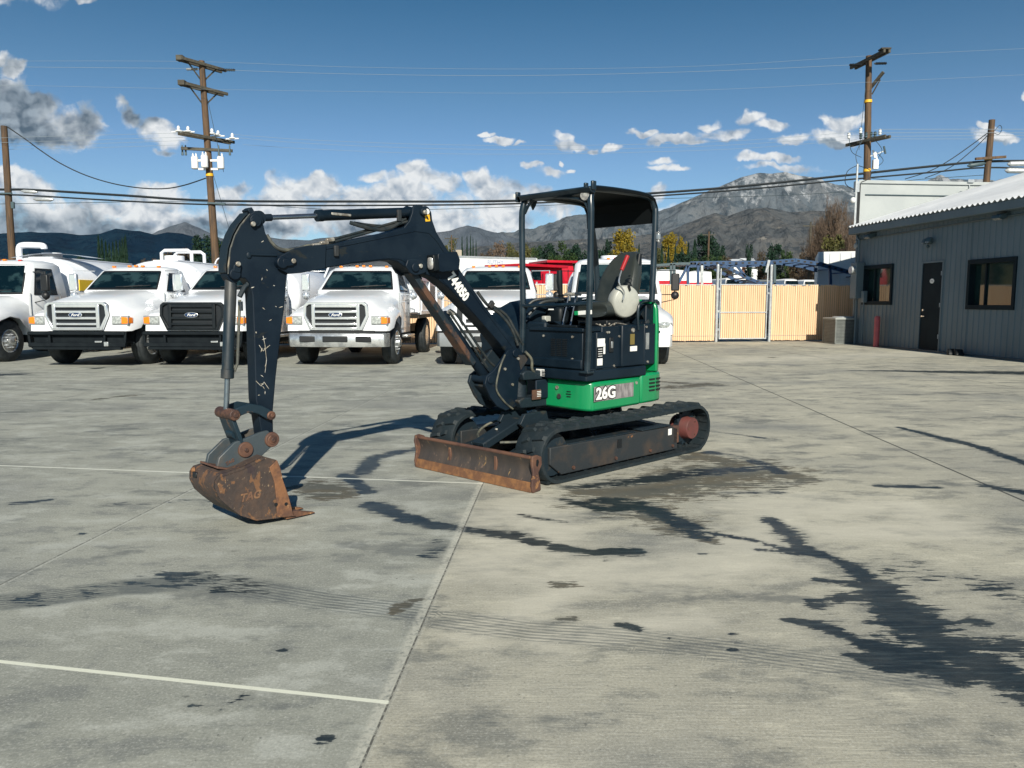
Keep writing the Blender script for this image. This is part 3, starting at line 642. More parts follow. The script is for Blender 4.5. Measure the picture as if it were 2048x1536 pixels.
def build_undercarriage():
    un = empty('undercarriage', (0, 0, 0)); un.parent = EX; un.rotation_euler = (0, 0, -UC*-1)
    m = MB(); m.lathe([(.36, .36), (.36, .44), (.33, .46), (.33, .50)], (0, 0, 0), (0, 0, 1), 36)
    m.box((0, .1, .34), (.72, .62, .12)); 
    for sx in (1, -1):
        for sy in (1, -1): m.beam((sx*.22, .1+sy*.1, .33), (sx*.5, .1+sy*.5, .24), .16, .12)
    m.box((.42, .1, .30), (.2, .42, .16))
    m.build('centre_frame', 'paint_dirty', un, bevel=.01)
    for yc, out, lab in ((.65, 1, 'crawler nearest the steel blade\'s right end'), (-.45, -1, None)):
        add_belt(un, yc, .30)
        f = MB(); yo = yc+out*.085
        prof = [(1.075, .29), (-.60, .275), (-.68, .25), (-.68, .05), (.94, .05), (1.075, .15)]
        f.prism(prof, yc-.075, yc+.085 if out > 0 else yc+.075)
        fr = f.build('track_frame', 'frame_grey', un, bevel=.008)
        g = MB(); g.box((.20, yo+out*.004, .215), (.055, .006, .075)); g.build('frame_slot', 'seal', fr, smooth=0)
        g = MB(); g.box((-.55, yo+out*.004, .23), (.055, .003, .06)); g.build('inspection_sticker', 'white_decal', fr, smooth=0)
        g = MB(); g.box((.42, yc, .29), (.9, .17, .012)); g.box((-.35, yc, .29), (.45, .17, .012)); g.each('dirt_ledge', 'paint_dirty', fr, bevel=.004)
        g = MB()
        for x, z in ((.80, .09), (.25, .09), (-.25, .09), (-.60, .09)): g.cyl((x, yo, z), (x, yo+out*.012, z), .016, n=8)
        g.each('frame_bolt', 'pin', fr)
        g = MB(); g.lathe([(.05, -.06), (.175, -.06), (.185, -.03), (.185, .03), (.175, .06), (.05, .06)], (x0c, yc, .226), (0, 1, 0), 28); g.build('idler_wheel', 'paint_dirty', un)
        g = MB(); k = 18
        prof = []
        for i in range(k*2):
            rr = .185 if i % 2 else .150; a = math.pi*i/k; prof.append((-.92+rr*math.cos(a), .226+rr*math.sin(a)))
        g.prism(prof, yc-.02, yc+.02); g.build('sprocket', 'paint_dirty', un, smooth=0)
        g = MB(); g.lathe([(.10, -.10), (.115, -.09), (.115, .02), (.105, .04), (.105, .10), (.100, .108), (0.001, .108)], (-.90, yc, .226), (0, out, 0), 28)
        hb = g.build('drive_motor_hub', 'hub_red', un)
        g = MB()
        for a in range(0, 360, 120): g.cyl((-.90+.07*math.cos(R(a)), yc+out*.106, .226+.07*math.sin(R(a))), (-.90+.07*math.cos(R(a)), yc+out*.112, .226+.07*math.sin(R(a))), .009, n=6)
        g.each('hub_bolt', 'pin', hb)
        g = MB()
        for x in (.62, .20, -.20, -.58): g.lathe([(.03, -.07), (.055, -.065), (.055, .065), (.03, .07)], (x, yc, .088), (0, 1, 0), 16)
        g.each('track_roller', 'paint_dirty', un)
        g = MB(); g.box((-.66, yc+out*.05, .19), (.10, .07, .17)); g.build('motor_bracket', 'rust_brown', un, bevel=.01)
M['hub_red'] = PM('faded_red_brown_hub', (.125, .038, .034), (.10, .036, .032), 8, rough=.55, bump=.1, bs=40)
x0c = 1.02
build_undercarriage()

def build_blade():
    bl = empty('dozer_blade', (1.405, .135, 0)); bl.parent = EX; bl.rotation_euler = (0, 0, R(2))
    hw = .672
    # concave mouldboard, front face toward +x
    prof = []; back = []
    for i in range(11):
        t = i/10; z = .075+.185*t; dep = .035*math.sin(math.pi*t)
        prof.append((.03-dep, z)); back.append((.03-dep-.016, z))
    m = MB(); m.prism(prof+back[::-1], -hw, hw); b = m.build('mouldboard', 'blade', bl, smooth=50)
    m = MB(); m.cyl((.016, -hw, .265), (.016, hw, .265), .016, n=12); m.build('top_rail', 'rust_brown', bl)
    m = MB(); m.prism([(.036, .003), (.052, .003), (.040, .078), (.012, .078)], -hw, hw); m.build('cutting_edge', 'rust_orange', bl, bevel=.003)
    for s in (1, -1):
        m = MB(); m.prism([(.042, .0), (.055, .06), (.035, .15), (.055, .235), (.045, .285), (.0, .29), (-.055, .27), (-.06, .21), (-.02, .15), (-.045, .06), (-.05, .01)], s*hw, s*(hw+.022))
        e = m.build('end_plate', 'rust_brown', bl, bevel=.004)
        m = MB(); m.prism([(-.012, .205), (.0, .198), (.010, .215), (.006, .252), (-.012, .256), (-.022, .235)], s*(hw+.0205), s*(hw+.0245)); m.build('lifting_eye', 'seal', e, smooth=0)
    m = MB()
    for yy in (-.28, .26): m.box((-.03, yy, .16), (.08, .03, .14))
    m.each('back_rib', 'rust_brown', bl, bevel=.004)
    # push arms and lift cylinder guard
    for s in (-1, 1):
        m = MB(); m.beam((-.02, s*.30, .15), (-.72, s*.20, .28), .11, .085); a = m.build('push_arm', 'paint_dirty', bl, bevel=.006)
    m = MB(); m.beam((-.03, .02, .285), (-.50, .02, .44), .135, .03); m.beam((-.03, -.048, .265), (-.50, -.048, .42), .012, .06); m.beam((-.03, .088, .265), (-.50, .088, .42), .012, .06)
    g = m.build('cylinder_guard', 'paint_dirty', bl, bevel=.004)
    m = MB(); m.cyl((-.06, .02, .27), (-.06, .02, .279), .02); m.cyl((-.25, .02, .375), (-.255, .02, .388), .013, n=6); m.each('guard_bolt', 'bolt', g)
    m = MB(); m.cyl((-.03, .02, .22), (-.45, .02, .36), .028); m.cyl((-.45, .02, .36), (-.75, .02, .46), .042); m.build('lift_cylinder', 'paint_dirty', bl)
    m = MB(); m.prism([(-.52, .33), (-.40, .42), (-.46, .50), (-.74, .50), (-.80, .33)], .12, .16); m.prism([(-.52, .33), (-.40, .42), (-.46, .50), (-.74, .50), (-.80, .33)], -.12, -.08); m.build('cylinder_bracket', 'paint_dirty', bl, bevel=.005)
    m = MB(); m.tube(smoothpts([(-.70, .25, .40), (-.50, .34, .36), (-.30, .30, .31), (-.15, .16, .30)]), .011); m.tube(smoothpts([(-.70, -.18, .42), (-.50, -.30, .37), (-.35, -.30, .30), (-.2, -.12, .28)]), .011); m.each('blade_hose', 'hose_tan', bl)
build_blade()

# ---- slewing house
def house():
    hs = empty('house', (0, 0, 0)); hs.parent = EX
    # plan of the green skirt
    def ring(pts, z0, z1, name, mat, parent, bevel=.02, tp=1.0):
        m = MB(); m.prism(pts, z0, z1, axis='z'); return m.build(name, mat, parent, bevel=bevel)
    corner = [(.545, .10), (.555, .50), (.545, .60), (.50, .655), (.40, .668), (-.17, .668), (-.17, .50), (.1, .10)]
    ring(corner, .515, .770, 'front_skirt', 'green', hs, .022)
    m = MB(); m.prism([(.52, .20), (.60, .20), (.52, .30)], .52, .76, axis='z')
    cw = [(-.176, .668), (-.40, .664), (-.50, .645), (-.62, .56), (-.74, .42), (-.82, .24), (-.85, 0), (-.82, -.24), (-.74, -.44), (-.62, -.58), (-.50, -.68), (-.176, -.70)]
    cwo = ring(cw, .52, .795, 'counterweight', 'green', hs, .022)
    m = MB()
    for k in range(4):
        z = .735-k*.034; x0_, y0_ = -.355, .669
        m.box((-.345, .663, z), (.085, .02, .014)); m.box((-.455, .652, z), (.075, .03, .014), (0, 0, R(12)))
    m.build('vent_slots', 'seal', cwo, smooth=0)
    right = [(.50, -.12), (.50, -.60), (.40, -.70), (-.17, -.70), (-.17, -.12)]
    ring(right, .53, .78, 'right_skirt', 'green', hs, .02)
    m = MB(); m.prism([(.50, .19), (.50, -.13), (-.3, -.13), (-.3, .19)], .50, .74, axis='z'); m.build('swing_frame', 'paint_dirty', hs, bevel=.01)
    # skirt details
    sk = bpy.data.objects['front_skirt']
    for (y, z, r) in ((.255+.02, .70, .018), (.30, .625, .024)):
        m = MB(); m.lathe([(r, 0), (r*.9, .006), (r*.5, .007), (.001, .004)], (.556, y+.02, z), (1, 0, 0), 16); m.build('skirt_bolt', 'bolt' if r < .02 else 'frame_grey', sk)
    m = MB()
    for z in (.675, .653, .631): m.box((.555, .43, z), (.008, .055*(1.0 if z == .653 else .8), .007))
    m.build('vent_slots', 'seal', sk, smooth=0)
    m = MB(); m.lathe([(.016, 0), (.014, .006), (.001, .006)], (-.10, .668, .72), (0, 1, 0), 14); m.build('skirt_bolt', 'bolt', sk)
    m = MB(); m.box((.225, .670, .665), (.56, .003, .128)); dc = m.build('model_decal', 'decal_grey', sk, smooth=0)
    text('26G', .140, 'black_decal', dc, (.345, .6725, .662), (-1, 0, 0), (0, 0, 1), 'model_lettering_outline', .0006, .014, sx=1.12)
    text('26G', .140, 'white_decal', dc, (.345, .674, .662), (-1, 0, 0), (0, 0, 1), 'model_lettering', .0006, .0055, sx=1.12)
    # deck ledge
    deck = [(.60, -.06), (.61, .55), (.60, .66), (.54, .675), (-.24, .675), (-.30, .60), (-.30, -.60), (.45, -.70), (.50, -.06)]
    d = ring(deck, .778, .868, 'deck', 'paint_clean', hs, .012)
    m = MB(); m.box((.36, .50, .872), (.42, .26, .010)); m.build('footplate_dirt', 'paint_dirty', d, bevel=.003)
    m = MB(); m.box((.612, .075+.07, .825), (.003, .10, .062)); wl = m.build('warning_label', 'white_decal', d, bevel=.008)
    m = MB(); m.box((.6145, .185, .822), (.002, .040, .046)); m.prism([(.10, .806), (.125, .806), (.13, .835), (.112, .848), (.098, .832)], .6138, .6155, axis='x'); m.build('label_print', 'black_decal', wl, smooth=0)
    m = MB()
    for k in range(3): m.box((.6158, .185, .836-k*.014), (.001, .034, .003))
    m.build('label_text_lines', 'white_decal', wl, smooth=0)
    # front panel with louvres (below the floor plate)
    m = MB(); m.box2((.40, -.16, .872), (.58, .60, 1.20)); m.prism([(.58, .872), (.595, .885), (.595, .955), (.58, .965)], -.12, .60)
    fp = m.build('front_panel', 'paint_clean', hs, bevel=.012)
    m = MB()
    for c in range(3):
        for k in range(10): m.box((.582, .27+c*.066, .985+k*.0155), (.006, .052, .0075))
    m.build('louvres', 'seal', fp, smooth=0)
    m = MB()
    for y, z in ((.49, 1.15), (.49, .96), (.155, 1.15)): m.cyl((.58, y, z), (.588, y, z), .011, n=8)
    m.each('panel_bolt', 'bolt', fp)
    # floor
    m = MB(); m.box2((.02, .0, 1.195), (.60, .62, 1.225)); m.build('floor_plate', 'paint_clean', hs, bevel=.006)
    # side panels, entry side
    m = MB(); m.box2((.34, .30, .872), (.44, .64, 1.19)); m.build('side_panel', 'paint_clean', hs, bevel=.01)
    sp = MB(); sp.box2((.02, .30, .872), (.36, .632, 1.235)); spo = sp.build('fuse_panel', 'paint_clean', hs, bevel=.01)
    m = MB(); m.box((.385, .644, 1.10), (.10, .004, .07)); m.box((.335, .637, 1.045), (.03, .004, .09)); m.box((.40, .644, .935), (.07, .004, .06)); m.each('maintenance_label', 'white_decal', spo, smooth=0)
    m = MB(); m.box((.40, .645, 1.015), (.075, .004, .085)); m.build('black_label', 'black_decal', spo, smooth=0)
    m = MB()
    for k in range(4): m.box((.40, .6478, 1.045-k*.02), (.055, .001, .005))
    m.build('label_text_lines', 'white_decal', spo, smooth=0)
    m = MB(); m.box((.235, .634, 1.075), (.055, .02, .13)); lt = m.build('door_latch', 'seal', spo, bevel=.006)
    m = MB(); m.box((.235, .645, 1.075), (.025, .012, .06)); m.build('latch_handle', 'chrome_dull', lt, bevel=.004)
    m = MB()
    for x, z in ((.29, 1.185), (.265, 1.185), (.12, 1.145), (.19, .89)): m.cyl((x, .632, z), (x, .640, z), .010, n=8)
    m.each('panel_bolt', 'bolt', spo)
    sb = MB(); sb.box2((-.235, .22, .872), (.10, .655, 1.245)); sbo = sb.build('seat_base_cover', 'paint_clean', hs, bevel=.014)
    m = MB(); m.box((-.045, .657, 1.115), (.062, .004, .095)); m.build('brass_plate', 'brass_decal', sbo, smooth=0)
    m = MB(); m.box((-.065, .657, 1.03), (.10, .004, .045)); m.build('white_plate', 'white_decal', sbo, smooth=0)
    m = MB(); m.lathe([(.022, 0), (.018, .012), (.001, .014)], (-.05, .655, 1.195), (0, 1, 0), 12); m.build('key_cap', 'bolt', sbo)
    m = MB(); m.box2((-.412, .30, .872), (-.238, .650, 1.25)); rp = m.build('rear_side_panel', 'paint_clean', hs, bevel=.01)
    m = MB(); m.box((-.282, .652, 1.09), (.05, .004, .15)); m.build('foil_label', 'chrome_dull', rp, smooth=0)
    m = MB(); m.cyl((-.29, .65, .90), (-.29, .66, .90), .011, n=8); m.cyl((-.26, .65, 1.22), (-.26, .66, 1.22), .011, n=8); m.each('panel_bolt', 'bolt', rp)
    # engine hood at the rear
    secs = []
    for z, s, bx in ((.80, 1., 0), (1.0, 1.0, 0), (1.2, .985, .0), (1.38, .93, .0), (1.47, .84, .02)):
        o = [(-.415, .665), (-.47, .650), (-.58, .57), (-.68, .44), (-.76, .24), (-.79, 0), (-.76, -.26), (-.68, -.46), (-.52, -.62), (-.415, -.66)]
        secs.append([(-.415+(x+.415)*s-(.0 if z < 1.2 else .0), y*(1 if z < 1.25 else (.985 if z < 1.4 else .93)), z) for x, y in o])
    m = MB(); m.loft(secs); hd = m.build('engine_hood', 'green', hs, bevel=.015)
    m = MB(); m.box2((-.43, -.62, .86), (-.30, .62, 1.43)); m.build('bulkhead', 'paint_clean', hs, bevel=.01)
    text('744050', .055, 'white_decal', hd, (-.54, .612, 1.07), (-.84, -.55, 0), (0, 0, 1), 'unit_number', .0006, .001, off=.012)
    # right hand tank cover: bulging front
    prof = [(.60, .80)]+[(x, z) for x, z in [(0.575,1.048),(0.601,1.132),(0.549,1.209),(0.47,1.296),(0.363,1.38),(0.199,1.445),(-0.058,1.479),(-0.435,1.495)]]+[(-.30, 1.475), (-.30, .80)]
    m = MB(); m.prism(prof, -.66, -.14); m.build('tank_cover', 'paint_clean', hs, bevel=.03)
    m = MB(); m.tube([(x+.004, -.138, z+.0) for x, z in [(0.5,0.924),(0.474,1.052),(0.394,1.188),(0.245,1.301),(0.034,1.393)]], .004, 6); m.build('cover_seam', 'frame_grey', bpy.data.objects['tank_cover'])
    m = MB(); m.box2((.22, -.14, .872), (.50, .10, 1.27)); m.build('centre_cover', 'paint_clean', hs, bevel=.02)
    m = MB(); m.box((.40, .02, 1.29), (.08, .05, .06)); m.build('valve_block', 'pod', hs, bevel=.01)
    return hs
HS = house()

def canopy():
    cp = empty('canopy', (0, 0, 0)); cp.parent = EX; cp.scale = (.985, 1, .984)
    r = .028
    yl, yr = .69, -.10
    # front hoop: two posts bent into a cross bar
    for y, nm in ((yl, 'left'), (yr, 'right')):
        s = 1 if y > 0 else -1
        pts = [(.60, y-.03*s*(1 if y > 0 else 0), .87 if y > 0 else 1.0), (.60, y-.01*s, 1.46), (.605, y+.0*s, 2.16), (.60, y-.01*s, 2.32), (.57, y-.02*s, 2.39), (.50, y-.03*s, 2.418)]
        if y > 0: pts += [(.10, y-.03, 2.43), (-.20, y-.03, 2.425), (-.29, y-.025, 2.40), (-.33, y-.02, 2.33), (-.335, y-.01, 2.22), (-.29, y+.0, 1.47)]
        else: pts += [(.10, y+.03, 2.422), (-.20, y+.03, 2.42), (-.31, y+.03, 2.39), (-.36, y+.02, 2.25), (-.46, y, 1.9), (-.50, y, 1.46)]
        m = MB(); m.tube(smoothpts(pts, 5), r, 14); p = m.build('post_'+'tube', 'tube', cp); p.name = 'canopy_post'
        m = MB()
        m.box((.60 if y > 0 else .60, y-.03*s if y > 0 else y, .875 if y > 0 else 1.01), (.09, .09, .02)); m.build('post_foot', 'tube', p, bevel=.004)
    m = MB()
    prof = [(.60, 2.392), (.66, 2.402), (.62, 2.425), (.30, 2.438), (.0, 2.442), (-.20, 2.436), (-.30, 2.405), (-.345, 2.33), (-.352, 2.19), (-.340, 2.19), (-.332, 2.325), (-.29, 2.388), (-.20, 2.414), (.0, 2.418), (.30, 2.414)]
    m.prism(prof, yr-.02, yl+.01); m.build('roof_sheet', 'roof_black', cp, smooth=30)
    # front edge channel of the roof and its brackets
    m = MB(); m.prism([(.585, 2.36), (.64, 2.372), (.668, 2.41), (.63, 2.425), (.585, 2.40)], yr+.01, yl+.03); m.build('front_channel', 'tube', cp, bevel=.008)
    m = MB(); m.box((.62, yl+.035, 2.425), (.05, .025, .075)); m.box((.60, yl-.06, 2.440), (.04, .025, .035)); m.box((.62, yr-.035, 2.41), (.05, .025, .09)); m.each('corner_bracket', 'tube', cp, bevel=.006)
    m = MB(); m.box((.645, yr-.050, 2.42), (.03, .006, .03)); m.build('bracket_tag', 'white_decal', cp, smooth=0)
    # gusset strips under the roof
    m = MB(); m.prism([(.55, 2.38), (.50, 2.30), (.47, 2.34), (.44, 2.405)], yr+.03, yr+.045); m.tube(smoothpts([(.60, yr+.03, 2.26), (.60, yr+.10, 2.35), (.60, yr+.22, 2.385), (.60, .30, 2.37), (.60, .50, 2.345), (.60, yl-.07, 2.30), (.60, yl-.01, 2.18)], 4), .013, 8); m.build('front_brace', 'tube', cp)
    # work lamp
    c = Vector((0.62,0.638,2.353))
    m = MB(); m.lathe([(.030, -.06), (.048, -.02), (.052, .0), (.050, .006)], c, (1, .15, -.12), 20); hl = m.build('work_lamp', 'black_plastic', cp)
    hl2 = MB().lathe([(.044, .005), (.040, .012), (.001, .014)], c, (1, .15, -.12), 20).build('lamp_lens', 'lens', hl)
    # guard rail between the front posts and grab rail
    m = MB(); m.tube([(.61, yr, 1.435), (.61, .30, 1.44), (.605, yl-.03, 1.455)], .017, 10); m.build('guard_rail', 'tube', cp)
    m = MB(); m.box((.60, .25, 1.405), (.004, .06, .012)); m.build('rail_sticker', 'white_decal', cp, smooth=0)
    pts = [(-0.13,0.66,1.217), (-0.119,0.66,1.338), (-0.138,0.66,1.446), (-0.222,0.66,1.477), (-0.448,0.64,1.482)]
    m = MB(); m.tube(smoothpts(pts, 5), .012, 10); m.build('grab_rail', 'tube', cp)
    # retro strip dangling on the left post
    m = MB(); m.beam((.612, .715, 1.385), (.61, .56, 1.375), .006, .035); m.build('tape_strip', 'white_decal', cp, bevel=.002)
    m = MB(); m.beam((.615, .57, 1.376), (.615, .53, 1.374), .006, .034); m.build('green_tape', 'green', cp, bevel=.002)
    m = MB(); 
    for z in (2.10, 2.03): m.cyl((-.325, .70, z), (-.325, .735, z-.01), .012, n=8)
    m.box((-.33, .72, 2.065), (.03, .03, .05)); m.build('roof_latch', 'chrome_dull', cp, bevel=.003)
canopy()

def seat():
    s = empty('operator_seat', (0, 0, 0)); s.parent = EX
    y0, y1 = .14, .56
    m = MB()
    secs = []
    for t, x in ((0, .17), (.08, .20), (.25, .15), (.6, .0), (1., -.36)):
        z1 = 1.455 if t > .3 else (1.46 if t > .1 else (1.44 if t > 0 else 1.38)); z0 = 1.30 if t > 0 else 1.33
        secs.append([(x, y0+.03, z0), (x, y1-.03, z0), (x, y1, (z0+z1)/2), (x, y1-.03, z1+.01), (x, (y0+y1)/2, z1-.012), (x, y0+.03, z1+.01), (x, y0, (z0+z1)/2)])
    m.loft(secs); q = m.build('seat_cushion', 'vinyl', s, smooth=80); q.modifiers.new('round', 'SUBSURF').render_levels = 2
    m = MB(); secs = []
    for z, xf, th, hw in ((1.40, -.10, .20, .21), (1.48, -.13, .21, .225), (1.58, -.17, .20, .225), (1.68, -.21, .18, .215), (1.77, -.26, .16, .19), (1.85, -.32, .14, .15), (1.90, -.38, .10, .11), (1.92, -.43, .04, .05)):
        yc = .35
        secs.append([(xf, yc-hw*.55, z), (xf+.028, yc-hw*.9, z), (xf-th*.4, yc-hw, z), (xf-th, yc-hw*.8, z), (xf-th, yc+hw*.8, z), (xf-th*.4, yc+hw, z), (xf+.028, yc+hw*.9, z), (xf, yc+hw*.55, z)])
    m.loft(secs); q = m.build('backrest', 'vinyl', s, smooth=80); q.modifiers.new('round', 'SUBSURF').render_levels = 2
    m = MB(); m.box((-.02, .35, 1.26), (.34, .34, .05)); m.build('seat_rail', 'seal', s, bevel=.01)
seat()

def controls():
    c = empty('control_console', (0, 0, 0)); c.parent = EX
    P = Vector((-0.026,0.6,1.446))
    ax = Vector((.30, .92, -.10)).normalized()
    m = MB(); m.lathe([(.120, -.10), (.142, -.06), (.146, .0), (.138, .022), (.125, .030), (.001, .030)], P-ax*.02, ax, 40)
    pod = m.build('console_pod', 'pod', c, smooth=40)
    m = MB(); m.box(P+Vector((.0, .02, .125))+ax*.012, (.02, .012, .05), (0, R(25), 0)); m.build('pod_slot', 'seal', pod, smooth=0)
    m = MB(); m.tube(smoothpts([P+ax*.02+Vector((.07, 0, .02)), P+ax*.03+Vector((.065, 0, .09)), (0.115,0.62,1.615), (0.055,0.6,1.722)], 5), .007, 8); lv = m.build('tilt_lever', 'chrome_dull', c)
    a_, b_ = Vector((0.055,0.6,1.722)), Vector((-0.03,0.6,1.852))
    m = MB(); m.cyl(a_, b_, .017, .020, 12); m.build('red_lever_grip', 'red_grip', lv, bevel=.004)
    # left joystick with bellows behind the pod
    j0, j1 = Vector((-0.164,0.5,1.577)), Vector((-0.328,0.5,1.786))
    m = MB(); k = 9
    pr = [((.050 if i % 2 else .038)-.002*i, (j1-j0).length*i/k*.75) for i in range(k+1)]
    m.lathe(pr, j0, j1-j0, 16); m.build('joystick_bellows', 'black_plastic', c)
    m = MB(); m.tube([j0+(j1-j0)*.7, j1, j1+Vector((-.02, 0, .10))], [.018, .026, .022], 12); m.build('joystick', 'black_plastic', c)
    m = MB(); m.box(P-ax*.13+Vector((-.10, 0, -.08)), (.22, .10, .22), (0, R(18), 0)); m.build('console_arm', 'black_plastic', c, bevel=.02)
    # right joystick
    a_, b_ = Vector((0.176,-0,1.45)), Vector((0.199,-0,1.638)); t_ = Vector((0.2,0,1.735))
    m = MB(); pr = [((.055 if i % 2 else .042)-.003*i, .12*i/7) for i in range(8)]; m.lathe(pr, a_-Vector((0, 0, .06)), (0, 0, 1), 16); m.build('joystick_bellows', 'black_plastic', c)
    m = MB(); m.tube([a_, b_, t_], [.018, .030, .026], 12); m.build('joystick', 'black_plastic', c, smooth=60)
    m = MB(); m.box2((-.25, -.14, 1.24), (.25, .06, 1.40)); m.build('right_console', 'black_plastic', c, bevel=.03)
    m = MB(); m.tube(smoothpts([(.58, -.09, 1.36), (.50, -.06, 1.45), (.38, .0, 1.475), (.20, .05, 1.46)], 5), .014); m.tube(smoothpts([(.58, -.03, 1.33), (.46, .02, 1.44), (.30, .06, 1.46)], 5), .014)
    m.each('console_hose', 'hose', c)
    # travel levers with T grips
    for q in (0, 1):
        top = Vector((0.284,0.22,1.508))+Vector((0, q*.085-.03, 0)); bot = Vector((.50, .26+q*.10, 1.10))
        m = MB(); m.tube([bot, bot+(top-bot)*.5, top], .008, 8); l_ = m.build('travel_lever', 'rod_steel', c)
        m = MB(); m.tube([top+Vector((0, -.055, 0)), top+Vector((0, -.03, .008)), top+Vector((0, .03, .008)), top+Vector((0, .055, 0))], [.010, .016, .016, .010], 10); m.tube([top, top-Vector((0, 0, .05))], .014, 8); m.build('travel_lever_grip', 'grey_grip', l_)
    m = MB(); m.box((.46, .30, 1.235), (.10, .34, .02)); m.box((.40, .12, 1.25), (.12, .07, .015), (0, R(-20), 0)); m.box((.40, .48, 1.25), (.12, .07, .015), (0, R(-20), 0)); m.each('pedal', 'black_plastic', c, bevel=.004)
    # loose belt and buckle at the rear
    m = MB(); m.beam((-0.264,0.6,1.35), (-0.41,0.6,1.223), .05, .006, (0, 1, 0)); m.beam((-0.501,0.55,1.37), (-0.287,0.58,1.235), .045, .006, (0, 1, 0)); m.build('seat_belt', 'black_plastic', c, bevel=.002)
    m = MB(); m.box((-0.317,0.62,1.258), (.055, .02, .035), (0, R(35), 0)); m.build('belt_buckle', 'frame_grey', c, bevel=.004)
    m = MB()
    for i, (x, y) in enumerate(((1165,655), (1190,660), (1207,652), (1220,658), (1230,648))): pass
    for x, z in ((.35, 1.25), (.28, 1.245), (.22, 1.255), (.15, 1.25)): m.ell((x, .60, z), (.011, .011, .011), 8, 6)
    m.tube(smoothpts([(.38, .58, 1.26), (.25, .60, 1.23), (.1, .58, 1.26), (-.05, .6, 1.24)], 5), .005, 6); m.build('fittings', 'bolt', c)
M['grey_grip'] = PM('worn_grey_grip', (.20, .20, .18), (.28, .27, .24), 20, rough=.6)
controls()

# ---- swing post, boom, arm, bucket: profiles in the plane of the boom
def pl3(lst, y): return [(a, y, b) for a, b in lst]
def swing_post():
    prof = [(0.975,1.039),(0.884,1.048),(0.804,1.014),(0.778,0.899),(0.766,0.81),(0.847,0.79),(0.871,0.547),(1.005,0.521),(1.112,0.57),(1.181,0.649),(1.249,0.768),(1.226,0.833),(1.152,0.87),(1.064,0.95)]
    p = empty('swing_post', (0, 0, 0)); p.parent = EX
    for s in (1, -1):
        m = MB(); m.prism(prof, s*.085, s*.112); m.build('post_plate', 'paint_dirty' if s < 0 else 'paint', p, bevel=.004)
    m = MB(); m.prism([(1.20, .74), (1.16, .70), (1.05, .60), (.90, .56), (.86, .62), (.90, .80), (1.0, .84), (1.1, .82)], -.085, .085); m.build('post_core', 'paint_dirty', p, bevel=.008)
    m = MB(); m.cyl((.74, 0, .50), (.74, 0, .88), .075, n=20); m.build('king_pin', 'paint_dirty', p)
    m = MB(); m.prism([(.48, .52), (.86, .53), (.90, .60), (.84, .62), (.48, .60)], -.13, .16); m.prism([(.48, .76), (.82, .77), (.84, .83), (.80, .85), (.48, .84)], -.12, .15); m.build('swing_bracket', 'paint_dirty', p, bevel=.01)
    m = MB(); m.box((.62, .17, .68), (.16, .02, .17)); m.build('bracket_side', 'paint', p, bevel=.02)
    m = MB(); m.box((.70, .182, .64), (.11, .005, .085)); pt = m.build('rating_plate', 'rust_brown', p, smooth=0)
    m = MB()
    for k in range(4): m.box((.67, .186, .665-k*.014), (.05, .002, .005))
    m.build('plate_text_lines', 'white_decal', pt, smooth=0)
    for (x, z) in ((.895, 1.008), (1.19, .80)):
        m = MB(); m.cyl((x, -.125, z), (x, .125, z), .034, n=20); m.build('pivot_pin', 'paint', p, bevel=.004)
    m = MB(); m.cyl((.86, .11, .96), (.86, .122, .96), .012, n=8); m.cyl((1.02, .11, .88), (1.02, .122, .88), .012, n=8); m.cyl((.93, .11, .74), (.93, .122, .74), .012, n=8); m.each('post_bolt', 'bolt', p)
    m = MB(); m.tube(smoothpts([(.80, .14, 1.02), (.74, .16, .95), (.72, .15, .86), (.62, .12, .80)], 5), .012); m.tube(smoothpts([(1.02, .116, 1.0), (1.10, .13, .88), (1.13, .125, .72), (1.03, .12, .60), (.93, .12, .53)], 6), .008); m.each('post_hose', 'hose_tan', p)
    m = MB(); m.prism([(.86, .99), (.72, .99), (.76, .93), (.83, .86)], .114, .12); m.build('warning_triangle', 'frame_grey', p, smooth=0)
swing_post()

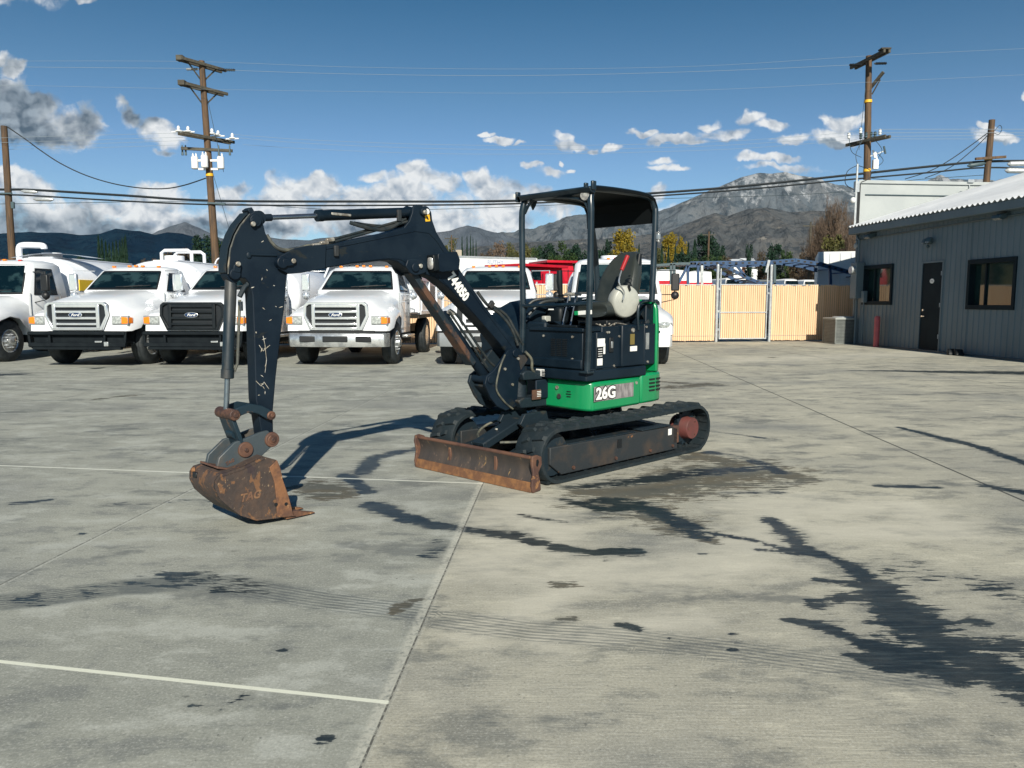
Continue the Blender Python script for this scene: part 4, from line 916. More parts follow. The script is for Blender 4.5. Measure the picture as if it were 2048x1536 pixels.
def boom():
    b = empty('boom', (0, 0, 0)); b.parent = EX
    prof = [(2.833,1.826),(2.634,1.846),(2.429,1.895),(2.167,1.954),(2.039,1.995),(1.95,2.03),(1.83,2.023),(1.717,1.985),(1.643,1.894),(1.557,1.804),(1.474,1.697),(1.201,1.405),(1.016,1.23),(0.81,1.074),(0.779,1.016),(0.816,0.969),(0.89,0.956),(0.927,0.984),(1.179,1.226),(1.406,1.406),(1.611,1.564),(1.727,1.632),(1.836,1.656),(1.894,1.666),(1.984,1.686),(2.03,1.707),(2.094,1.746),(2.171,1.754),(2.508,1.713),(2.749,1.671),(2.865,1.648)]
    m = MB(); m.prism(prof, -.072, .072); bb = m.build('boom_beam', 'paint', b, bevel=.008)
    fork = [(3.085,1.707),(3.059,1.743),(2.934,1.804),(2.833,1.826),(2.706,1.839),(2.718,1.676),(2.749,1.671),(2.903,1.64),(2.995,1.631),(3.062,1.662)]
    for s in (1, -1):
        m = MB(); m.prism(fork, s*.060, s*.088); m.build('fork_plate', 'paint', b, bevel=.004)
    ear = [(2.039,1.987),(1.977,2.05),(1.948,2.115),(1.943,2.156),(1.909,2.178),(1.789,2.166),(1.765,2.13),(1.756,2.07),(1.717,1.985),(1.673,1.919),(1.831,1.956)]
    for s in (1, -1):
        m = MB(); m.prism(ear, s*.046, s*.070); m.build('cylinder_ear', 'paint', b, bevel=.004)
    # belly bracket for the lift cylinder
    br = [(2.015,1.763),(1.892,1.776),(1.835,1.729),(1.84,1.671),(1.894,1.655),(1.951,1.646),(1.998,1.667),(2.035,1.715)]
    for s in (1, -1):
        m = MB(); m.prism(br, s*.072, s*.094); m.build('belly_bracket', 'paint', b, bevel=.006)
    # raised seams along both edges of the side plate
    m = MB()
    for ed in ([(2.749,1.8),(2.508,1.849),(2.171,1.924),(1.931,1.979),(1.796,1.973),(1.727,1.923),(1.587,1.768),(1.268,1.43),(0.859,1.032)], [(2.511,1.727),(2.175,1.768),(2.075,1.765),(1.973,1.724),(1.839,1.667),(1.691,1.633),(1.432,1.442),(0.98,1.046)]):
        m.tube([(x, .0735, z) for x, z in ed], .004, 6)
    m.build('weld_seam', 'paint', bb)
    # stiffener patch with the step in the plate
    m = MB(); m.prism([(1.759,1.819),(1.576,1.838),(1.545,1.777),(1.557,1.694),(1.731,1.674),(1.78,1.688),(1.769,1.807)], .074, .150); wl = m.build('lamp_guard', 'paint', b, bevel=.006)
    c = Vector((1.785,0.13,1.743))
    m = MB(); m.box(c+Vector((.018, .0, .0)), (.05, .085, .125), (0, R(8), 0)); lm = m.build('work_lamp', 'black_plastic', wl, bevel=.01)
    m = MB(); secs = []
    for off, s_ in ((.042, 1.), (.050, .92), (.054, .6)):
        secs.append([(c.x+off+.012*math.sin(R(8)), c.y+.033*s_*math.copysign(abs(math.cos(a))**.6, math.cos(a)), c.z-.004+.048*s_*math.copysign(abs(math.sin(a))**.6, math.sin(a))) for a in [2*math.pi*i/20 for i in range(20)]])
    m.loft(secs); m.build('lamp_lens', 'lens', lm, smooth=60)
    # pins
    for (px_, r, hw, nm) in (((3.043,0.09,1.704), .040, .105, 1), ((1.853,0.07,2.127), .030, .095, 0), ((1.952,0.09,1.705), .034, .11, 0)):
        m = MB(); m.cyl((px_[0], -hw, px_[2]), (px_[0], hw, px_[2]), r, n=24); m.build('pivot_pin', 'paint', b, bevel=.006)
    m = MB()
    for q in ((2.967,0.09,1.717), (1.903,0.095,1.718), (1.855,0.073,2.122)):
        m.cyl((q[0], .088 if q[0] > 2 else .072, q[2]), (q[0], .112, q[2]), .017, n=10)
    m.each('pin_bolt', 'bolt', b, bevel=.003)
    f = MB(); q0, q1 = Vector((3.043,0.09,1.701)), Vector((2.967,0.09,1.71)); f.beam((q0.x, .098, q0.z), (q1.x, .098, q1.z), .05, .016, (0, 1, 0)); f.build('pin_keeper', 'paint', b, bevel=.006)
    q = (1.805,0.071,2.134); m = MB(); m.lathe([(.021, 0), (.001, .002)], (q[0], .0705, q[2]), (0, 1, 0), 16); m.build('white_dot_sticker', 'white_decal', b)
    q = (1.806,0.071,2.085); m = MB(); m.box((q[0], .0715, q[2]), (.046, .002, .050), (0, R(8), 0)); ys = m.build('yellow_warning_sticker', 'yellow_decal', b, smooth=0)
    m = MB(); m.box((q[0], .0732, q[2]), (.012, .001, .028), (0, R(25), 0)); m.box((q[0]+.004, .0734, q[2]-.004), (.024, .001, .006), (0, R(-20), 0)); m.build('sticker_symbol', 'black_decal', ys, smooth=0)
    q = (1.499,0.073,1.565)
    t = text('744050', .110, 'white_decal', b, (q[0], .0728, q[2]), (-.686, 0, -.728), (-.728, 0, .686), 'unit_number', .0007, .006, sx=.78)
    # clamps and hoses on the back of the boom
    hp = [(2.806,0.03,1.809), (2.701,0.03,1.838), (2.401,0.03,1.924), (2.082,0.03,2.016), (1.966,0.03,2.05)]
    m = MB(); m.tube(smoothpts(hp, 4), .010, 8); m.tube(smoothpts([(x, -.02, z+.012) for x, y, z in hp], 4), .010, 8); m.each('boom_hose', 'hose', b)
    m = MB(); m.tube(smoothpts([(2.675,0.02,1.85), (2.602,0.02,1.885), (2.385,0.02,1.947), (1.972,0.02,2.069)], 4), .009, 8); m.build('boom_hard_line', 'hose', b)
    m = MB()
    for (x, y) in ((641,488), (652,482), (662,480), (630,490)): m.cyl((4.745,1,2.661), (4.745,1,2.661), .001, n=3) if False else None
    for i, q in enumerate(((2.764,0.05,1.83), (2.701,0.05,1.85), (2.647,0.04,1.874))): m.cyl((q[0]+.03, q[1], q[2]-.004), (q[0]-.03, q[1], q[2]+.006), .016, n=10)
    m.each('hose_fitting', 'bolt', b, bevel=.003)
    m = MB(); q = (2.627,0.075,1.798); m.box((q[0], .085, q[2]), (.035, .02, .075)); q = (1.155,0.075,1.425); m.box((q[0], .09, q[2]), (.06, .03, .045), (0, R(45), 0)); m.each('hose_clamp', 'frame_grey', b, bevel=.006)
    m = MB(); m.tube(smoothpts([(1.245,0.02,1.528), (1.15,0.04,1.421), (1.024,0.06,1.345), (0.922,0.09,1.229), (0.847,0.1,1.076)], 5), .014, 8); m.tube(smoothpts([(1.055,0,1.412), (0.913,0.02,1.334), (0.833,0.05,1.204), (0.744,0.06,1.071)], 5), .013, 8); m.each('foot_hose', 'hose', b)
    m = MB(); m.tube(smoothpts([(3.088,-0.02,1.886), (3.058,-0,1.828), (3.004,0.01,1.794), (2.919,0.01,1.795), (2.817,0.01,1.823), (2.746,0.02,1.836)], 5), .013, 8); m.build('knuckle_hose', 'hose_tan', b)
    m = MB(); m.tube(smoothpts([(3.068,-0.04,1.869), (3.018,-0.03,1.805), (2.935,-0.03,1.776), (2.846,-0.02,1.806)], 5), .014, 8); m.build('knuckle_hose', 'hose', b)
    # dipper cylinder above
    c = empty('dipper_cylinder', (0, 0, 0)); c.parent = EX
    A_, B_, R0 = Vector((3.161,-0,1.989)), Vector((1.797,-0,2.137)), Vector((2.727,0,2.037))
    A_.y = B_.y = R0.y = 0
    m = MB(); dv = (B_-R0).normalized(); m.lathe([(.030, 0), (.041, .004), (.041, .05), (.038, .055), (.038, (B_-R0).length-.16), (.041, (B_-R0).length-.15), (.041, (B_-R0).length-.09), (.02, (B_-R0).length-.08)], R0, dv, 22); m.beam(B_-dv*.1, B_+dv*.02, .05, .06); m.cyl((B_.x, -.04, B_.z), (B_.x, .04, B_.z), .042, n=18); m.build('cylinder_barrel', 'paint_clean', c)
    m = MB(); m.cyl(A_, R0+dv*.02, .0165, n=16); m.build('cylinder_rod', 'rod_steel', c)
    m = MB(); m.cyl(A_, A_+dv*.10, .024, n=14); m.cyl((A_.x, -.035, A_.z), (A_.x, .035, A_.z), .045, n=20); m.build('rod_eye', 'paint', c)
    e = R0+dv*.18; m = MB(); m.box(e+Vector((0, .035, .0)), (.16, .012, .018)); m.build('cylinder_port', 'bolt', c, bevel=.004)
    m = MB(); m.tube(smoothpts([(2.468,0.02,2.008), (2.389,0.04,1.987), (2.269,0.04,1.971), (2.158,0.04,1.981), (2.05,0.03,2.03), (2,0.02,2.06)], 5), .014, 8); m.tube(smoothpts([(2.401,-0.03,2.013), (2.285,-0.03,2.006), (2.13,-0.03,2.01), (1.998,-0.02,2.048)], 5), .012, 8); m.each('cylinder_hose', 'hose', c)
    q = (2.051,0.045,2.087); m = MB(); m.box((q[0], .04, q[2]), (.035, .02, .085)); m.build('cylinder_clamp', 'frame_grey', c, bevel=.004)
    # lift cylinder below
    c = empty('boom_cylinder', (0, 0, 0)); c.parent = EX
    A_, B_, R0 = Vector((1.897,0,1.683)), Vector((1.121,-0,0.785)), Vector((1.612,-0,1.351)); A_.y = B_.y = 0; R0 = A_+(B_-A_)*((R0-A_).length/(B_-A_).length); R0.y = 0
    dv = (B_-A_).normalized(); L = (B_-R0).length
    m = MB(); m.lathe([(.03, 0), (.046, .005), (.046, .05), (.042, .055), (.042, L-.05), (.03, L-.03)], R0, dv, 22); m.cyl((B_.x, -.05, B_.z), (B_.x, .05, B_.z), .045, n=18); m.build('cylinder_barrel', 'paint', c)
    m = MB(); m.cyl(A_, R0+dv*.02, .020, n=16); m.build('cylinder_rod', 'rod_steel', c)
    m = MB(); m.cyl((A_.x, -.04, A_.z), (A_.x, .04, A_.z), .042, n=20); m.cyl(A_, A_+dv*.09, .028, n=12); m.build('rod_eye', 'paint', c)
    side = Vector((0, 1, 0)).cross(dv).normalized()
    if side.x < 0: side = -side
    g0, g1 = A_-dv*.02+side*.050, A_+dv*((B_-A_).length*.80)+side*.062
    m = MB(); m.beam(g0, g1, .10, .008, side); m.beam(g0+Vector((0, .05, 0))-side*.016, g1+Vector((0, .05, 0))-side*.02, .006, .045, side); m.beam(g0-Vector((0, .05, 0))-side*.016, g1-Vector((0, .05, 0))-side*.02, .006, .045, side); gd = m.build('cylinder_guard', 'guard', c, bevel=.003)
    m = MB(); m.tube([R0+Vector((0, .06, 0))-side*.03, B_-dv*.12+Vector((0, .06, 0))-side*.035], .010, 8); m.tube(smoothpts([R0+Vector((0, .05, 0))-side*.05, R0+dv*.12+Vector((0, .06, 0))-side*.075, B_-dv*.2+Vector((0, .06, 0))-side*.08, B_-dv*.02+Vector((0, .05, 0))-side*.12], 5), .011, 8); m.each('cylinder_hose', 'hose', c)
    m = MB(); m.cyl(R0+Vector((0, .05, 0))-side*.03, R0+dv*.05+Vector((0, .05, 0))-side*.05, .018, n=10); m.each('hose_fitting', 'bolt', c)
M['guard'] = PM('worn_cylinder_guard', (.008, .018, .026), (.10, .05, .03), 3.2, lo=.50, hi=.60, rough=.6, bump=.3, bs=30, specks=[((.25, .2, .15), 9, .66, (1, 1, 1))])
boom()

def dipper():
    a = empty('dipper_arm', (0, 0, 0)); a.parent = EX
    prof = [(3.229,2.008),(3.194,2.03),(3.16,2.023),(3.144,1.986),(3.146,1.948),(3.134,1.895),(3.111,1.845),(3.074,1.802),(3.029,1.774),(2.964,1.758),(2.944,1.712),(2.96,1.652),(2.99,1.625),(3.016,1.407),(3.047,1.242),(3.094,0.948),(3.124,0.713),(3.125,0.571),(3.167,0.509),(3.208,0.555),(3.224,0.693),(3.24,0.814),(3.239,0.941),(3.237,1.267),(3.238,1.492),(3.253,1.568),(3.285,1.599),(3.325,1.595),(3.365,1.597),(3.39,1.622),(3.391,1.671),(3.374,1.778),(3.341,1.863),(3.302,1.928)]
    m = MB(); m.prism(prof, -.055, .055); ab = m.build('arm_beam', 'paint', a, bevel=.006)
    # curved back strap with paint worn off its edge
    st = [(3.236,2.004),(3.302,1.928),(3.341,1.863),(3.374,1.778),(3.391,1.671),(3.393,1.622)]
    m = MB()
    for s in (1, -1): m.tube([(x, s*.052, z) for x, z in st], .006, 6)
    m.build('worn_edge', 'worn_edge', ab)
    m = MB(); st2 = [(x+.012, z+.006) for x, z in st]
    m.loft([[(x, -.050, z), (x, .050, z), (x+.006, .050, z+.004), (x+.006, -.050, z+.004)] for x, z in st2]); m.build('back_strap', 'paint_dirty', a)
    m = MB(); q = (3.218,0,2.023); m.box((q[0], 0, q[2]), (.035, .09, .045), (0, R(35), 0)); m.build('arm_stop', 'paint', a, bevel=.005)
    for q, r in (((3.204,0.07,1.965), .040), ((3.354,0.07,1.622), .036), ((3.162,0.06,0.704), .030), ((3.168,0.06,0.547), .034)):
        m = MB(); m.cyl((q[0], -.072, q[2]), (q[0], .072, q[2]), r, n=22); m.build('pivot_boss', 'paint' if q[2] > 1 else 'pin', a, bevel=.005)
    m = MB()
    for q in ((3.229,0.07,1.941), (3.339,0.07,1.685)): m.cyl((q[0], .07, q[2]), (q[0], .088, q[2]), .016, n=10)
    m.each('pin_bolt', 'bolt', a, bevel=.003)
    for p0, p1 in (((3.204,0.07,1.968), (3.229,0.07,1.941)), ((3.347,0.07,1.632), (3.339,0.07,1.679))):
        m = MB(); m.beam((p0[0], .068, p0[2]), (p1[0], .068, p1[2]), .05, .014, (0, 1, 0)); m.build('pin_keeper', 'paint', a, bevel=.005)
    m = MB(); q0, q1 = (3.249,0.056,1.749), (3.066,0.056,1.75); m.cyl((q0[0], .058, q0[2]), (q1[0], .058, q1[2]), .008, n=8); m.ell((q0[0]+.005, .058, q0[2]-.005), (.018, .008, .022)); m.build('arm_grease_pipe', 'paint_clean', a)
    # real scars in the paint: bare metal nicks
    rnd = random.Random(4); m = MB()
    for (px_) in ((3.133,0.056,1.654), (3.087,0.056,1.554), (3.042,0.056,1.414), (3.166,0.056,1.405), (3.078,0.056,1.417), (3.17,0.056,1.206), (3.169,0.056,1.144), (3.19,0.056,1.135), (3.147,0.056,1.153), (3.166,0.056,1.035), (3.224,0.056,1.25), (3.12,0.056,1.329), (3.237,0.056,1.54), (3.157,0.056,1.836), (3.17,0.056,1.595), (3.185,0.056,0.888), (3.195,0.056,0.912), (3.176,0.056,0.854), (3.219,0.056,0.841), (3.193,0.056,0.965)):
        x, z = px_[0], px_[2]; an = rnd.uniform(0, 3.1); L = rnd.uniform(.006, .020); wd = rnd.uniform(.0015, .0035); dx, dz = math.cos(an)*L, math.sin(an)*L
        m.add([(x-dx, .0562, z-dz), (x+wd*math.sin(an), .0562, z-wd*math.cos(an)), (x+dx, .0562, z+dz), (x-wd*math.sin(an)*1.3, .0562, z+wd*math.cos(an))], [(0, 1, 2, 3)])
    for chain in (((3.176,0.056,1.226), (3.165,0.056,1.167), (3.158,0.056,1.068), (3.171,0.056,0.986)), ((3.206,0.056,1.168), (3.18,0.056,1.128), (3.129,0.056,1.165)), ((3.236,0.056,0.935), (3.202,0.056,0.899), (3.18,0.056,0.924), (3.147,0.056,0.875))):
        for p, q in zip(chain[:-1], chain[1:]):
            d = Vector((q[0]-p[0], 0, q[2]-p[2])); nrm = Vector((-d.z, 0, d.x)).normalized()*.0018
            m.add([(p[0]-nrm.x, .0563, p[2]-nrm.z), (p[0]+nrm.x, .0563, p[2]+nrm.z), (q[0]+nrm.x*.6, .0563, q[2]+nrm.z*.6), (q[0]-nrm.x*.6, .0563, q[2]-nrm.z*.6)], [(0, 1, 2, 3)])
    m.build('paint_scars', 'scar', ab, smooth=0)
    # bucket cylinder along the front of the arm
    c = empty('bucket_cylinder', (0, 0, 0)); c.parent = EX
    A_, B_, M0 = Vector((3.324,0,1.625)), Vector((3.42,-0,0.731)), Vector((3.389,0.03,1.028)); A_.y = B_.y = 0
    A_ = Vector((3.35, 0, 1.62)); B_ = Vector((3.42, 0, .735)); dv = (B_-A_).normalized(); L = .62
    m = MB(); m.lathe([(.03, -.02), (.037, .0), (.037, L-.06), (.041, L-.055), (.041, L), (.03, L+.004)], A_+dv*.04, dv, 22); m.build('cylinder_barrel', 'worn_barrel', c)
    m = MB(); m.cyl(A_+dv*(L+.03), B_, .0175, n=16); m.build('cylinder_rod', 'rod_steel', c)
    m = MB(); m.cyl((A_.x, -.04, A_.z), (A_.x, .04, A_.z), .05, n=20); m.build('cylinder_eye', 'paint', c)
    m = MB(); m.tube([A_+dv*.16+Vector((-.058, .012, 0)), A_+dv*(L-.05)+Vector((-.058, .012, 0)), A_+dv*(L+.0)+Vector((-.040, .01, 0))], .010, 8); m.build('hard_line', 'hose_tan', c)
    m = MB(); q = A_+dv*.12; m.tube(smoothpts([q+Vector((-.05, .02, -.02)), q+Vector((-.085, .02, .04)), q+Vector((-.11, .02, .06)), q+Vector((-.12, .02, .10))], 4), .016, 10); m.cyl(q+Vector((-.058, .012, -.11)), q+Vector((-.058, .012, -.05)), .016, n=8); m.build('hose_elbow', 'paint_dirty', c)
    # linkage
    l = empty('bucket_linkage', (0, 0, 0)); l.parent = EX
    pA, pB, pC, pD = (3.412, .734), (3.158, .703), (3.344, .500), (3.158, .543)
    for s in (1, -1):
        m = MB(); m.prism([(3.44, .75), (3.38, .775), (3.30, .795), (3.22, .775), (3.15, .735), (3.13, .70), (3.155, .672), (3.19, .685), (3.25, .725), (3.30, .740), (3.36, .725), (3.40, .698), (3.44, .71)], s*.072, s*.094); m.build('guide_link', 'link_paint', l, bevel=.004)
        m = MB(); m.beam((pA[0]+.005, s*.045, pA[1]-.02), (pC[0]+.01, s*.045, pC[1]+.02), .028, .095, (0, 1, 0)); m.build('push_link', 'link_paint', l, bevel=.005)
    m = MB(); m.cyl((3.38, -.045, .60), (3.38, .045, .60), .030, n=14); m.build('link_web', 'link_paint', l)
    for (x, z), r, hw in ((pA, .036, .115), (pB, .030, .105), (pC, .030, .105), (pD, .034, .108)):
        m = MB(); m.cyl((x, -hw, z), (x, hw, z), r, n=22); pp = m.build('link_pin', 'pin', l, bevel=.006)
        m = MB(); m.cyl((x, hw, z), (x, hw+.010, z), r*.45, n=12); m.build('pin_head', 'pin', pp, bevel=.003)
    # bucket
    b = empty('bucket', (0, 0, 0)); b.parent = EX
    ear = [(3.238,0.599),(3.181,0.606),(3.144,0.554),(3.157,0.496),(3.23,0.442),(3.315,0.402),(3.417,0.375),(3.496,0.368),(3.533,0.415),(3.518,0.471),(3.413,0.556),(3.352,0.568)]
    for s in (1, -1):
        m = MB(); m.prism(ear, s*.062, s*.092); e = m.build('bucket_ear', 'ear_steel', b, bevel=.005)
        for (x, z) in (pC, pD): 
            m = MB(); m.cyl((x, s*.09, z), (x, s*.106, z), .052, .048, n=24); m.build('ear_boss', 'rust_brown', e, bevel=.003)
    w_ = .19
    side = [(3.567,0.386),(3.414,0.412),(3.267,0.459),(3.181,0.423),(3.161,0.37),(3.146,0.291),(3.11,0.177),(3.078,0.042),(3.184,0.036),(3.337,0.051),(3.439,0.104),(3.511,0.173),(3.567,0.234),(3.595,0.303),(3.593,0.352)]
    side = [(x, max(z, .012)) for x, z in side]
    for s in (1, -1):
        m = MB(); m.prism(side, s*(w_-.014), s*w_); sp = m.build('side_plate', 'rust', b, bevel=.003)
        m = MB(); cut = [(3.181,0.423),(3.161,0.37),(3.146,0.291),(3.11,0.177),(3.078,0.042),(3.057,0.028),(3.148,0.036),(3.194,0.048),(3.194,0.159),(3.203,0.277),(3.235,0.382)]; cut = [(x, max(z, .016)) for x, z in cut]; m.prism(cut, s*w_, s*(w_+.012)); sc = m.build('side_cutter', 'rust_orange_mix', b, bevel=.003)
        m = MB()
        for q in ((3.2,0.2,0.132), (3.129,0.2,0.122)): m.cyl((q[0], s*(w_+.0115), q[2]), (q[0], s*(w_+.0135), q[2]), .012, n=12)
        m.each('cutter_hole', 'seal', sc)
    # shell: from the lip along the floor, round the back, up to the top bar
    sh = [(3.079,0.039),(3.184,0.036),(3.337,0.051),(3.439,0.104),(3.511,0.173),(3.567,0.234),(3.595,0.303),(3.593,0.352),(3.567,0.386),(3.414,0.412),(3.267,0.459)]
    sh = [(x, max(z, .010)) for x, z in sh]
    ins = []
    for i, (x, z) in enumerate(sh):
        a0, b0 = sh[max(0, i-1)], sh[min(len(sh)-1, i+1)]; d = Vector((b0[0]-a0[0], b0[1]-a0[1])).normalized(); n_ = Vector((-d.y, d.x)); 
        if n_.x*(3.3-x)+n_.y*(.25-z) < 0: n_ = -n_
        ins.append((x+n_.x*.016, z+n_.y*.016))
    m = MB(); k = len(sh)
    for lst, yy in ((sh, -w_-.004), (sh, w_+.004), (ins, w_+.004), (ins, -w_-.004)): m.v += [(x, yy, z) for x, z in lst]
    for i in range(k-1):
        m.f += [(i, i+1, k+i+1, k+i), (k+i, k+i+1, 2*k+i+1, 2*k+i), (2*k+i, 2*k+i+1, 3*k+i+1, 3*k+i), (3*k+i, 3*k+i+1, i+1, i)]
    m.f += [(0, k, 2*k, 3*k), (k-1, 4*k-1, 3*k-1, 2*k-1)]
    m.build('bucket_shell', 'rust', b, smooth=45)
    m = MB(); m.box((3.50, 0, .405), (.10, .26, .012), (0, R(-16), 0)); m.build('mount_pad', 'rust_brown', b, bevel=.003)
    m = MB(); q = (3.575, -.02, .345); m.box((3.592, -.10, .345), (.02, .055, .035), (0, R(-10), 0)); m.build('drain_slot', 'seal', b, bevel=.004)
    m = MB(); m.cyl((3.585, -.14, .37), (3.602, -.14, .372), .02, .012, n=10); m.build('weld_knob', 'rust_orange', b)
    for yy in (-.155, 0, .155):
        m = MB(); m.loft([[(3.12, yy-.03, .012), (3.12, yy+.03, .012), (3.12, yy+.03, .060), (3.12, yy-.03, .060)], [(3.04, yy-.028, .012), (3.04, yy+.028, .012), (3.04, yy+.028, .055), (3.04, yy-.028, .055)], [(2.97, yy-.026, .012), (2.97, yy+.026, .012), (2.97, yy+.026, .034), (2.97, yy-.026, .034)], [(2.90, yy-.018, .010), (2.90, yy+.018, .010), (2.90, yy+.018, .016), (2.90, yy-.018, .016)]])
        m.build('bucket_tooth', 'rust_orange_mix', b, bevel=.003)
    sp = [o for o in b.children if o.name.startswith('side_plate')][0]
    q = (3.374,0.19,0.215); text('TAG', .070, 'rust_raised', sp, (q[0], .190, q[2]), (-.99, 0, .06), (.15, 0, 1), 'cast_lettering', .004, .002, shear=.35)
    q = (3.462,0.092,0.434); text('TAG', .030, 'rust_brown', b, (q[0]-.01, .092, q[2]), (-.93, 0, .35), (.2, 0, 1), 'cast_lettering', .003, .001, shear=.3)
M['scar'] = PM('bare_metal_scar', (.36, .32, .24), (.55, .53, .48), 40, rough=.5)
M['worn_edge'] = PM('worn_paint_edge', (.02, .028, .03), (.22, .19, .14), 9, lo=.42, hi=.6, rough=.6)
M['worn_barrel'] = PM('worn_cylinder_barrel', (.005, .015, .024), (.045, .045, .042), 6, lo=.50, hi=.66, rough=.5, stretch=(1, 1, .3), bump=.2, bs=30, specks=[((.22, .2, .17), 12, .68, (1, 1, .5))])
M['link_paint'] = PM('chipped_link_paint', (.006, .020, .032), (.13, .075, .045), 9, lo=.57, hi=.66, rough=.5, bump=.2, bs=30)
M['ear_steel'] = PM('grey_worn_ear', (.045, .060, .070), (.10, .085, .07), 5, lo=.45, hi=.68, rough=.5, bump=.2, bs=30)
M['rust_orange_mix'] = PM('orange_brown_rust', (.20, .092, .042), (.10, .050, .032), 10, lo=.4, hi=.62, rough=.75, bump=.4, bs=40, specks=[((.40, .24, .12), 22, .64, (1, 1, 1))])
M['rust_raised'] = PM('raised_cast_letters', (.13, .07, .045), (.22, .12, .06), 20, rough=.7)
dipper()
# ------------------------------------------------------------------ buildings on the right
KX, KY = 11.73, 26.5
WANG = math.atan2(-1, .106)
def wall_root(name): return empty(name, (KX, KY, 0), WANG)     # local x runs along the wall towards the camera, y into the building
def siding_panel(m, s0, s1, z0, z1, y=0., period=.21, dep=.016):
    xs = []; s = math.floor(s0/period)*period
    while s < s1+period:
        for a, d in ((0, 0), (.62, 0), (.70, 1), (.88, 1), (.96, 0)):
            xs.append((s+a*period, -d*dep))
        s += period
    pts = [(s0, 0)]+[(x, d) for x, d in xs if s0 < x < s1]+[(s1, 0)]
    k = len(m.v)
    for x, d in pts: m.v.append((x, y+d, z0)); m.v.append((x, y+d, z1))
    for i in range(len(pts)-1): m.f.append((k+2*i, k+2*i+2, k+2*i+3, k+2*i+1))
def office():
    r = wall_root('office_building')
    tag(r, 'low slate grey metal sided office with pale corrugated roof, black door and two windows', 'building')
    S1 = 16.; ZE = 3.93
    sw = ((0.537,1.433), (2.102,2.542)); dr = ((3.648,0.046), (4.481,2.562)); bw = ((5.618,1.329), (7.268,2.471))
    m = MB()
    ops = [(sw[0][0], sw[1][0], sw[0][1], sw[1][1]), (dr[0][0], dr[1][0], 0.0, dr[1][1]), (bw[0][0], bw[1][0], bw[0][1], bw[1][1])]
    s = 0.
    for (a, b, z0, z1) in ops:
        siding_panel(m, s, a, 0, ZE)
        if z0 > .1: siding_panel(m, a, b, 0, z0)
        siding_panel(m, a, b, z1, ZE); s = b
    siding_panel(m, s, S1, 0, ZE)
    m.build('wall', 'siding', r, smooth=0, fix=False)
    m = MB(); m.prism([(0, 0), (9.5, 0), (9.5, 3.93+9.5*.30-.3), (0, 3.90)], .0, .06, axis='x')
    m.box2((-.0, .35, 0), (S1, .5, 3.6)); m.build('gable_wall', 'siding', r, smooth=0)
    # roof sheet: corrugated across the slope
    m = MB(); k = 0; per = .20; nx = int(S1/per*6); ys = (-.34, 3, 6, 9.8)
    for i in range(nx+1):
        x = -.10+(S1+.1)*i/nx; h = .034*math.cos(2*math.pi*x/per)
        for y in ys: m.v.append((x, y, 3.955+y*.30+.10+h))
    n = len(ys)
    for i in range(nx):
        for j in range(n-1): m.f.append((i*n+j, (i+1)*n+j, (i+1)*n+j+1, i*n+j+1))
    rf = m.build('roof', 'roofmetal', r, smooth=60, fix=False)
    m = MB(); m.box2((-.08, -.30, 3.70), (S1, -.02, 3.915)); m.build('eave_soffit', 'siding', rf, bevel=.01)
    m = MB(); m.tube([(0, -.06, 3.52), (6, -.07, 3.58), (S1, -.07, 3.58)], .022, 8); m.build('eave_conduit', 'trim', r)
    m = MB(); m.box2((-.03, -.05, 0), (.06, .02, 3.7)); m.build('corner_trim', 'siding', r, bevel=.006)
    for (a, b, z0, z1), lab in ((ops[0], 'small window beside the meter box'), (ops[2], 'larger window right of the black door')):
        f = .09; dp = .14
        m = MB(); m.box2((a-.05, -.05, z1-.03), (b+.05, dp, z1+.09)); m.box2((a-.05, -.05, z0-.09), (b+.05, dp, z0+.03)); m.box2((a-.05, -.05, z0+.03), (a+.05, dp, z1-.03)); m.box2((b-.05, -.05, z0+.03), (b+.05, dp, z1-.03))
        wf = m.build('window', 'door', r, bevel=.006); wf['label'] = lab
        m = MB(); m.box2((a+.05, dp-.02, z0+.03), (b-.05, dp, z1-.03)); m.build('pane', 'pane', wf, smooth=0)
        m = MB(); mx = a+(b-a)*.30; m.box2((mx-.025, dp-.06, z0+.03), (mx+.025, dp-.022, z1-.03)); m.build('mullion', 'door', wf, smooth=0)
        m = MB(); m.box2((a+.05, dp-.014, z0-.2), (mx-.025, dp-.011, z1-.03)) if False else m.box2((a+.04, dp+.02, z0), (mx, dp+.03, z1)); m.build('blind', 'seal', wf, smooth=0)
    a, b, z0, z1 = ops[1]
    m = MB(); m.box2((a-.03, -.012, .01), (b+.03, .06, z1)); d = m.build('door', 'door', r, bevel=.008)
    m = MB(); m.box2((a-.09, -.035, 0), (a-.03, .06, z1+.05)); m.box2((b+.03, -.035, 0), (b+.09, .06, z1+.05)); m.box2((a-.03, -.035, z1), (b+.03, .06, z1+.05)); m.build('door_frame', 'siding', d, bevel=.005)
    m = MB(); m.cyl((a+.10, -.01, 1.02), (a+.10, -.07, 1.02), .025, n=10); m.beam((a+.10, -.07, 1.02), (a+.24, -.07, 1.02), .02, .02); m.cyl((a+.10, -.01, 1.20), (a+.10, -.04, 1.20), .03, n=12); m.build('handle', 'chrome', d)
    for z in (.45, 1.35, 2.25):
        m = MB(); m.cyl((b-.01, -.02, z-.06), (b-.01, -.02, z+.06), .012, n=6); m.build('hinge', 'galv', d)
    q = (4.068,2.039); m = MB(); k = len(m.v)
    m.loft([[(q[0]+.095*math.cos(t)*e, y_, q[1]+.07*math.sin(t)*e) for t in [2*math.pi*i/24 for i in range(24)]] for y_, e in ((-.014, 1.), (-.022, .97))]); sg = m.build('door_sign', 'white_decal', d)
    text('OFFICE', .04, 'decal_grey', sg, (q[0], -.0235, q[1]), (1, 0, 0), (0, 0, 1), 'sign_lettering', .0006, .001)
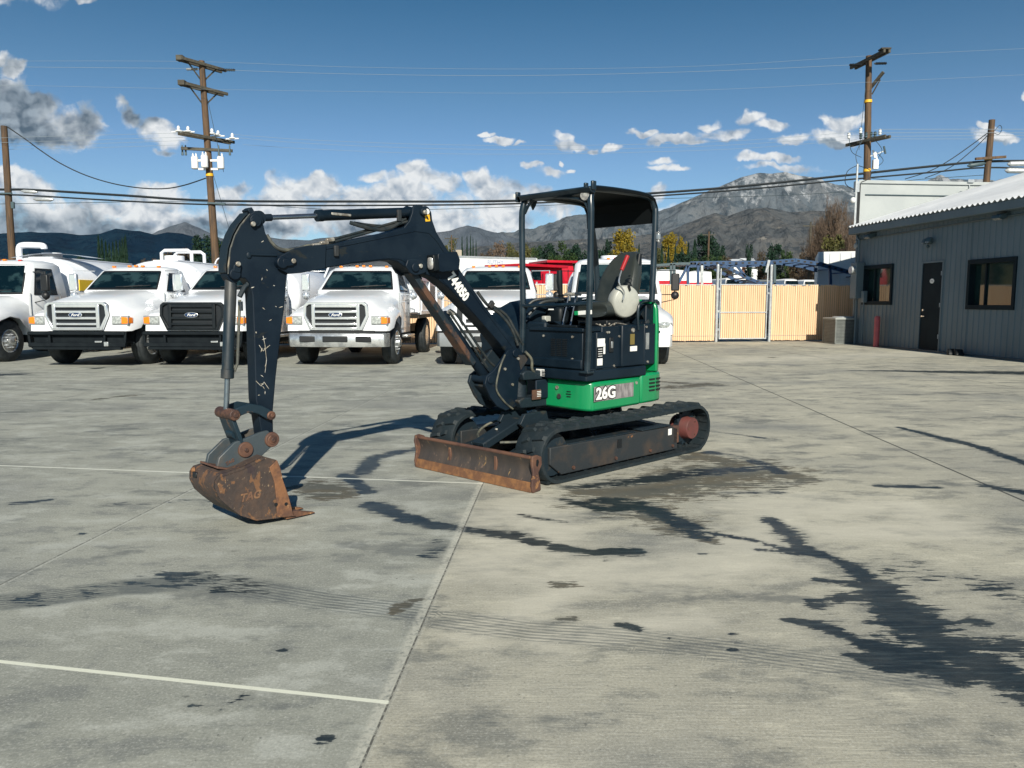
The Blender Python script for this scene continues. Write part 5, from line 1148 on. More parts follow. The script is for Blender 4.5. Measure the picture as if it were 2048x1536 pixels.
    # wall lamps
    for (px_, nm) in (((0.965,3.595), 'w'), ((6.797,3.592), 'w')):
        m = MB(); x, z = px_; m.prism([(0, z+.10), (-.26, z+.02), (-.30, z-.06), (-.20, z-.10), (0, z-.02)], x-.15, x+.15, axis='x'); wl = m.build('wall_lamp', 'trim', r, bevel=.01)
        m = MB(); m.prism([(-.285, z-.055), (-.21, z-.095), (-.20, z-.105), (-.292, z-.065)], x-.12, x+.12, axis='x'); m.build('lamp_lens', 'lens', wl, smooth=0)
    x, z = (3.943,3.175)
    m = MB(); m.cyl((x, -.01, z-.03), (x, -.10, z-.03), .05, n=12); m.ell((x, -.12, z-.14), (.05, .05, .05)); fl = m.build('flood_lamp', 'trim', r)
    for s_ in (-1, 1):
        m = MB(); m.box((x+s_*.10, -.16, z+.02+.01*s_), (.17, .09, .14), (R(-25), 0, R(12*s_))); h = m.build('lamp_head', 'trim', fl, bevel=.01)
        m = MB(); m.box((x+s_*.10-.0, -.212, z+.0+.01*s_), (.14, .006, .11), (R(-25), 0, R(12*s_))); m.build('lamp_lens', 'lens', h, smooth=0)
    x, z = (-0.025,3.326); m = MB(); m.lathe([(.10, 0), (.10, .05), (.06, .08), (.001, .08)], (x, -.01, z), (0, -1, 0), 16); m.build('round_bell', 'stucco', r)
    # meter box and conduits near the corner
    m = MB(); m.box2((.18, -.30, 1.55), (.55, -.03, 2.75)); mb = m.build('meter_box', 'siding', r, bevel=.01)
    m = MB(); m.cyl((.36, -.30, 2.5), (.36, -.42, 2.5), .12, n=18); m.build('meter', 'galv', mb)
    m = MB(); m.box2((.62, -.16, 1.42), (.80, -.03, 1.8)); m.build('junction_box', 'siding', r, bevel=.01)
    m = MB(); m.tube([(.30, -.12, 2.7), (.30, -.12, 3.5), (.1, -.1, 3.65)], .035, 8); m.tube([(.30, -.12, 0), (.30, -.12, 1.6)], .035, 8); m.tube([(.70, -.09, 0), (.70, -.09, 1.5)], .022, 8); m.each('conduit', 'siding', r)
    m = MB(); m.box2((0, -.10, 0), (S1, .2, .05)); m.build('base_kerb', 'trim', r, bevel=.01)
office()
def warehouse():
    r = wall_root('stucco_warehouse'); tag(r, 'tall pale stucco warehouse wall rising behind the corrugated office roof', 'building')
    m = MB(); m.prism([(-.12, .02), (-.12, 15), (-9, 15), (-9, 5.6)], 0, 5.42, axis='z'); m.build('wall', 'stucco', r, smooth=0)
    m = MB(); m.prism([(-.06, -.02), (-.06, 15.05), (-9.05, 15.05), (-9.05, 5.55)], 5.42, 5.53, axis='z'); m.build('parapet_cap', 'stucco', r, bevel=.01)
    m = MB(); m.tube([(-.09, .25, 5.05), (-.09, 3.4, 5.05), (-.09, 3.7, 5.2), (-.09, 9, 5.2)], .018, 6); m.build('wall_conduit', 'trim', r)
    m = MB(); m.box((-.08, 4.0, 5.2), (.10, .16, .16)); m.cyl((-.08, 4.0, 5.2), (-.08, 4.0, 5.62), .02, n=8); m.build('junction_box', 'galv', r, bevel=.01)
    m = MB(); m.box((-.1, 4.0, 5.55), (.2, .22, .1)); m.build('pipe_cap', 'galv', r)
    m = MB(); m.tube([(-.05, -.10, 3.9), (-.05, -.10, 6.05)], .035, 8); m.tube([(.02, -.16, 4.0), (.02, -.16, 5.5)], .02, 8); m.box((-.05, -.1, 5.3), (.1, .16, .35)); ms = m.build('service_mast', 'galv', r)
    m = MB(); m.box2((-.16, -.06, 3.9), (-.07, .06, 5.4)); m.build('corner_strip', 'seal', r)
    m = MB(); m.tube(smoothpts([(-.05, -.12, 6.0), (-.05, -.45, 5.8), (-.05, -.5, 5.4), (-.05, -.2, 5.2)], 5), .012, 6); m.tube(smoothpts([(-.05, -.08, 6.0), (-.05, .35, 5.85), (-.05, .35, 5.6), (-.05, .05, 5.45)], 5), .012, 6); m.build('drip_loop', 'cable', ms)
    m = MB(); m.ell((-.02, -.22, 4.85), (.09, .09, .10)); m.build('camera_dome', 'insul', r)
warehouse()

def ac():
    r = empty('air_conditioner', (11.45, 26.75, 0), WANG+R(90)); tag(r, 'boxy grey outdoor air conditioning unit on the ground at the office corner', 'air conditioner')
    W_, D_, H_ = .92, .80, .90
    m = MB(); m.box2((-W_/2, -D_/2, .06), (W_/2, D_/2, H_-.07)); c = m.build('casing', 'acdark', r, smooth=0)
    m = MB()
    for i in range(15):
        z = .10+i*.049
        m.box((0, -D_/2-.012, z), (W_+.02, .018, .034)); m.box((-W_/2-.012, 0, z), (.018, D_+.0, .034)); m.box((W_/2+.012, 0, z), (.018, D_, .034))
    m.build('louvre_grille', 'ac', r, smooth=0)
    m = MB()
    for x in (-1, 1):
        for y in (-1, 1): m.box((x*(W_/2+.005), y*(D_/2+.005), .45), (.05, .05, .82))
    m.build('corner_posts', 'ac', r, bevel=.006)
    m = MB(); m.box2((-W_/2-.04, -D_/2-.04, H_-.07), (W_/2+.04, D_/2+.04, H_)); m.build('top_cover', 'ac_top', r, bevel=.015)
    m = MB(); m.lathe([(.34, 0), (.34, .03), (.30, .04), (.001, .04)], (0, 0, H_), (0, 0, 1), 28); m.build('fan_grille', 'galv', r)
    m = MB(); m.box2((-W_/2-.02, -D_/2-.02, .0), (W_/2+.02, D_/2+.02, .06)); m.build('base_pan', 'ac', r, bevel=.01)
M['ac_top'] = PM('pale_ac_top', (.30, .32, .31), rough=.5)
ac()
q = (11.666,24.665)
bo = MB().lathe([(.085, 0), (.085, .93), (.07, .98), (.001, 1.0)], (0, 0, 0), (0, 0, 1), 20).build('bollard', 'bollard', None, loc=(q[0], q[1], 0)); tag(bo, 'faded pinkish red steel bollard standing by the office wall', 'bollard')
for i, (q, lb) in enumerate((((11.98,20.953), 'left black rubber wheel chock on the concrete near the black door'), ((12.044,20.758), 'right black rubber wheel chock, nearer the wall, on the concrete'))):
    m = MB(); m.prism([(-.15, 0), (.15, 0), (.15, .05), (.06, .17), (-.04, .17), (-.14, .06)], -.10, .10); o = m.build('wheel_chock', 'black_plastic', None, bevel=.02, loc=(q[0], q[1], 0)); o.rotation_euler = (0, 0, R(70+i*10)); tag(o, lb, 'wheel chock', 'wheel chocks near the door')

# ------------------------------------------------------------------ slatted chain link fence with a gate
def fx_line(x): return 26.42+(x+2.8)*.134
FA = math.atan(.134)
def fence_run(name, x0, x1, label, h=2.03, seed=0, posts=True):
    r = empty(name, (x0, fx_line(x0), 0), FA); tag(r, label, 'fence', 'slatted fence panels along the back of the yard'); L = (x1-x0)/math.cos(FA)
    rnd = random.Random(seed); m = MB(); s = .02
    while s < L-.02:
        w_ = .066; lean = rnd.uniform(-.004, .004); dz = rnd.uniform(-.03, .03)
        m.add([(s, 0, .05+dz*.5), (s+w_, 0, .05+dz*.5), (s+w_+lean, 0, h+dz), (s+lean, 0, h+dz), (s, .012, .05), (s+w_, .012, .05), (s+w_+lean, .012, h+dz), (s+lean, .012, h+dz)], [(0, 1, 2, 3), (7, 6, 5, 4), (3, 2, 6, 7), (0, 3, 7, 4), (1, 5, 6, 2)]); s += .081
    m.build('slats', 'slat', r, smooth=0)
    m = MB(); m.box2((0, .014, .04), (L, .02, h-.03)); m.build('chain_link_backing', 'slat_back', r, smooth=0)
    m = MB(); m.cyl((0, .03, h+.01), (L, .03, h+.01), .024, n=8); m.build('top_rail', 'galv', r)
    m = MB(); m.cyl((0, -.012, .22), (L, -.012, .22), .005, n=5); m.build('tension_wire', 'galv', r)
    if posts:
        k = 0
        while k < L-.5:
            MB().cyl((k, .06, 0), (k, .06, h+.10), .032, n=10).build('post', 'galv', r); k += 3.
    return r
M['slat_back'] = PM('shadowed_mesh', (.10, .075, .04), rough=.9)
gp0, gp1 = 7.42, 9.30
fence_run('slatted_fence', -14., gp0-.14, 'long tan slatted fence running from behind the trucks to the gate post', seed=1)
fence_run('slatted_fence', gp1+.10, 12.75, 'short tan slatted fence between the gate and the grey office', seed=2)
for x, lb in ((gp0-.07, 'galvanised gate post on the left side of the slatted gate'), (gp1+.05, 'galvanised gate post on the right side of the slatted gate')):
    m = MB(); m.cyl((0, 0, 0), (0, 0, 2.72), .052, n=14); m.lathe([(.055, 2.72), (.05, 2.76), (.001, 2.79)], (0, 0, 0), (0, 0, 1), 14)
    o = m.build('gate_post', 'galv', None, loc=(x, fx_line(x)-.03, 0)); tag(o, lb, 'post', 'gate posts')
def gate():
    r = empty('gate', (gp0+.04, fx_line(gp0)-.05, 0), FA); tag(r, 'narrow slatted gate with galvanised pipe frame and middle rail', 'gate'); L = gp1-gp0-.12; h = 2.05
    m = MB(); m.tube([(0, 0, .12), (L, 0, .12), (L, 0, 2.62), (L, 0, .12)][:2], .026, 10)
    for p in (((0, 0, .10), (0, 0, 2.62)), ((L, 0, .10), (L, 0, 2.62)), ((0, 0, h), (L, 0, h)), ((0, -.01, 1.06), (L, -.01, 1.06))): m.cyl(p[0], p[1], .026, n=10)
    m.build('gate_frame', 'galv', r)
    m = MB(); s = .04; rnd = random.Random(9)
    while s < L-.08: m.box((s+.033, .0, .12+(h-.12)/2), (.064, .010, h-.16)); s += .08
    m.build('slats', 'slat', r, smooth=0)
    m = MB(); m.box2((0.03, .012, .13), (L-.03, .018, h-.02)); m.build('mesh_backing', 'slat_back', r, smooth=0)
    for z in (.45, 1.1, 1.9):
        m = MB(); m.cyl((-.06, 0, z-.04), (-.06, 0, z+.04), .04, n=8); m.build('hinge', 'galv', r)
    m = MB(); m.box((L+.03, -.02, 1.75), (.10, .03, .06)); m.build('latch', 'galv', r)
gate()

# ------------------------------------------------------------------ trucks in the row
def wheel(parent, x, y, r=.50, w_=.28, dual=False, steer=0.):
    e = empty('wheel', (x, y, r)); e.parent = parent; e.rotation_euler = (0, 0, steer); s = 1 if x > 0 else -1
    m = MB(); m.lathe([(r*.60, -w_/2), (r*.93, -w_/2), (r, -w_*.36), (r*1.0, w_*.36), (r*.93, w_/2), (r*.60, w_/2), (r*.56, w_*.40), (r*.56, -w_*.40)], (0, 0, 0), (s, 0, 0), 36); t = m.build('tyre', 'tyre', e, smooth=50)
    m = MB()
    for g in (-.22, 0, .22): m.lathe([(r*1.001, g*w_-.006), (r*1.003, g*w_-.005), (r*1.003, g*w_+.005), (r*1.001, g*w_+.006)], (0, 0, 0), (s, 0, 0), 36)
    m.build('tread_grooves', 'seal', t, smooth=0)
    m = MB()
    if dual: m.lathe([(r*.57, w_*.46), (r*.50, w_*.40), (r*.42, -w_*.1), (r*.2, -w_*.15), (.001, -w_*.15)], (0, 0, 0), (s, 0, 0), 28)
    else: m.lathe([(r*.585, w_*.44), (r*.55, w_*.50), (r*.50, w_*.42), (r*.46, w_*.22), (r*.36, w_*.42), (r*.22, w_*.46), (r*.20, w_*.75), (r*.13, w_*.82), (.001, w_*.84)], (0, 0, 0), (s, 0, 0), 28)
    rim = m.build('rim', 'chrome_dull', e, smooth=40)
    m = MB()
    for i in range(10):
        a = 2*math.pi*i/10; p = (s*w_*(.44 if not dual else -.12), .32*r*math.cos(a), .32*r*math.sin(a)); m.cyl(p, (p[0]+s*.06, p[1], p[2]), .018, .012, 8)
    m.build('lug_nuts', 'chrome', rim)
    m = MB()
    for i in range(8):
        a = 2*math.pi*(i+.5)/8; p = (s*w_*(.30), .46*r*math.cos(a), .46*r*math.sin(a)); m.cyl((p[0], p[1], p[2]), (p[0]+s*.012, p[1], p[2]), .03, n=8)
    if not dual: m.build('hand_holes', 'seal', rim)
    return e
def mirror_half(h):   # half section, centre line first -> full section left to right
    return [(-x, y, z) for x, y, z in h[::-1]]+[p for p in h[1:]]
def truck(kind, X, Y, rz, label, grille='chrome', bumper='black', body='tank', group='white trucks parked in a row', zs=1.0, tankh=0):
    r = empty('parked_truck', (X, Y, 0), rz); tag(r, label, 'truck', group)
    M2 = kind == 'm2'
    if not M2:
        S = [(0, [(0, 1.44), (.45, 1.435), (.67, 1.39), (.76, 1.20), (.96, 1.17), (1.09, 1.08), (1.11, .80)]),
             (.10, [(0, 1.485), (.48, 1.48), (.71, 1.43), (.82, 1.25), (1.0, 1.22), (1.145, 1.10), (1.16, .80)]),
             (.42, [(0, 1.55), (.5, 1.545), (.75, 1.49), (.87, 1.33), (1.03, 1.285), (1.18, 1.14), (1.19, .86)]),
             (.62, [(0, 1.585), (.52, 1.58), (.78, 1.52), (.89, 1.38), (1.04, 1.32), (1.19, 1.2), (1.20, 1.04)]),
             (.95, [(0, 1.63), (.55, 1.62), (.80, 1.56), (.92, 1.42), (1.04, 1.345), (1.19, 1.25), (1.20, 1.13)]),
             (1.30, [(0, 1.67), (.58, 1.66), (.83, 1.6), (.95, 1.44), (1.03, 1.33), (1.17, 1.21), (1.18, 1.06)]),
             (1.52, [(0, 1.70), (.62, 1.69), (.87, 1.63), (.98, 1.44), (1.02, 1.25), (1.12, 1.08), (1.13, .90)]),
             (1.80, [(0, 1.735), (.65, 1.73), (.90, 1.66), (1.0, 1.44), (1.01, 1.2), (1.03, 1.0), (1.04, .75)])]
        zw0, zw1, cw, rt = 1.745, 2.19, 1.0, 2.34; lv = [(.68, 1.0, 1.75, 3.3), (1.30, 1.01, 1.74, 3.3), (1.70, 1.0, 1.73, 3.3), (2.20, .85, 2.28, 3.22), (2.29, .77, 2.44, 3.12), (2.33, .60, 2.62, 3.0)]
    else:
        S = [(0, [(0, 1.22), (.42, 1.21), (.66, 1.15), (.80, 1.04), (.98, 1.0), (1.10, .92), (1.12, .72)]),
             (.12, [(0, 1.30), (.46, 1.29), (.72, 1.22), (.86, 1.12), (1.02, 1.08), (1.15, .98), (1.17, .74)]),
             (.42, [(0, 1.40), (.5, 1.39), (.78, 1.32), (.90, 1.22), (1.05, 1.16), (1.19, 1.06), (1.20, .82)]),
             (.62, [(0, 1.45), (.52, 1.44), (.80, 1.38), (.92, 1.28), (1.06, 1.22), (1.20, 1.12), (1.21, 1.0)]),
             (.95, [(0, 1.51), (.55, 1.50), (.84, 1.44), (.95, 1.34), (1.06, 1.26), (1.20, 1.17), (1.21, 1.09)]),
             (1.30, [(0, 1.56), (.60, 1.55), (.90, 1.49), (1.0, 1.36), (1.06, 1.25), (1.18, 1.14), (1.19, 1.03)]),
             (1.52, [(0, 1.59), (.66, 1.58), (.95, 1.51), (1.04, 1.36), (1.07, 1.18), (1.13, 1.02), (1.14, .86)]),
             (1.80, [(0, 1.62), (.72, 1.61), (1.0, 1.53), (1.08, 1.34), (1.08, 1.15), (1.09, .95), (1.10, .7)])]
        zw0, zw1, cw, rt = 1.64, 2.38, 1.1, 2.52; lv = [(.62, 1.08, 1.75, 3.4), (1.20, 1.10, 1.74, 3.4), (1.60, 1.10, 1.73, 3.4), (2.38, .99, 2.10, 3.35), (2.47, .90, 2.24, 3.25), (2.515, .72, 2.42, 3.1)]
    m = MB(); m.loft([mirror_half([(x, y, z) for x, z in h]) for y, h in S], closed=False, caps=False); k = len(m.v)
    fr = mirror_half([(x, 0, z) for x, z in S[0][1]]); m.v += fr; m.f.append(tuple(range(k, k+len(fr))))
    hood = m.build('hood', 'white', r, smooth=55)
    m = MB()
    for y, h in S[3:6]: pass
    for s in (1, -1): m.prism([(.45, .92), (.62, 1.02), (.95, 1.11), (1.30, 1.04), (1.5, .9), (1.5, .5), (.45, .5)], s*.55, s*1.0, axis='x')
    m.build('wheel_well', 'underbody', r, smooth=0)
    # cab
    def ring(z, hw, yf, yb):
        c = .09 if z < 2.25 else .14
        return [(-hw, yf+c, z), (-hw+c*.9, yf, z), (-hw*.5, yf-.03, z), (hw*.5, yf-.03, z), (hw-c*.9, yf, z), (hw, yf+c, z), (hw, yb-c, z), (hw-c, yb, z), (-hw+c, yb, z), (-hw, yb-c, z)]
    m = MB(); m.loft([ring(*a) for a in lv]); cab = m.build('cab', 'white', r, smooth=50)
    def at(z, what):
        for a, b in zip(lv[:-1], lv[1:]):
            if a[0] <= z <= b[0]:
                t = (z-a[0])/(b[0]-a[0]); return [a[i]+(b[i]-a[i])*t for i in (1, 2, 3)]
    def wscreen(z0, z1, inset, off, mat, name, par, th=.01):
        secs = []
        for z, ex in ((z0, 0), ((z0+z1)/2, 0), (z1, 0)):
            hw, yf, yb = at(z, 0); e = inset
            row = [(-hw+.10+e, yf-off+.004, z), (-hw*.5, yf-.035-off, z), (0, yf-.037-off, z), (hw*.5, yf-.035-off, z), (hw-.10-e, yf-off+.004, z)]; secs.append(row)
        mm = MB(); mm.loft(secs, closed=False, caps=False); return mm.build(name, mat, par, smooth=60)
    wscreen(zw0-.01, zw1+.02, 0, .012, 'seal', 'window_seal', cab); ws = wscreen(zw0+.04, zw1-.02, .04, .020, 'glass', 'windscreen', cab)
    m = MB()
    for s in (-1, 1):
        hw, yf, yb = at(zw0+.05, 0); m.beam((s*.1-.05, yf-.075, zw0+.06), (s*.1+.55*s*.0+.60, yf-.02-.0, zw0+.10), .02, .012)
    m.build('wiper', 'seal', cab, smooth=0)
    # side windows and doors
    for s in (-1, 1):
        z0, z1 = (1.70, 2.16) if not M2 else (1.62, 2.30)
        a0, a1 = at(z0, 0), at(z1, 0); y0b, y0t, y1 = a0[1]+.26, a1[1]+.16, 2.92
        e = .010
        def quad(name, mat, par, dz=0, dy=0, e=.01):
            m = MB(); v = [(s*(a0[0]+e), y0b+dy, z0+dz), (s*(a0[0]+e), y1-dy, z0+dz), (s*(a1[0]+e), y1-.06-dy, z1-dz), (s*(a1[0]+e), y0t+dy, z1-dz)]
            v2 = [(p[0]-s*.03, p[1], p[2]) for p in v]; m.add(v+v2, [(0, 1, 2, 3), (7, 6, 5, 4), (0, 1, 5, 4), (1, 2, 6, 5), (2, 3, 7, 6), (3, 0, 4, 7)]); return m.build(name, mat, par, smooth=0)
        sl_ = quad('side_window_seal', 'seal', cab); quad('side_window', 'glass', sl_, .03, .04, .014)
        m = MB(); hw = 1.012*cw if not M2 else 1.105
        for p, q in (((s*hw, 1.86, .80), (s*hw, 1.86, 1.66)), ((s*hw, 3.02, .80), (s*hw, 3.02, 1.66)), ((s*hw, 1.86, .80), (s*hw, 3.02, .80))): m.beam(p, q, .008, .010)
        m.build('door_seam', 'grey_metal', cab, smooth=0)
        m = MB(); m.box((s*(hw+.01), 2.86, 1.48), (.03, .16, .04)); m.build('door_handle', 'seal', cab, bevel=.006)
        m = MB(); m.box((s*(cw+.02), 2.5, .60), (.30, .9, .06)); m.box((s*(cw+.02), 2.5, .95-.0), (.02, .02, .02)); m.build('step', 'chrome_dull', r, bevel=.01)
        # mirrors
        mm = 'chrome' if not M2 else 'seal'; ox = s*(cw+.34)
        m = MB(); m.box((ox, 1.96, 1.92), (.20, .10, .42)); mi = m.build('mirror', mm, r, bevel=.03)
        m = MB(); m.box((ox, 2.012, 1.92), (.17, .008, .38)); m.build('mirror_glass', 'glass', mi)
        m = MB(); m.ell((ox, 1.96, 1.60), (.10, .09, .10)); m.build('convex_mirror', mm, mi)
        m = MB(); m.tube([(s*cw*.98, 2.02, 1.42), (ox, 1.98, 1.50), (ox, 1.98, 2.20), (s*cw*.90, 2.15, 2.20)], .014, 6); m.tube([(s*cw*.98, 2.16, 1.62), (ox, 1.98, 1.62)], .012, 6); m.build('mirror_arm', mm, mi)
    for i, x in enumerate((-.58, -.17, 0, .17, .58)):
        m = MB(); m.box((x, 2.40+.02*abs(x)+(-.16 if M2 else 0)+.05, rt-.005-.03*abs(x)), (.075, .09, .045)); m.build('roof_marker_lamp', 'amber' if not M2 or i % 2 else 'redlens', cab, bevel=.012)
    # front end
    if not M2:
        gm = {'chrome': 'chrome', 'black': 'black_plastic', 'grey': 'white'}[grille]; gi = 'grille_dark'
        hexo = [(-.58, .82), (-.73, 1.14), (-.71, 1.38), (-.64, 1.435), (.64, 1.435), (.71, 1.38), (.73, 1.14), (.58, .82)]
        m = MB(); m.prism(hexo, -.035, .0); g = m.build('grille', gi, r, smooth=0)
        m = MB()
        def rim_(pts, w_, y0, y1):
            cx, cz = 0, 1.15; inn = [(x*(1-w_/.7), cz+(z-cz)*(1-w_/.32)) for x, z in pts]; k = len(m.v); n = len(pts)
            for lst, yy in ((pts, y0), (inn, y0), (pts, y1), (inn, y1)): m.v += [(x, yy, z) for x, z in lst]
            for i in range(n):
                j = (i+1) % n; m.f += [(i+k, j+k, n+j+k, n+i+k), (2*n+i+k, 3*n+i+k, 3*n+j+k, 2*n+j+k), (i+k, 2*n+i+k, 2*n+j+k, j+k), (n+i+k, n+j+k, 3*n+j+k, 3*n+i+k)]
        rim_(hexo, .055, -.085, -.0); m.build('grille_frame', gm, g, bevel=.010)
        m = MB()
        for z, h_ in ((1.355, .07), (1.225, .055), (1.085, .055), (.955, .05), (.865, .04)): m.box((0, -.065, z), (1.06, .05, h_))
        for s in (-1, 1): m.box((s*.50, -.07, 1.12), (.075, .055, .54))
        m.build('grille_bars', gm, g, bevel=.010)
        # oval badge with script
        m = MB(); m.loft([[(.155*math.cos(t)*e, y_, 1.155+.062*math.sin(t)*e) for t in [2*math.pi*i/28 for i in range(28)]] for y_, e in ((-.088, 1.), (-.104, 1.), (-.108, .93))]); bd = m.build('badge', 'chrome' if grille != 'black' else 'chrome_dull', g)
        m = MB(); m.loft([[(.138*math.cos(t), y_, 1.155+.050*math.sin(t)) for t in [2*math.pi*i/28 for i in range(28)]] for y_ in (-.108, -.111)]); m.build('badge_field', 'badge_blue', bd)
        text('Ford', .075, 'white_decal', bd, (0, -.1125, 1.155), (1, 0, 0), (0, 0, 1), 'badge_script', .001, .0015, shear=.35, sx=1.25)
        for s in (-1, 1):
            x0, x1 = s*.79, s*1.00; c_ = 'headlight'
            m = MB(); m.box(((x0+s*1.13)/2, .03, 1.035), (.37, .09, .20)); m.build('headlight_bezel', 'grey_metal', r, bevel=.01)
            m = MB(); m.add([(x0, -.035, .955), (x1, -.03, .955), (x1, -.03, 1.115), (x0, -.035, 1.115), (x0, .06, .955), (x1, .08, .955), (x1, .08, 1.115), (x0, .06, 1.115)], [(0, 1, 2, 3), (7, 6, 5, 4), (0, 4, 5, 1), (1, 5, 6, 2), (2, 6, 7, 3), (3, 7, 4, 0)]); hl = m.build('headlight', c_, r, bevel=.012)
            m = MB(); m.add([(x1, -.032, .955), (s*1.14, -.02, .965), (s*1.14, -.02, 1.10), (x1, -.032, 1.115), (x1, .08, .955), (s*1.165, .16, .965), (s*1.165, .16, 1.10), (x1, .08, 1.115)], [(0, 1, 2, 3), (7, 6, 5, 4), (0, 4, 5, 1), (1, 5, 6, 2), (2, 6, 7, 3), (3, 7, 4, 0)]); m.build('turn_signal', 'amber', hl, bevel=.012)
    else:
        m = MB(); m.prism([(-.48, .80), (-.55, 1.0), (-.50, 1.14), (.50, 1.14), (.55, 1.0), (.48, .80)], -.03, .0); g = m.build('grille', 'grille_dark', r, smooth=0)
        m = MB()
        for z in (.87, .95, 1.03, 1.10): m.box((0, -.045, z), (.92, .03, .022))
        m.build('grille_bars', 'chrome', g, bevel=.005)
        for s in (-1, 1):
            m = MB(); m.ell((s*.93, .05, .93), (.16, .10, .085), 20, 12); hl = m.build('headlight', 'headlight', r, smooth=60)
            m = MB(); m.ell((s*1.09, .11, .93), (.055, .09, .06), 14, 10); m.build('turn_signal', 'lens', hl, smooth=60)
            m = MB(); m.loft([[(s*(.70+.0), .75+.26*math.cos(t), 1.47+.055*math.sin(t)-.0+.02*math.cos(t)) for t in [2*math.pi*i/20 for i in range(20)]], [(s*(.90), .75+.24*math.cos(t), 1.42+.05*math.sin(t)+.02*math.cos(t)) for t in [2*math.pi*i/20 for i in range(20)]]]); m.build('hood_vent', 'grille_dark', hood, smooth=60)
    if bumper == 'chrome' or bumper == 'grey' or bumper == 'white':
        bm = {'chrome': 'chrome_dull', 'grey': 'grey_metal', 'white': 'white'}[bumper]
        m = MB(); secs = []
        for x, yo in ((-1.14, .16), (-1.06, .0), (-.6, -.10), (0, -.13), (.6, -.10), (1.06, .0), (1.14, .16)):
            secs.append([(x, yo-.03, .45), (x, yo-.05, .52), (x, yo-.05, .70), (x, yo-.02, .755), (x, yo+.06, .755), (x, yo+.06, .45)])
        m.loft(secs); bp = m.build('bumper', bm, r, bevel=.008, smooth=50)
        for x0, x1 in ((-.80, -.45), (-.28, .28), (.45, .80)):
            m = MB(); yy = -.165 if abs((x0+x1)/2) < .3 else -.148
            m.box(((x0+x1)/2, yy+.0, .625), (x1-x0, .05, .13), (0, 0, R(0 if yy < -.15 else (-4 if x0 > 0 else 4)))); sl2 = m.build('bumper_slot', 'seal', bp, bevel=.015)
        m = MB(); m.box((0, -.02, .785), (1.7, .12, .05)); m.build('bumper_filler', 'seal', bp)
        m = MB(); m.box((-.95, -.06, .66), (.12, .05, .10)) if False else m.box((0, .10, .78), (2.2, .14, .06)); m.build('valance', 'underbody', bp)
    else:
        m = MB()
        for z, h_ in ((.755, .07), (.50, .09), (.42, .06)): m.box((0, -.08, z), (2.22-.2*(z < .45), .10, h_))
        for x in (-1.08, -.62, .62, 1.08): m.beam((x*1.0, -.08, .44), (x*1.03, -.08, .77), .05, .05)
        m.box((0, .02, .60), (2.1, .06, .34)); bp = m.build('bumper', 'underbody', r, bevel=.010)
        m = MB(); m.box((.98, -.06, .775), (.26, .05, .03)); m.box((-.98, -.06, .775), (.26, .05, .03)); m.build('bumper_trim', 'chrome_dull', bp, bevel=.006)
        m = MB(); m.box((.70, -.14, .52), (.10, .04, .10)); m.box((.52, -.14, .57), (.16, .03, .04)); m.build('tow_fitting', 'chrome_dull', bp, bevel=.008)
    # chassis
    m = MB(); m.box2((-.42, .2, .48), (-.32, 8.2, .78)); m.box2((.32, .2, .48), (.42, 8.2, .78)); m.box2((-.9, .9, .40), (.9, 1.1, .55)); m.box2((-.9, 5.7, .42), (.9, 5.9, .58)); m.box2((-.55, .25, .50), (.55, 1.7, 1.1)); m.build('chassis', 'underbody', r, smooth=0)
    m = MB(); m.box2((-1.0, 1.75, .42), (-.45, 3.3, .70)); m.box2((.45, 1.75, .42), (1.0, 3.3, .70)); m.build('fuel_tank', 'underbody', r, bevel=.03)
    for s in (-1, 1):
        wheel(r, s*1.0, 1.0); wheel(r, s*.98, 5.1 if body != 'dump' else 5.1, dual=True)
        m = MB(); m.loft([[(s*1.17, .50+.5*0, .86), (s*1.20, .50, .86), (s*1.20, .50, .90), (s*1.17, .50, .90)], [(s*1.17, .62, 1.0), (s*1.21, .62, 1.0), (s*1.21, .62, 1.05), (s*1.17, .62, 1.05)]]);
    if body == 'tank':
        zc = 1.78+tankh; m = MB(); secs = []
        for y, e in ((3.62, .80), (3.66, .95), (3.74, 1.), (7.9, 1.), (7.98, .95), (8.02, .8)):
            secs.append([(1.17*e*math.copysign(abs(math.cos(t))**.8, math.cos(t)), y, zc+.76*e*math.copysign(abs(math.sin(t))**.8, math.sin(t))) for t in [2*math.pi*i/36 for i in range(36)]])
        m.loft(secs); tk = m.build('water_tank', 'white_tank', r, smooth=50)
        m = MB(); m.box2((-.35, 3.9, zc+.752), (.35, 7.9, zc+.785)); m.build('tank_walkway', 'white_tank', tk, bevel=.008)
        for s in (-1, 1):
            m = MB(); m.prism([(4.2, 1.0), (4.35, 1.16), (5.8, 1.16), (5.95, 1.0)], s*.80, s*1.17, axis='x'); m.build('mudguard', 'white_tank', r, bevel=.01)
        m = MB(); m.cyl((0, 4.4, zc+.76), (0, 4.4, zc+.92), .26, n=20); m.build('tank_hatch', 'white_tank', tk, bevel=.01)
    elif body == 'dump':
        # straight-sided dump body with an arched cab shield
        m = MB(); top = [(-1.18, 2.10), (-1.05, 2.38), (-.5, 2.50), (.35, 2.56), (.80, 2.52), (1.10, 2.34), (1.18, 2.05)]
        m.prism([(-1.18, 1.15)]+top+[(1.18, 1.15)], 3.62, 3.75); 
        db = m.build('dump_body', 'white_tank', r, smooth=30)
        m = MB(); m.prism([(x, z) for x, z in top]+[(x*.97, z-.05) for x, z in top[::-1]], 2.9, 3.64); m.build('cab_shield', 'white_tank', db, smooth=40)
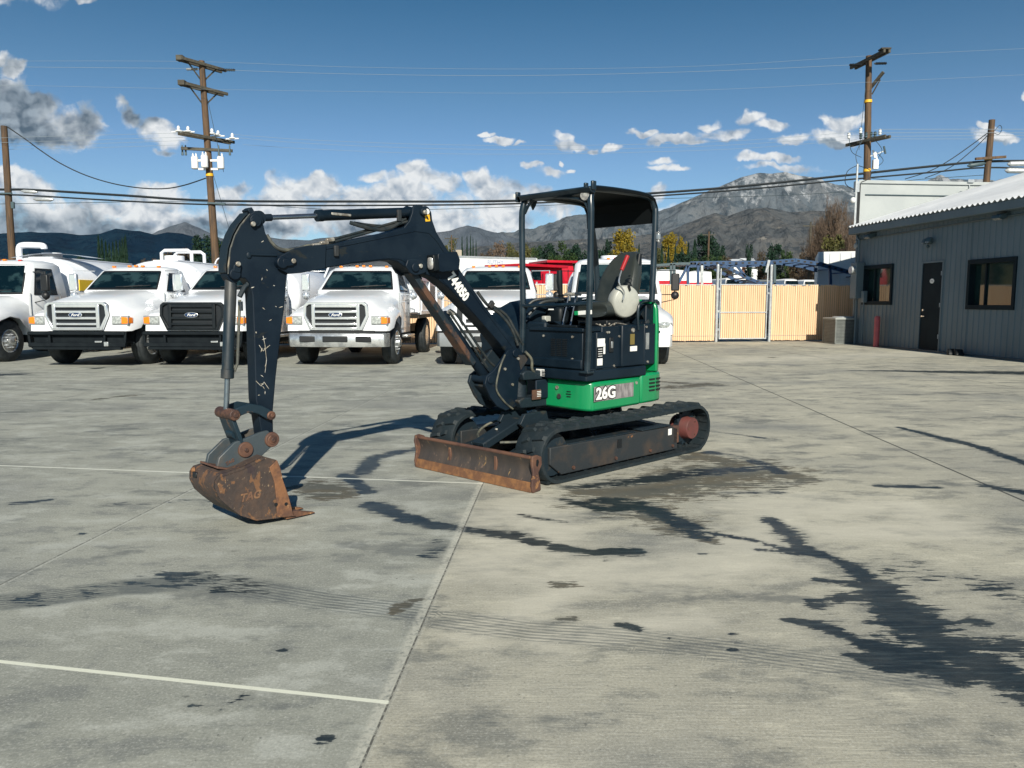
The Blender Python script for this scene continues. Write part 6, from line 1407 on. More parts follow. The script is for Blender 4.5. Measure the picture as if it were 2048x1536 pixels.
        for s in (-1, 1):
            m = MB(); m.box2((s*1.16, 3.75, 1.12), (s*1.10, 7.8, 2.05)); m.box2((s*1.20, 3.75, 2.0), (s*1.10, 7.8, 2.10)); m.box2((s*1.20, 3.75, 1.10), (s*1.10, 7.8, 1.20)); sd = m.build('body_side', 'white_tank', db, bevel=.01)
            for y in (3.9, 5.1, 6.4, 7.7):
                m = MB(); m.box2((s*1.21, y-.04, 1.2), (s*1.161, y+.04, 2.0)); m.build('side_rib', 'white_tank', sd, bevel=.006)
            m = MB(); m.box2((s*1.164, 5.25, 1.30), (s*1.166, 6.25, 1.90)); m.build('faded_panel', 'taupe', sd, smooth=0)
        m = MB(); m.box2((-1.12, 3.7, 1.0), (1.12, 7.8, 1.10)); m.build('body_floor', 'bleached_wood', db)
    elif body == 'flat':
        m = MB(); m.box2((-1.15, 3.6, 1.0), (1.15, 8.0, 1.12)); m.build('flat_deck', 'underbody', r, bevel=.01)
    return r
M['badge_blue'] = PM('dark_blue_badge', (.01, .03, .09), rough=.25)
M['taupe'] = PM('taupe_panel', (.27, .235, .22), (.22, .19, .18), 2, rough=.7)
M['bleached_wood'] = PM('bleached_deck_wood', (.42, .32, .22), (.34, .26, .18), 4, rough=.85)
RZ = -math.atan(.066)
t1 = truck('m2', -13.36, 17.75, RZ, 'leftmost white truck, cut by the left edge, with oval headlight and side door', bumper='white', body='tank', tankh=.12)
t2 = truck('std', -9.60, 17.1, RZ, 'white truck with chrome grille above a black lattice bumper, beside the leftmost truck', 'chrome', 'black', 'tank')
t3 = truck('std', -7.05, 17.1, RZ, 'white truck with an all black grille, half hidden by the upright digging arm', 'black', 'black', 'tank', tankh=-.16)
t4 = truck('std', -3.88, 17.1, RZ, 'white dump truck with chrome grille and full chrome bumper, seen under the raised boom', 'chrome', 'chrome', 'dump')
t5 = truck('std', -.55, 17.1, RZ, 'white truck with white grille bars and dull grey bumper, seen between boom and canopy posts', 'grey', 'grey', 'flat')
t6 = truck('m2', 2.42, 17.1, RZ, 'white truck with tall black framed windscreen behind the excavator seat', bumper='white', body='tank', tankh=.0)
# extra fittings on the tanks
def fitting(root, name, mb, mat='white_tank', bevel=.0):
    tk = [o for o in root.children if o.name.startswith('water_tank')][0]; return mb.build(name, mat, tk, bevel=bevel)
m = MB(); m.tube(smoothpts([(-.60, 3.9, 2.6), (-.60, 3.9, 2.90), (-.50, 3.9, 3.0), (-.1, 3.9, 3.0), (.10, 3.9, 2.98), (.13, 3.9, 2.90)], 4), .085, 10); fitting(t1, 'fill_pipe', m)
m = MB(); m.loft([[(x, y, 2.66+.12*math.sin(max(0, min(1, (x+.8)/2.2))*math.pi)) for y in (3.8, 4.6)] for x in (-.8, -.5, -.2, .2, .6, 1., 1.4)], closed=False, caps=False); fitting(t1, 'tank_cowl', m)
M['yellow_placard'] = PM('yellow_placard', (.85, .55, .02), rough=.5)
m = MB(); m.box2((1.14, 3.75, 1.75), (1.19, 4.5, 2.05)); fitting(t1, 'yellow_placard', m, 'yellow_placard')
for x_ in (.42, .86):
    m = MB(); m.tube([(x_+.17*math.cos(R(a)), 6.3, 2.40+.34*max(0, math.sin(R(a)))) for a in range(0, 181, 15)], .022, 8); fitting(t2, 'hose_hoop', m)
m = MB(); m.tube([(-1.0, 5.6, 2.5), (-1.0, 5.6, 2.86), (-.9, 5.6, 2.93), (-.2, 5.6, 2.93), (-.1, 5.6, 2.86), (-.1, 5.6, 2.5)], .05, 8); m.tube([(-1.0, 6.4, 2.5), (-1.0, 6.4, 2.86), (-.9, 6.4, 2.93), (-.2, 6.4, 2.93), (-.1, 6.4, 2.86), (-.1, 6.4, 2.5)], .05, 8); fitting(t2, 'rear_guard_frame', m)
# ------------------------------------------------------------------ utility poles and lines
def pole_base(top, mid):
    d = Vector(mid)-Vector(top); return Vector(top)+d*(top[2]/(top[2]-mid[2]))
def pole(name, top, mid, r0, r1, label, mat='wood_pole'):
    b = pole_base(top, mid); root = empty(name, b); tag(root, label, 'utility pole', 'wooden utility poles')
    T_ = Vector(top)-b; m = MB(); n = 8
    m.tube([T_*(i/n) for i in range(n+1)], [r0+(r1-r0)*i/n for i in range(n+1)], 12); m.build('pole', mat, root)
    return root, b, T_
def on(T_, z): return T_*(z/T_.z)
def crossarm(root, T_, z, d, half, gap=.18, double=True, tilt=0., mat='wood_grey', name='crossarm'):
    c = on(T_, z); d = Vector(d).normalized(); n_ = Vector((-d.y, d.x, 0)); out = []
    for s in ((-1, 1) if double else (-1,)):
        m = MB(); o = c+n_*s*gap; m.beam(o-d*half[0], o+d*half[1]+Vector((0, 0, tilt)), .10, .13); out.append(m.build(name, mat, root, bevel=.008))
    return c, d, n_
def strain(root, p, d, L=.75, mat='seal'):
    m = MB(); d = Vector(d).normalized(); m.lathe([(.03, 0)]+[((.065 if i % 2 else .04), .05+L*i/14) for i in range(14)]+[(.02, L+.06)], p, d, 10)
    o = m.build('strain_insulator', mat, root); return o
# tall pole behind the trucks
pa, ba, Ta = pole('utility_pole', (-13.97,36,12.21), (-13.69,36,3.13), .19, .13, 'tall wooden utility pole with three white transformers behind the parked trucks')
za = lambda y: y
def Zp(root_b, P): return P[2]-root_b.z
z1 = (-13.98,36,12.08)[2]
for (zz, hf) in (((-13.93,36,12.04)[2], (1.15, 1.15)), ((-13.98,36,10.99)[2], (1.0, 1.15))):
    crossarm(pa, Ta, zz, (.55, .83, 0), hf, .16)
    m = MB(); c = on(Ta, zz); d = Vector((.55, .83, 0)).normalized(); m.beam(c-d*.75, c-Vector((0, 0, .75)), .03, .06); m.beam(c+d*.75, c-Vector((0, 0, .75)), .03, .06); m.each('arm_brace', 'wood_grey', pa)
    m = MB(); c2 = c-d*1.05; m.box(c2+Vector((0, 0, .02)), (.30, .34, .22)); m.build('arm_end_hardware', 'wood_grey', pa, bevel=.02)
c = on(Ta, (-13.94,36,11.89)[2]); strain(pa, c+Vector((.62, .2, 0)), (1, 0, -.02), .75); strain(pa, c+Vector((-.2, .1, 0)), (-1, 0, -.02), .5, 'galv')
zz = (-13.89,36,8.84)[2]; c, d, n_ = crossarm(pa, Ta, zz, (.60, .80, 0), (1.3, 1.3), .15)
for (px_, z_) in (((-1.35), .10), ((-.9), .12), ((.25), .12), ((.55), .06), ((1.25), .0)):
    p = c+Vector((px_*.78+.0, px_*.4, .10+z_))
    m = MB(); m.ell(p, (.17, .10, .05), 12, 8); m.ell(p+Vector((0, 0, .12)), (.07, .07, .11), 10, 8); m.beam(p-Vector((.30, 0, .04)), p+Vector((.30, 0, -.02)), .05, .05); m.build('line_cover', 'insul', pa)
zz = (-13.89,36,8.33)[2]; c, d, n_ = crossarm(pa, Ta, zz, (1, .12, 0), (1.12, 1.12), .15, double=False, tilt=-.06)
for s in (-1.1, -.95, .55, 1.05):
    m = MB(); p = c+Vector((s, -.15, 0)); m.cyl(p+Vector((0, 0, -.28)), p+Vector((0, 0, .16)), .055, .03, 8); m.build('fuse_cutout', 'trim', pa)
zt = (-13.94,36,7.73)[2]; c = on(Ta, zt)
for k, (dx, dy) in enumerate(((-.60, -.1), (-.03, -.42), (.58, -.1))):
    p = c+Vector((dx, dy, -.28)); m = MB(); m.lathe([(.13, 0), (.155, .03), (.155, .50), (.14, .54), (.001, .56)], p, (0, 0, 1), 18); t_ = m.build('transformer', 'insul', pa)
    for s in (-.07, .07): 
        m = MB(); m.lathe([(.035, .54), (.045, .60), (.03, .66), (.001, .72)], p+Vector((s, 0, 0)), (0, 0, 1), 8); m.build('bushing', 'insul', t_)
m = MB()
for z_ in (.10, -.28): m.beam(c+Vector((-.45, -.05, z_)), c+Vector((.45, -.05, z_)), .10, .09)
m.each('transformer_bracket', 'insul', pa)
m = MB(); cc = on(Ta, (-13.89,36,7.2)[2]); m.cyl(cc-Vector((0, 0, .06)), cc+Vector((0, 0, .06)), .172, n=14); m.build('yellow_band', 'yellow_decal', pa)
m = MB(); cc = on(Ta, (-13.83,36,5.92)[2]); m.beam(cc+Vector((-.1, -.22, 0)), cc+Vector((.70, -.22, -.05)), .08, .08); m.build('cable_bracket', 'trim', pa)
m = MB(); m.tube([Vector((-.20, -.12, 0)), Vector((-.20, -.12, 3.0))], .035, 8); m.build('ground_conduit', 'cream', pa)
for (dx, zt_) in ((.10, (-23.14,36,10.73)[2]), (.35, (-23.38,36,7.42)[2])):
    m = MB(); a = on(Ta, zt_)+Vector((.12, 0, 0)); b_ = on(Ta, zt_-3.4)+Vector((.55+dx, 0, 0)); m.cyl(a, b_, .012, n=5); m.build('guy_wire', 'wire_dark', pa)
# tall pole behind the office
pb, bb, Tb = pole('utility_pole', (16.05,36,12.43), (16.23,36,6.97), .19, .13, 'tall wooden utility pole rising behind the pale stucco warehouse wall')
zz = (-23.04,36,12.25)[2]; crossarm(pb, Tb, zz, (.16, -1, 0), (1.2, 1.3), .12)
m = MB(); c = on(Tb, zz); m.box(c+Vector((.18, -1.1, .12)), (.42, .35, .06)); m.build('arm_cap', 'wood_grey', pb)
c = on(Tb, (-23.05,36,12.08)[2]); strain(pb, c+Vector((.25, 0, .02)), (1, 0, .02), .5); strain(pb, c+Vector((-.32, 0, -.02)), (-1, 0, -.04), .5)
zz = (-23.11,36,11.21)[2]; c = on(Tb, zz); m = MB(); m.beam(c+Vector((.0, .2, -.35)), c+Vector((.42, -.5, .38)), .10, .12); m.build('crossarm', 'wood_grey', pb)
m = MB(); m.beam(c+Vector((.36, -.35, .10)), c+Vector((.18, 0, -.45)), .03, .05); m.build('arm_brace', 'wood_grey', pb)
for y_ in (203, 341):
    cc = on(Tb, (-23.16,36,10.45)[2] if y_ == 203 else (-23.38,36,7.4)[2]); m = MB(); m.cyl(cc-Vector((0, 0, .06)), cc+Vector((0, 0, .06)), .168, n=14); m.build('yellow_band', 'yellow_decal', pb)
zz = (-23.29,36,8.71)[2]; c, d, n_ = crossarm(pb, Tb, zz, (.40, -.92, 0), (1.1, 1.1), .14, tilt=0)
for (dx, dz, mt) in ((-.38, .42, 'insul'), (-.36, .18, 'trim'), (-.12, .22, 'trim'), (.10, .24, 'trim'), (.28, .25, 'trim'), (.50, .36, 'insul'), (-.9, .20, 'insul')):
    p = c+Vector((dx, -.1, dz)); m = MB(); m.lathe([(.04, -.12), (.075, -.08), (.05, -.02), (.08, .03), (.05, .08), (.075, .12), (.001, .16)], p, (0, 0, 1), 10); m.build('pin_insulator', mt, pb)
c = on(Tb, (-23.36,36,7.64)[2]); m = MB(); m.box(c+Vector((.30, -.15, .0)), (.24, .18, .42)); m.build('equipment_box', 'insul', pb, bevel=.02)
c = on(Tb, (-23.33,36,8.13)[2]); m = MB(); m.beam(c+Vector((0, -.1, -.15)), c+Vector((.72, -.1, .12)), .05, .05); m.build('cutout_arm', 'galv', pb)
for dx, dz in ((.22, -.02), (.32, -.10), (.70, .16)):
    m = MB(); p = c+Vector((dx, -.16, dz)); m.cyl(p+Vector((-.04, 0, .16)), p+Vector((.05, 0, -.18)), .045, n=8); m.build('fuse_cutout', 'insul' if dx < .6 else 'trim', pb)
for k, (p0, p1, p2) in enumerate((((-.2, 0, .2), (-.55, 0, -.6), (-.4, 0, -1.2)), ((-.9, 0, .1), (-.75, 0, -.5), (-.3, 0, -.75)), ((.3, 0, 0), (.62, 0, -.45), (.30, 0, -.95)), ((.35, 0, -.5), (.70, 0, -.9), (.3, 0, -1.25)))):
    m = MB(); cc = on(Tb, zz)+Vector((0, -.12, 0)); m.tube(smoothpts([cc+Vector(p0), cc+Vector(p1), cc+Vector(p2)], 6), .014, 5); m.build('jumper_wire', 'wire_dark', pb)
for a_, dx in ((175, -.28), (300, -.5)):
    m = MB(); m.cyl(on(Tb, (-23.12,36,11.06)[2])+Vector((-.13, 0, 0)), on(Tb, (-23.32,36,8.31)[2])+Vector((-.38, 0, 0)), .012, n=5); m.build('guy_wire', 'wire_dark', pb); break
# the two outer poles
pc, bc, Tc = pole('utility_pole', (-23.06,36,9.37), (-23.09,36,3.36), .17, .13, 'shorter wooden utility pole at the left edge behind the trucks')
pd, bd_, Td = pole('utility_pole', (21.77,36,9.64), (21.7,36,6.93), .17, .13, 'shorter wooden utility pole at the right edge above the corrugated roof')
zz = (-23.34,36,7.93)[2]; c = on(Td, zz); m = MB(); m.beam(c+Vector((-.72, -.2, -.05)), c+Vector((.66, -.2, .04)), .09, .11); m.build('crossarm', 'wood_pole', pd, bevel=.006)
m = MB(); cc = on(Td, (-23.34,36,7.93)[2]-.02); m.cyl(cc-Vector((0, 0, .05)), cc+Vector((0, 0, .05)), .165, n=14); m.build('yellow_band', 'yellow_decal', pd)
m = MB(); cc = on(Td, (-23.24,36,9.33)[2]); m.tube(smoothpts([cc+Vector((.1, -.1, -.2)), cc+Vector((.3, -.1, .05)), cc+Vector((.42, -.1, -.1)), cc+Vector((.3, -.1, -.35)), cc+Vector((.1, -.1, -.3))], 5), .014, 5); m.build('service_loop', 'wire_dark', pd)
m = MB(); cc = on(Tc, (-23.49,36,5.83)[2]); m.box(cc+Vector((.25, -.12, 0)), (.14, .1, .30)); m.build('riser_box', 'trim', pc, bevel=.01)
m = MB(); cc = on(Tc, (-23.45,36,6.35)[2]); m.beam(cc+Vector((-.35, -.2, 0)), cc+Vector((.3, -.2, 0)), .06, .06); m.build('cable_bracket', 'trim', pc)
# span wires
def line(pts, r, mat, label, cat='cable', group='overhead cables', name='overhead_cable', n=6):
    r = r*(.42 if mat == 'wire' else 1); P = smoothpts(pts, 6); o0 = Vector(P[0]); m = MB(); m.tube([p-o0 for p in P], r, 6); o = m.build(name, mat, None, loc=o0); tag(o, label, cat, group); return o
line([(-26.18,36,6.66),(-23.44,36,6.55),(-21.95,36,6.53),(-17.73,36,6.28),(-13.85,36,6.05),(-7.43,36,6.01),(0.37,36,6.05),(6.55,36,6.39),(10.89,36,6.73),(15.44,36,7.2),(19.08,36,7.58),(21.69,36,7.8),(24.99,36,7.82)], .058, 'cable', 'thick black cable, upper of the pair spanning the whole yard behind the canopy')
line([(-26.2,36,6.44),(-23.46,36,6.32),(-22.08,36,6.28),(-17.75,36,6.03),(-13.62,36,5.87),(-7.43,36,5.83),(0.37,36,5.92),(6.55,36,6.26),(10.9,36,6.57),(15.45,36,7),(19.09,36,7.31),(21.7,36,7.53),(25.02,36,7.42)], .040, 'cable', 'thinner black cable just below the thick one across the yard')
line([(-26.24,36,5.85),(-20.73,36,5.94),(-14.31,36,5.99),(-7.44,36,5.63),(0.37,36,5.78),(6.56,36,6.12),(12.28,36,6.28),(15.48,36,6.46)], .013, 'wire_dark', 'faint dark wire lowest of those crossing behind the canopy posts')
line([(-25.71,36.6,12.39),(-23.42,36.6,12.39),(-14.73,36.6,12.37),(-7.42,36.6,12.13),(0.37,36.6,12.04),(8.61,36.6,12.17),(16.25,36.6,12.61),(25.02,36.6,13.01)], .011, 'wire', 'thin pale topmost wire between the two tall poles')
line([(-12.88,36,11.82),(-7.3,36,11.65),(0.36,36,11.58),(8.47,36,11.76),(15.22,36,12.04)], .014, 'wire', 'pale wire strung between the black strain insulators of both tall poles')
line([(-25.31,36,11.99),(-21.71,36,11.95),(-14.39,36,11.89)], .014, 'wire', 'pale wire leaving the tall left pole towards the left edge')
line([(-24.95,35.4,11.01),(-21.4,35.4,10.98),(-13.86,35.4,10.83),(-7.2,35.4,10.73),(0.36,35.4,10.66),(8.35,35.4,10.79),(15.89,35.4,11.13),(24.29,35.4,11.52)], .010, 'wire', 'thin pale wire level with the second crossarm of the tall left pole')
for k, (yl_, yr_, o_) in enumerate(((271, 262, 0), (276, 267, -3), (281, 272, -6), (287, 275, -9))):
    lb = ('topmost', 'second', 'third', 'lowest')[k]
    line([(x, 36+(k-1.5)*.35, z) for x, _, z in [[(-25.56,36,8.66),(-23.29,36,8.73),(-19.41,36,8.84),(-14.86,36,8.95)], [(-25.58,36,8.53),(-23.3,36,8.6),(-19.42,36,8.71),(-14.87,36,8.84)], [(-25.58,36,8.44),(-23.3,36,8.51),(-19.43,36,8.62),(-14.76,36,8.77)], [(-25.59,36,8.35),(-23.31,36,8.44),(-19.43,36,8.51),(-15.33,36,8.64)]][k]], .015, 'wire', lb+' pale wire of the bundle left of the transformers')
for k in range(3):
    lb = ('upper', 'middle', 'lower')[k]
    line([(x, 36+(k-1)*.35, z) for x, _, z in [[(-12.59,36,8.93),(-9.19,36,8.69),(-3.73,36,8.49),(1.73,36,8.44),(6.28,36,8.51),(10.83,36,8.69),(15.81,36,9.06)], [(-12.59,36,8.86),(-9.19,36,8.6),(-3.73,36,8.38),(1.73,36,8.33),(6.28,36,8.4),(10.83,36,8.58),(15.82,36,8.97)], [(-12.37,36,8.62),(-9.2,36,8.42),(-3.74,36,8.22),(1.73,36,8.2),(6.28,36,8.29),(10.83,36,8.46),(15.82,36,8.84)]][k]], .014, 'wire', lb+' pale wire of the middle bundle between the tall poles')
for k in range(4):
    lb = ('topmost', 'second', 'third', 'lowest')[k]
    line([(x, 36+(k-1.5)*.3, z) for x, _, z in [[(16.26,36,9.11),(17.62,36,9.13),(24.89,36,9.13)], [(16.31,36,9.02),(17.63,36,9.04),(24.9,36,9.04)], [(16.45,36,8.93),(17.63,36,8.95),(24.9,36,9)], [(16.55,36,8.86),(17.64,36,8.89),(24.91,36,8.89)]][k]], .020, 'wire', lb+' bright wire of the bundle right of the tall warehouse pole')
line([(-22.9,36,9.33),(-22.14,36,8.8),(-21.49,36,8.31),(-20.62,36,7.73),(-19.51,36,7.2),(-18.27,36,6.82),(-17.03,36,6.62),(-15.88,36,6.59),(-14.96,36,6.75),(-13.99,36,7.06)], .028, 'cable', 'black drooping service cable hung between the two left poles')
line([(21.6,36,9.06),(20.85,36,8.49),(19.97,36,7.87),(19.09,36,7.38),(17.97,36,7.02)], .022, 'cable', 'upper black drop cable slanting down from the right edge pole')
line([(21.61,36,8.95),(20.97,36,8.31),(19.99,36,7.53),(18.88,36,7.06)], .020, 'cable', 'lower black drop cable slanting down from the right edge pole')
line([(16.36,36,7.06),(17.74,36,6.93),(18.88,36,7.02),(21.61,36,7.2)], .014, 'wire_dark', 'slack dark wire hanging just above the stucco parapet')
for (a, b_, r_, mt, lb) in (([(22.72,36,7.69),(24.77,36,7.73)][0], [(22.72,36,7.69),(24.77,36,7.73)][1], .12, 'galv', 'upper silver splice case on the cables at the right edge'), ([(22.63,36,7.4),(24.8,36,7.35)][0], [(22.63,36,7.4),(24.8,36,7.35)][1], .12, 'galv', 'lower silver splice case on the cables at the right edge'), ([(20.9,36,7.62),(21.49,36,7.71)][0], [(20.9,36,7.62),(21.49,36,7.71)][1], .10, 'trim', 'small black splice case left of the right edge pole'), ([(-21.82,36,6.12),(-21.13,36,6.1)][0], [(-21.82,36,6.12),(-21.13,36,6.1)][1], .09, 'galv', 'grey splice case on the lower cable near the left edge pole'), ([(-22.35,36,6.48),(-21.85,36,6.44)][0], [(-22.35,36,6.48),(-21.85,36,6.44)][1], .08, 'galv', 'small pale splice on the upper cable near the left edge pole')):
    a, b_ = Vector(a), Vector(b_); L = (b_-a).length; m = MB(); m.lathe([(.03, -.12), (r_*.8, -.02), (r_, .02), (r_, L-.02), (r_*.8, L+.02), (.03, L+.12)], (0, 0, 0), b_-a, 14); o = m.build('splice_case', mt, None, loc=a); tag(o, lb, 'splice case', 'splice cases on the cables')
# small distant poles
for (x, yt, yb, Y, lb) in ((1418, 463, 512, 95, 'distant wooden utility pole in front of the round dark tree'), (1622, 444, 520, 80, 'distant dark utility pole left of the white container'), (903, 470, 520, 90, 'thin distant pole behind the brown roofed house')):
    P_ = {1418: (23.94,95,9.91), 1622: (30.55,80,9.53), 903: (-6.97,90,9.06)}[x]
    r_ = empty('distant_pole', (P_[0], P_[1], 0)); tag(r_, lb, 'utility pole', 'distant utility poles')
    MB().cyl((0, 0, 0), (0, 0, P_[2]), .15 if x != 903 else .09, .10 if x != 903 else .06, 8).build('pole', 'wood_pole' if x != 1622 else 'wood_grey', r_)
    MB().beam((-.8, 0, P_[2]-.4), (.8, 0, P_[2]-.4), .09, .10).build('crossarm', 'wood_grey', r_)

# ------------------------------------------------------------------ things behind the fence
def simple_wheels(r, xs, ys, rad=.5):
    for x in xs:
        for y in ys:
            MB().lathe([(rad*.5, -.14), (rad, -.12), (rad, .12), (rad*.5, .14), (.001, .14)], (x, y, rad), (0, 1 if y > 0 else -1, 0), 20).build('wheel', 'tyre', r)
# white semi-trailer seen over the trucks
def semitrailer():
    a, b_ = Vector((-3.13,46,4.12)), Vector((1.49,48.4,4.26)); L = 11.5; ang = math.atan2(b_.y-a.y, b_.x-a.x)
    r = empty('semi_trailer', (a.x, a.y, 0), ang); r.location.x -= 0
    L = (Vector((b_.x, b_.y))-Vector((a.x, a.y))).length; H_ = 4.12
    tag(r, 'long white box trailer with faded blue lettering beyond the trucks', 'trailer')
    m = MB(); m.box2((0, 0, 1.2), (L, 2.5, H_)); bx = m.build('box_body', 'trailer', r, bevel=.02)
    m = MB(); m.box2((-.02, -.02, H_-.10), (L+.02, .02, H_+.02)); m.box2((-.02, -.02, 1.1), (L+.02, .02, 1.28)); m.build('rails', 'galv', bx)
    m = MB(); m.box2((L+.01, .12, 1.3), (L+.05, 2.38, H_-.2)); dr_ = m.build('rear_door', 'underbody', bx)
    m = MB(); m.box2((L, -.0, 1.2), (L+.09, .16, H_)); m.box2((L, 2.34, 1.2), (L+.09, 2.5, H_)); m.box2((L, .16, H_-.22), (L+.09, 2.34, H_-.02)); m.build('door_frame', 'trailer', dr_)
    text('RUTHY', .34, 'faintblue', bx, (L*.46, -.012, 3.80), (1, 0, 0), (0, 0, 1), 'faded_lettering', .001, .004)
    text('TRADITION', .32, 'faintblue', bx, (L*.50, -.012, 3.42), (1, 0, 0), (0, 0, 1), 'faded_lettering', .001, .002)
    m = MB()
    for x in (.3, 1.6, 2.9): pass
    simple_wheels(r, (1.2, L-1.4), (.25, 2.25)); MB().box2((.2, .8, .8), (L-.2, 1.7, 1.2)).build('chassis', 'underbody', r)
semitrailer()
def red_truck(a, b_, H_, D, label, slope=.12):
    a, b_ = Vector((a[0], a[1], 0)), Vector((b_[0], b_[1], 0)); L = (b_-a).length; r = empty('red_truck', a, math.atan2(b_.y-a.y, b_.x-a.x)); tag(r, label, 'truck', 'red trucks behind the fence')
    m = MB(); m.loft([[(0, 0, .7), (L, 0, .7), (L, D, .7), (0, D, .7)], [(0, 0, H_*.8), (L, 0, H_*.8), (L, D, H_*.8), (0, D, H_*.8)], [(.12, .15, H_-.05), (L-.06, .15, H_), (L-.06, D-.15, H_), (.12, D-.15, H_-.05)]]); bd = m.build('body', 'red_paint', r, bevel=.03)
    m = MB(); m.box2((-.15, -.12, H_-.02), (L+.1, D+.1, H_+.10)); m.build('roof_rack', 'red_paint', bd, bevel=.02)
    m = MB(); m.prism([(L*.18, H_*.80), (L*.42, H_*.80), (L*.40, H_*.95), (L*.22, H_*.95)], -.015, .10); m.build('side_window', 'glass', bd)
    for x in (.45, .72):
        m = MB(); m.box2((L*x, -.02, .8), (L*x+.03, .0, H_*.9)); m.build('door_seam', 'seal', bd)
    m = MB(); m.box2((L*.46, -.03, H_*.72), (L*.98, -.0, H_*.745)); m.build('body_rail', 'red_paint', bd)
    simple_wheels(r, (L*.2, L*.8), (.1, D-.1), .45)
red_truck((0.48,34,2.39), (2.46,36,2.44), 3.0, 2.2, 'bright red truck behind the fence, left of the joystick')
red_truck((1.81,38,2.5), (3.12,38.5,2.51), 3.35, 2.2, 'second red truck further back with a dark roof edge')
# white container right
def container():
    a, b_ = Vector((15.71,40,3.82)), Vector((18.65,42,3.94)); r = empty('white_container', (a.x, a.y, 0), R(-20)); L = 3.4; tag(r, 'tall white ribbed container standing behind the fence beside the office', 'container')
    m = MB(); m.box2((0, 0, .9), (L, 6, 3.98)); bx = m.build('body', 'trailer', r, bevel=.02)
    m = MB(); s = .0
    for i in range(7): m.box2((.06+i*.5, -.03, 1.0), (.10+i*.5, .0, 3.9))
    m.build('wall_ribs', 'roofmetal', bx, smooth=0)
    m = MB(); m.box2((-.02, -.04, 3.0), (L, 0, 3.06)); m.build('body_rail', 'roofmetal', bx); simple_wheels(r, (.6, 2.6), (.2, 2.2)); MB().box2((.1, .4, .5), (L-.1, 5.5, .9)).build('chassis', 'underbody', r)
container()
# blue car hauler
def hauler():
    base = Vector((11.64,38,2.5)); r = empty('car_hauler', (base.x, 38, 0)); tag(r, 'empty blue steel car hauler trailer with sloping upper deck behind the gate', 'trailer')
    O = Vector((base.x, 38, 0))
    def rel(L): return [Vector(p)-O for p in L]
    def truss(pts, w_, h_, mat, name, y2=2.3, holes=True):
        out = None
        for side, yo in (('near', 0), ('far', y2)):
            m = MB()
            for p, q in zip(pts[:-1], pts[1:]): m.beam(p+Vector((0, yo, 0)), q+Vector((0, yo, 0)), w_, h_)
            o = m.build(name, mat, r, bevel=.006); out = out or o
            if holes and yo == 0:
                m = MB()
                for p, q in zip(pts[:-1], pts[1:]):
                    L = (q-p).length; n = int(L/.28)
                    for i in range(n):
                        c = p+(q-p)*((i+.5)/n); m.box(c+Vector((0, -w_/2-.004, 0)), (.12, .006, h_*.42))
                m.build('deck_hole_pattern', 'seal', o, smooth=0)
        m = MB(); n = 14
        for i in range(n):
            t = (i+.5)/n*(len(pts)-1); k = int(t); c = pts[k]+(pts[k+1]-pts[k])*(t-k); m.box(c+Vector((0, y2/2, -.02)), (.12, y2, .05))
        m.build('deck_rungs', mat, r, smooth=0)
    top = rel([(8.69,38,3.29),(10.15,38,3.32),(12.35,38,3.32),(13.81,38,3.44),(15.04,38,3.27),(16.52,38,2.86),(18.01,38,2.45)])
    truss(top, .10, .20, 'blue_paint', 'upper_deck_rail')
    low = rel([(9.96,38,3.22),(10.45,38,3.15),(11.52,38,2.59),(12.14,38,2.35),(14.1,38,2.16),(16.56,38,2.08)])
    truss(low, .10, .16, 'blue_paint', 'lower_deck_rail')
    front = rel([(6.98,38,3.2),(8.2,38,3.29),(8.98,38,3.29)]); truss(front, .10, .12, 'trim', 'head_rack_rail', holes=False)
    for (x0, y0, x1, y1, mt) in ((0,0,0,0,'blue_paint'),): pass
    for p, q, mt in (([(7.76,38,3.27),(7.8,38,1.52)]+['trim']), ([(7.91,38,3.27),(7.95,38,1.52)]+['trim']), ([(8.59,38,3.2),(8.03,38,2.13)]+['blue_paint']), ([(8.59,38,3.2),(8.63,38,1.52)]+['blue_paint']), ([(9.27,38,3.29),(9.32,38,1.52)]+['galv']), ([(9.08,38,3.29),(9.13,38,1.52)]+['blue_paint']), ([(12.47,37.8,3.45),(12.35,37.8,2.85)]+['galv']), ([(12.81,38,3.37),(12.87,38,1.77)]+['trim']), ([(10.89,38,3.29),(11.39,38,2.69)]+['blue_paint']), ([(15.53,38,3.13),(15.64,38,1.77)]+['blue_paint'])):
        m = MB(); m.beam(Vector(p)-O, Vector(q)-O, .10, .12); m.build('deck_post', mt, r, bevel=.006)
    m = MB(); m.beam(Vector((-5.0, 1.1, .75)), Vector((5.0, 1.1, .75)), .9, .25); m.build('chassis', 'blue_paint', r); simple_wheels(r, (1.5, 2.7), (.1, 2.2))
hauler()
M['pale_green'] = PM('pale_green_cab', (.40, .46, .38), rough=.4)
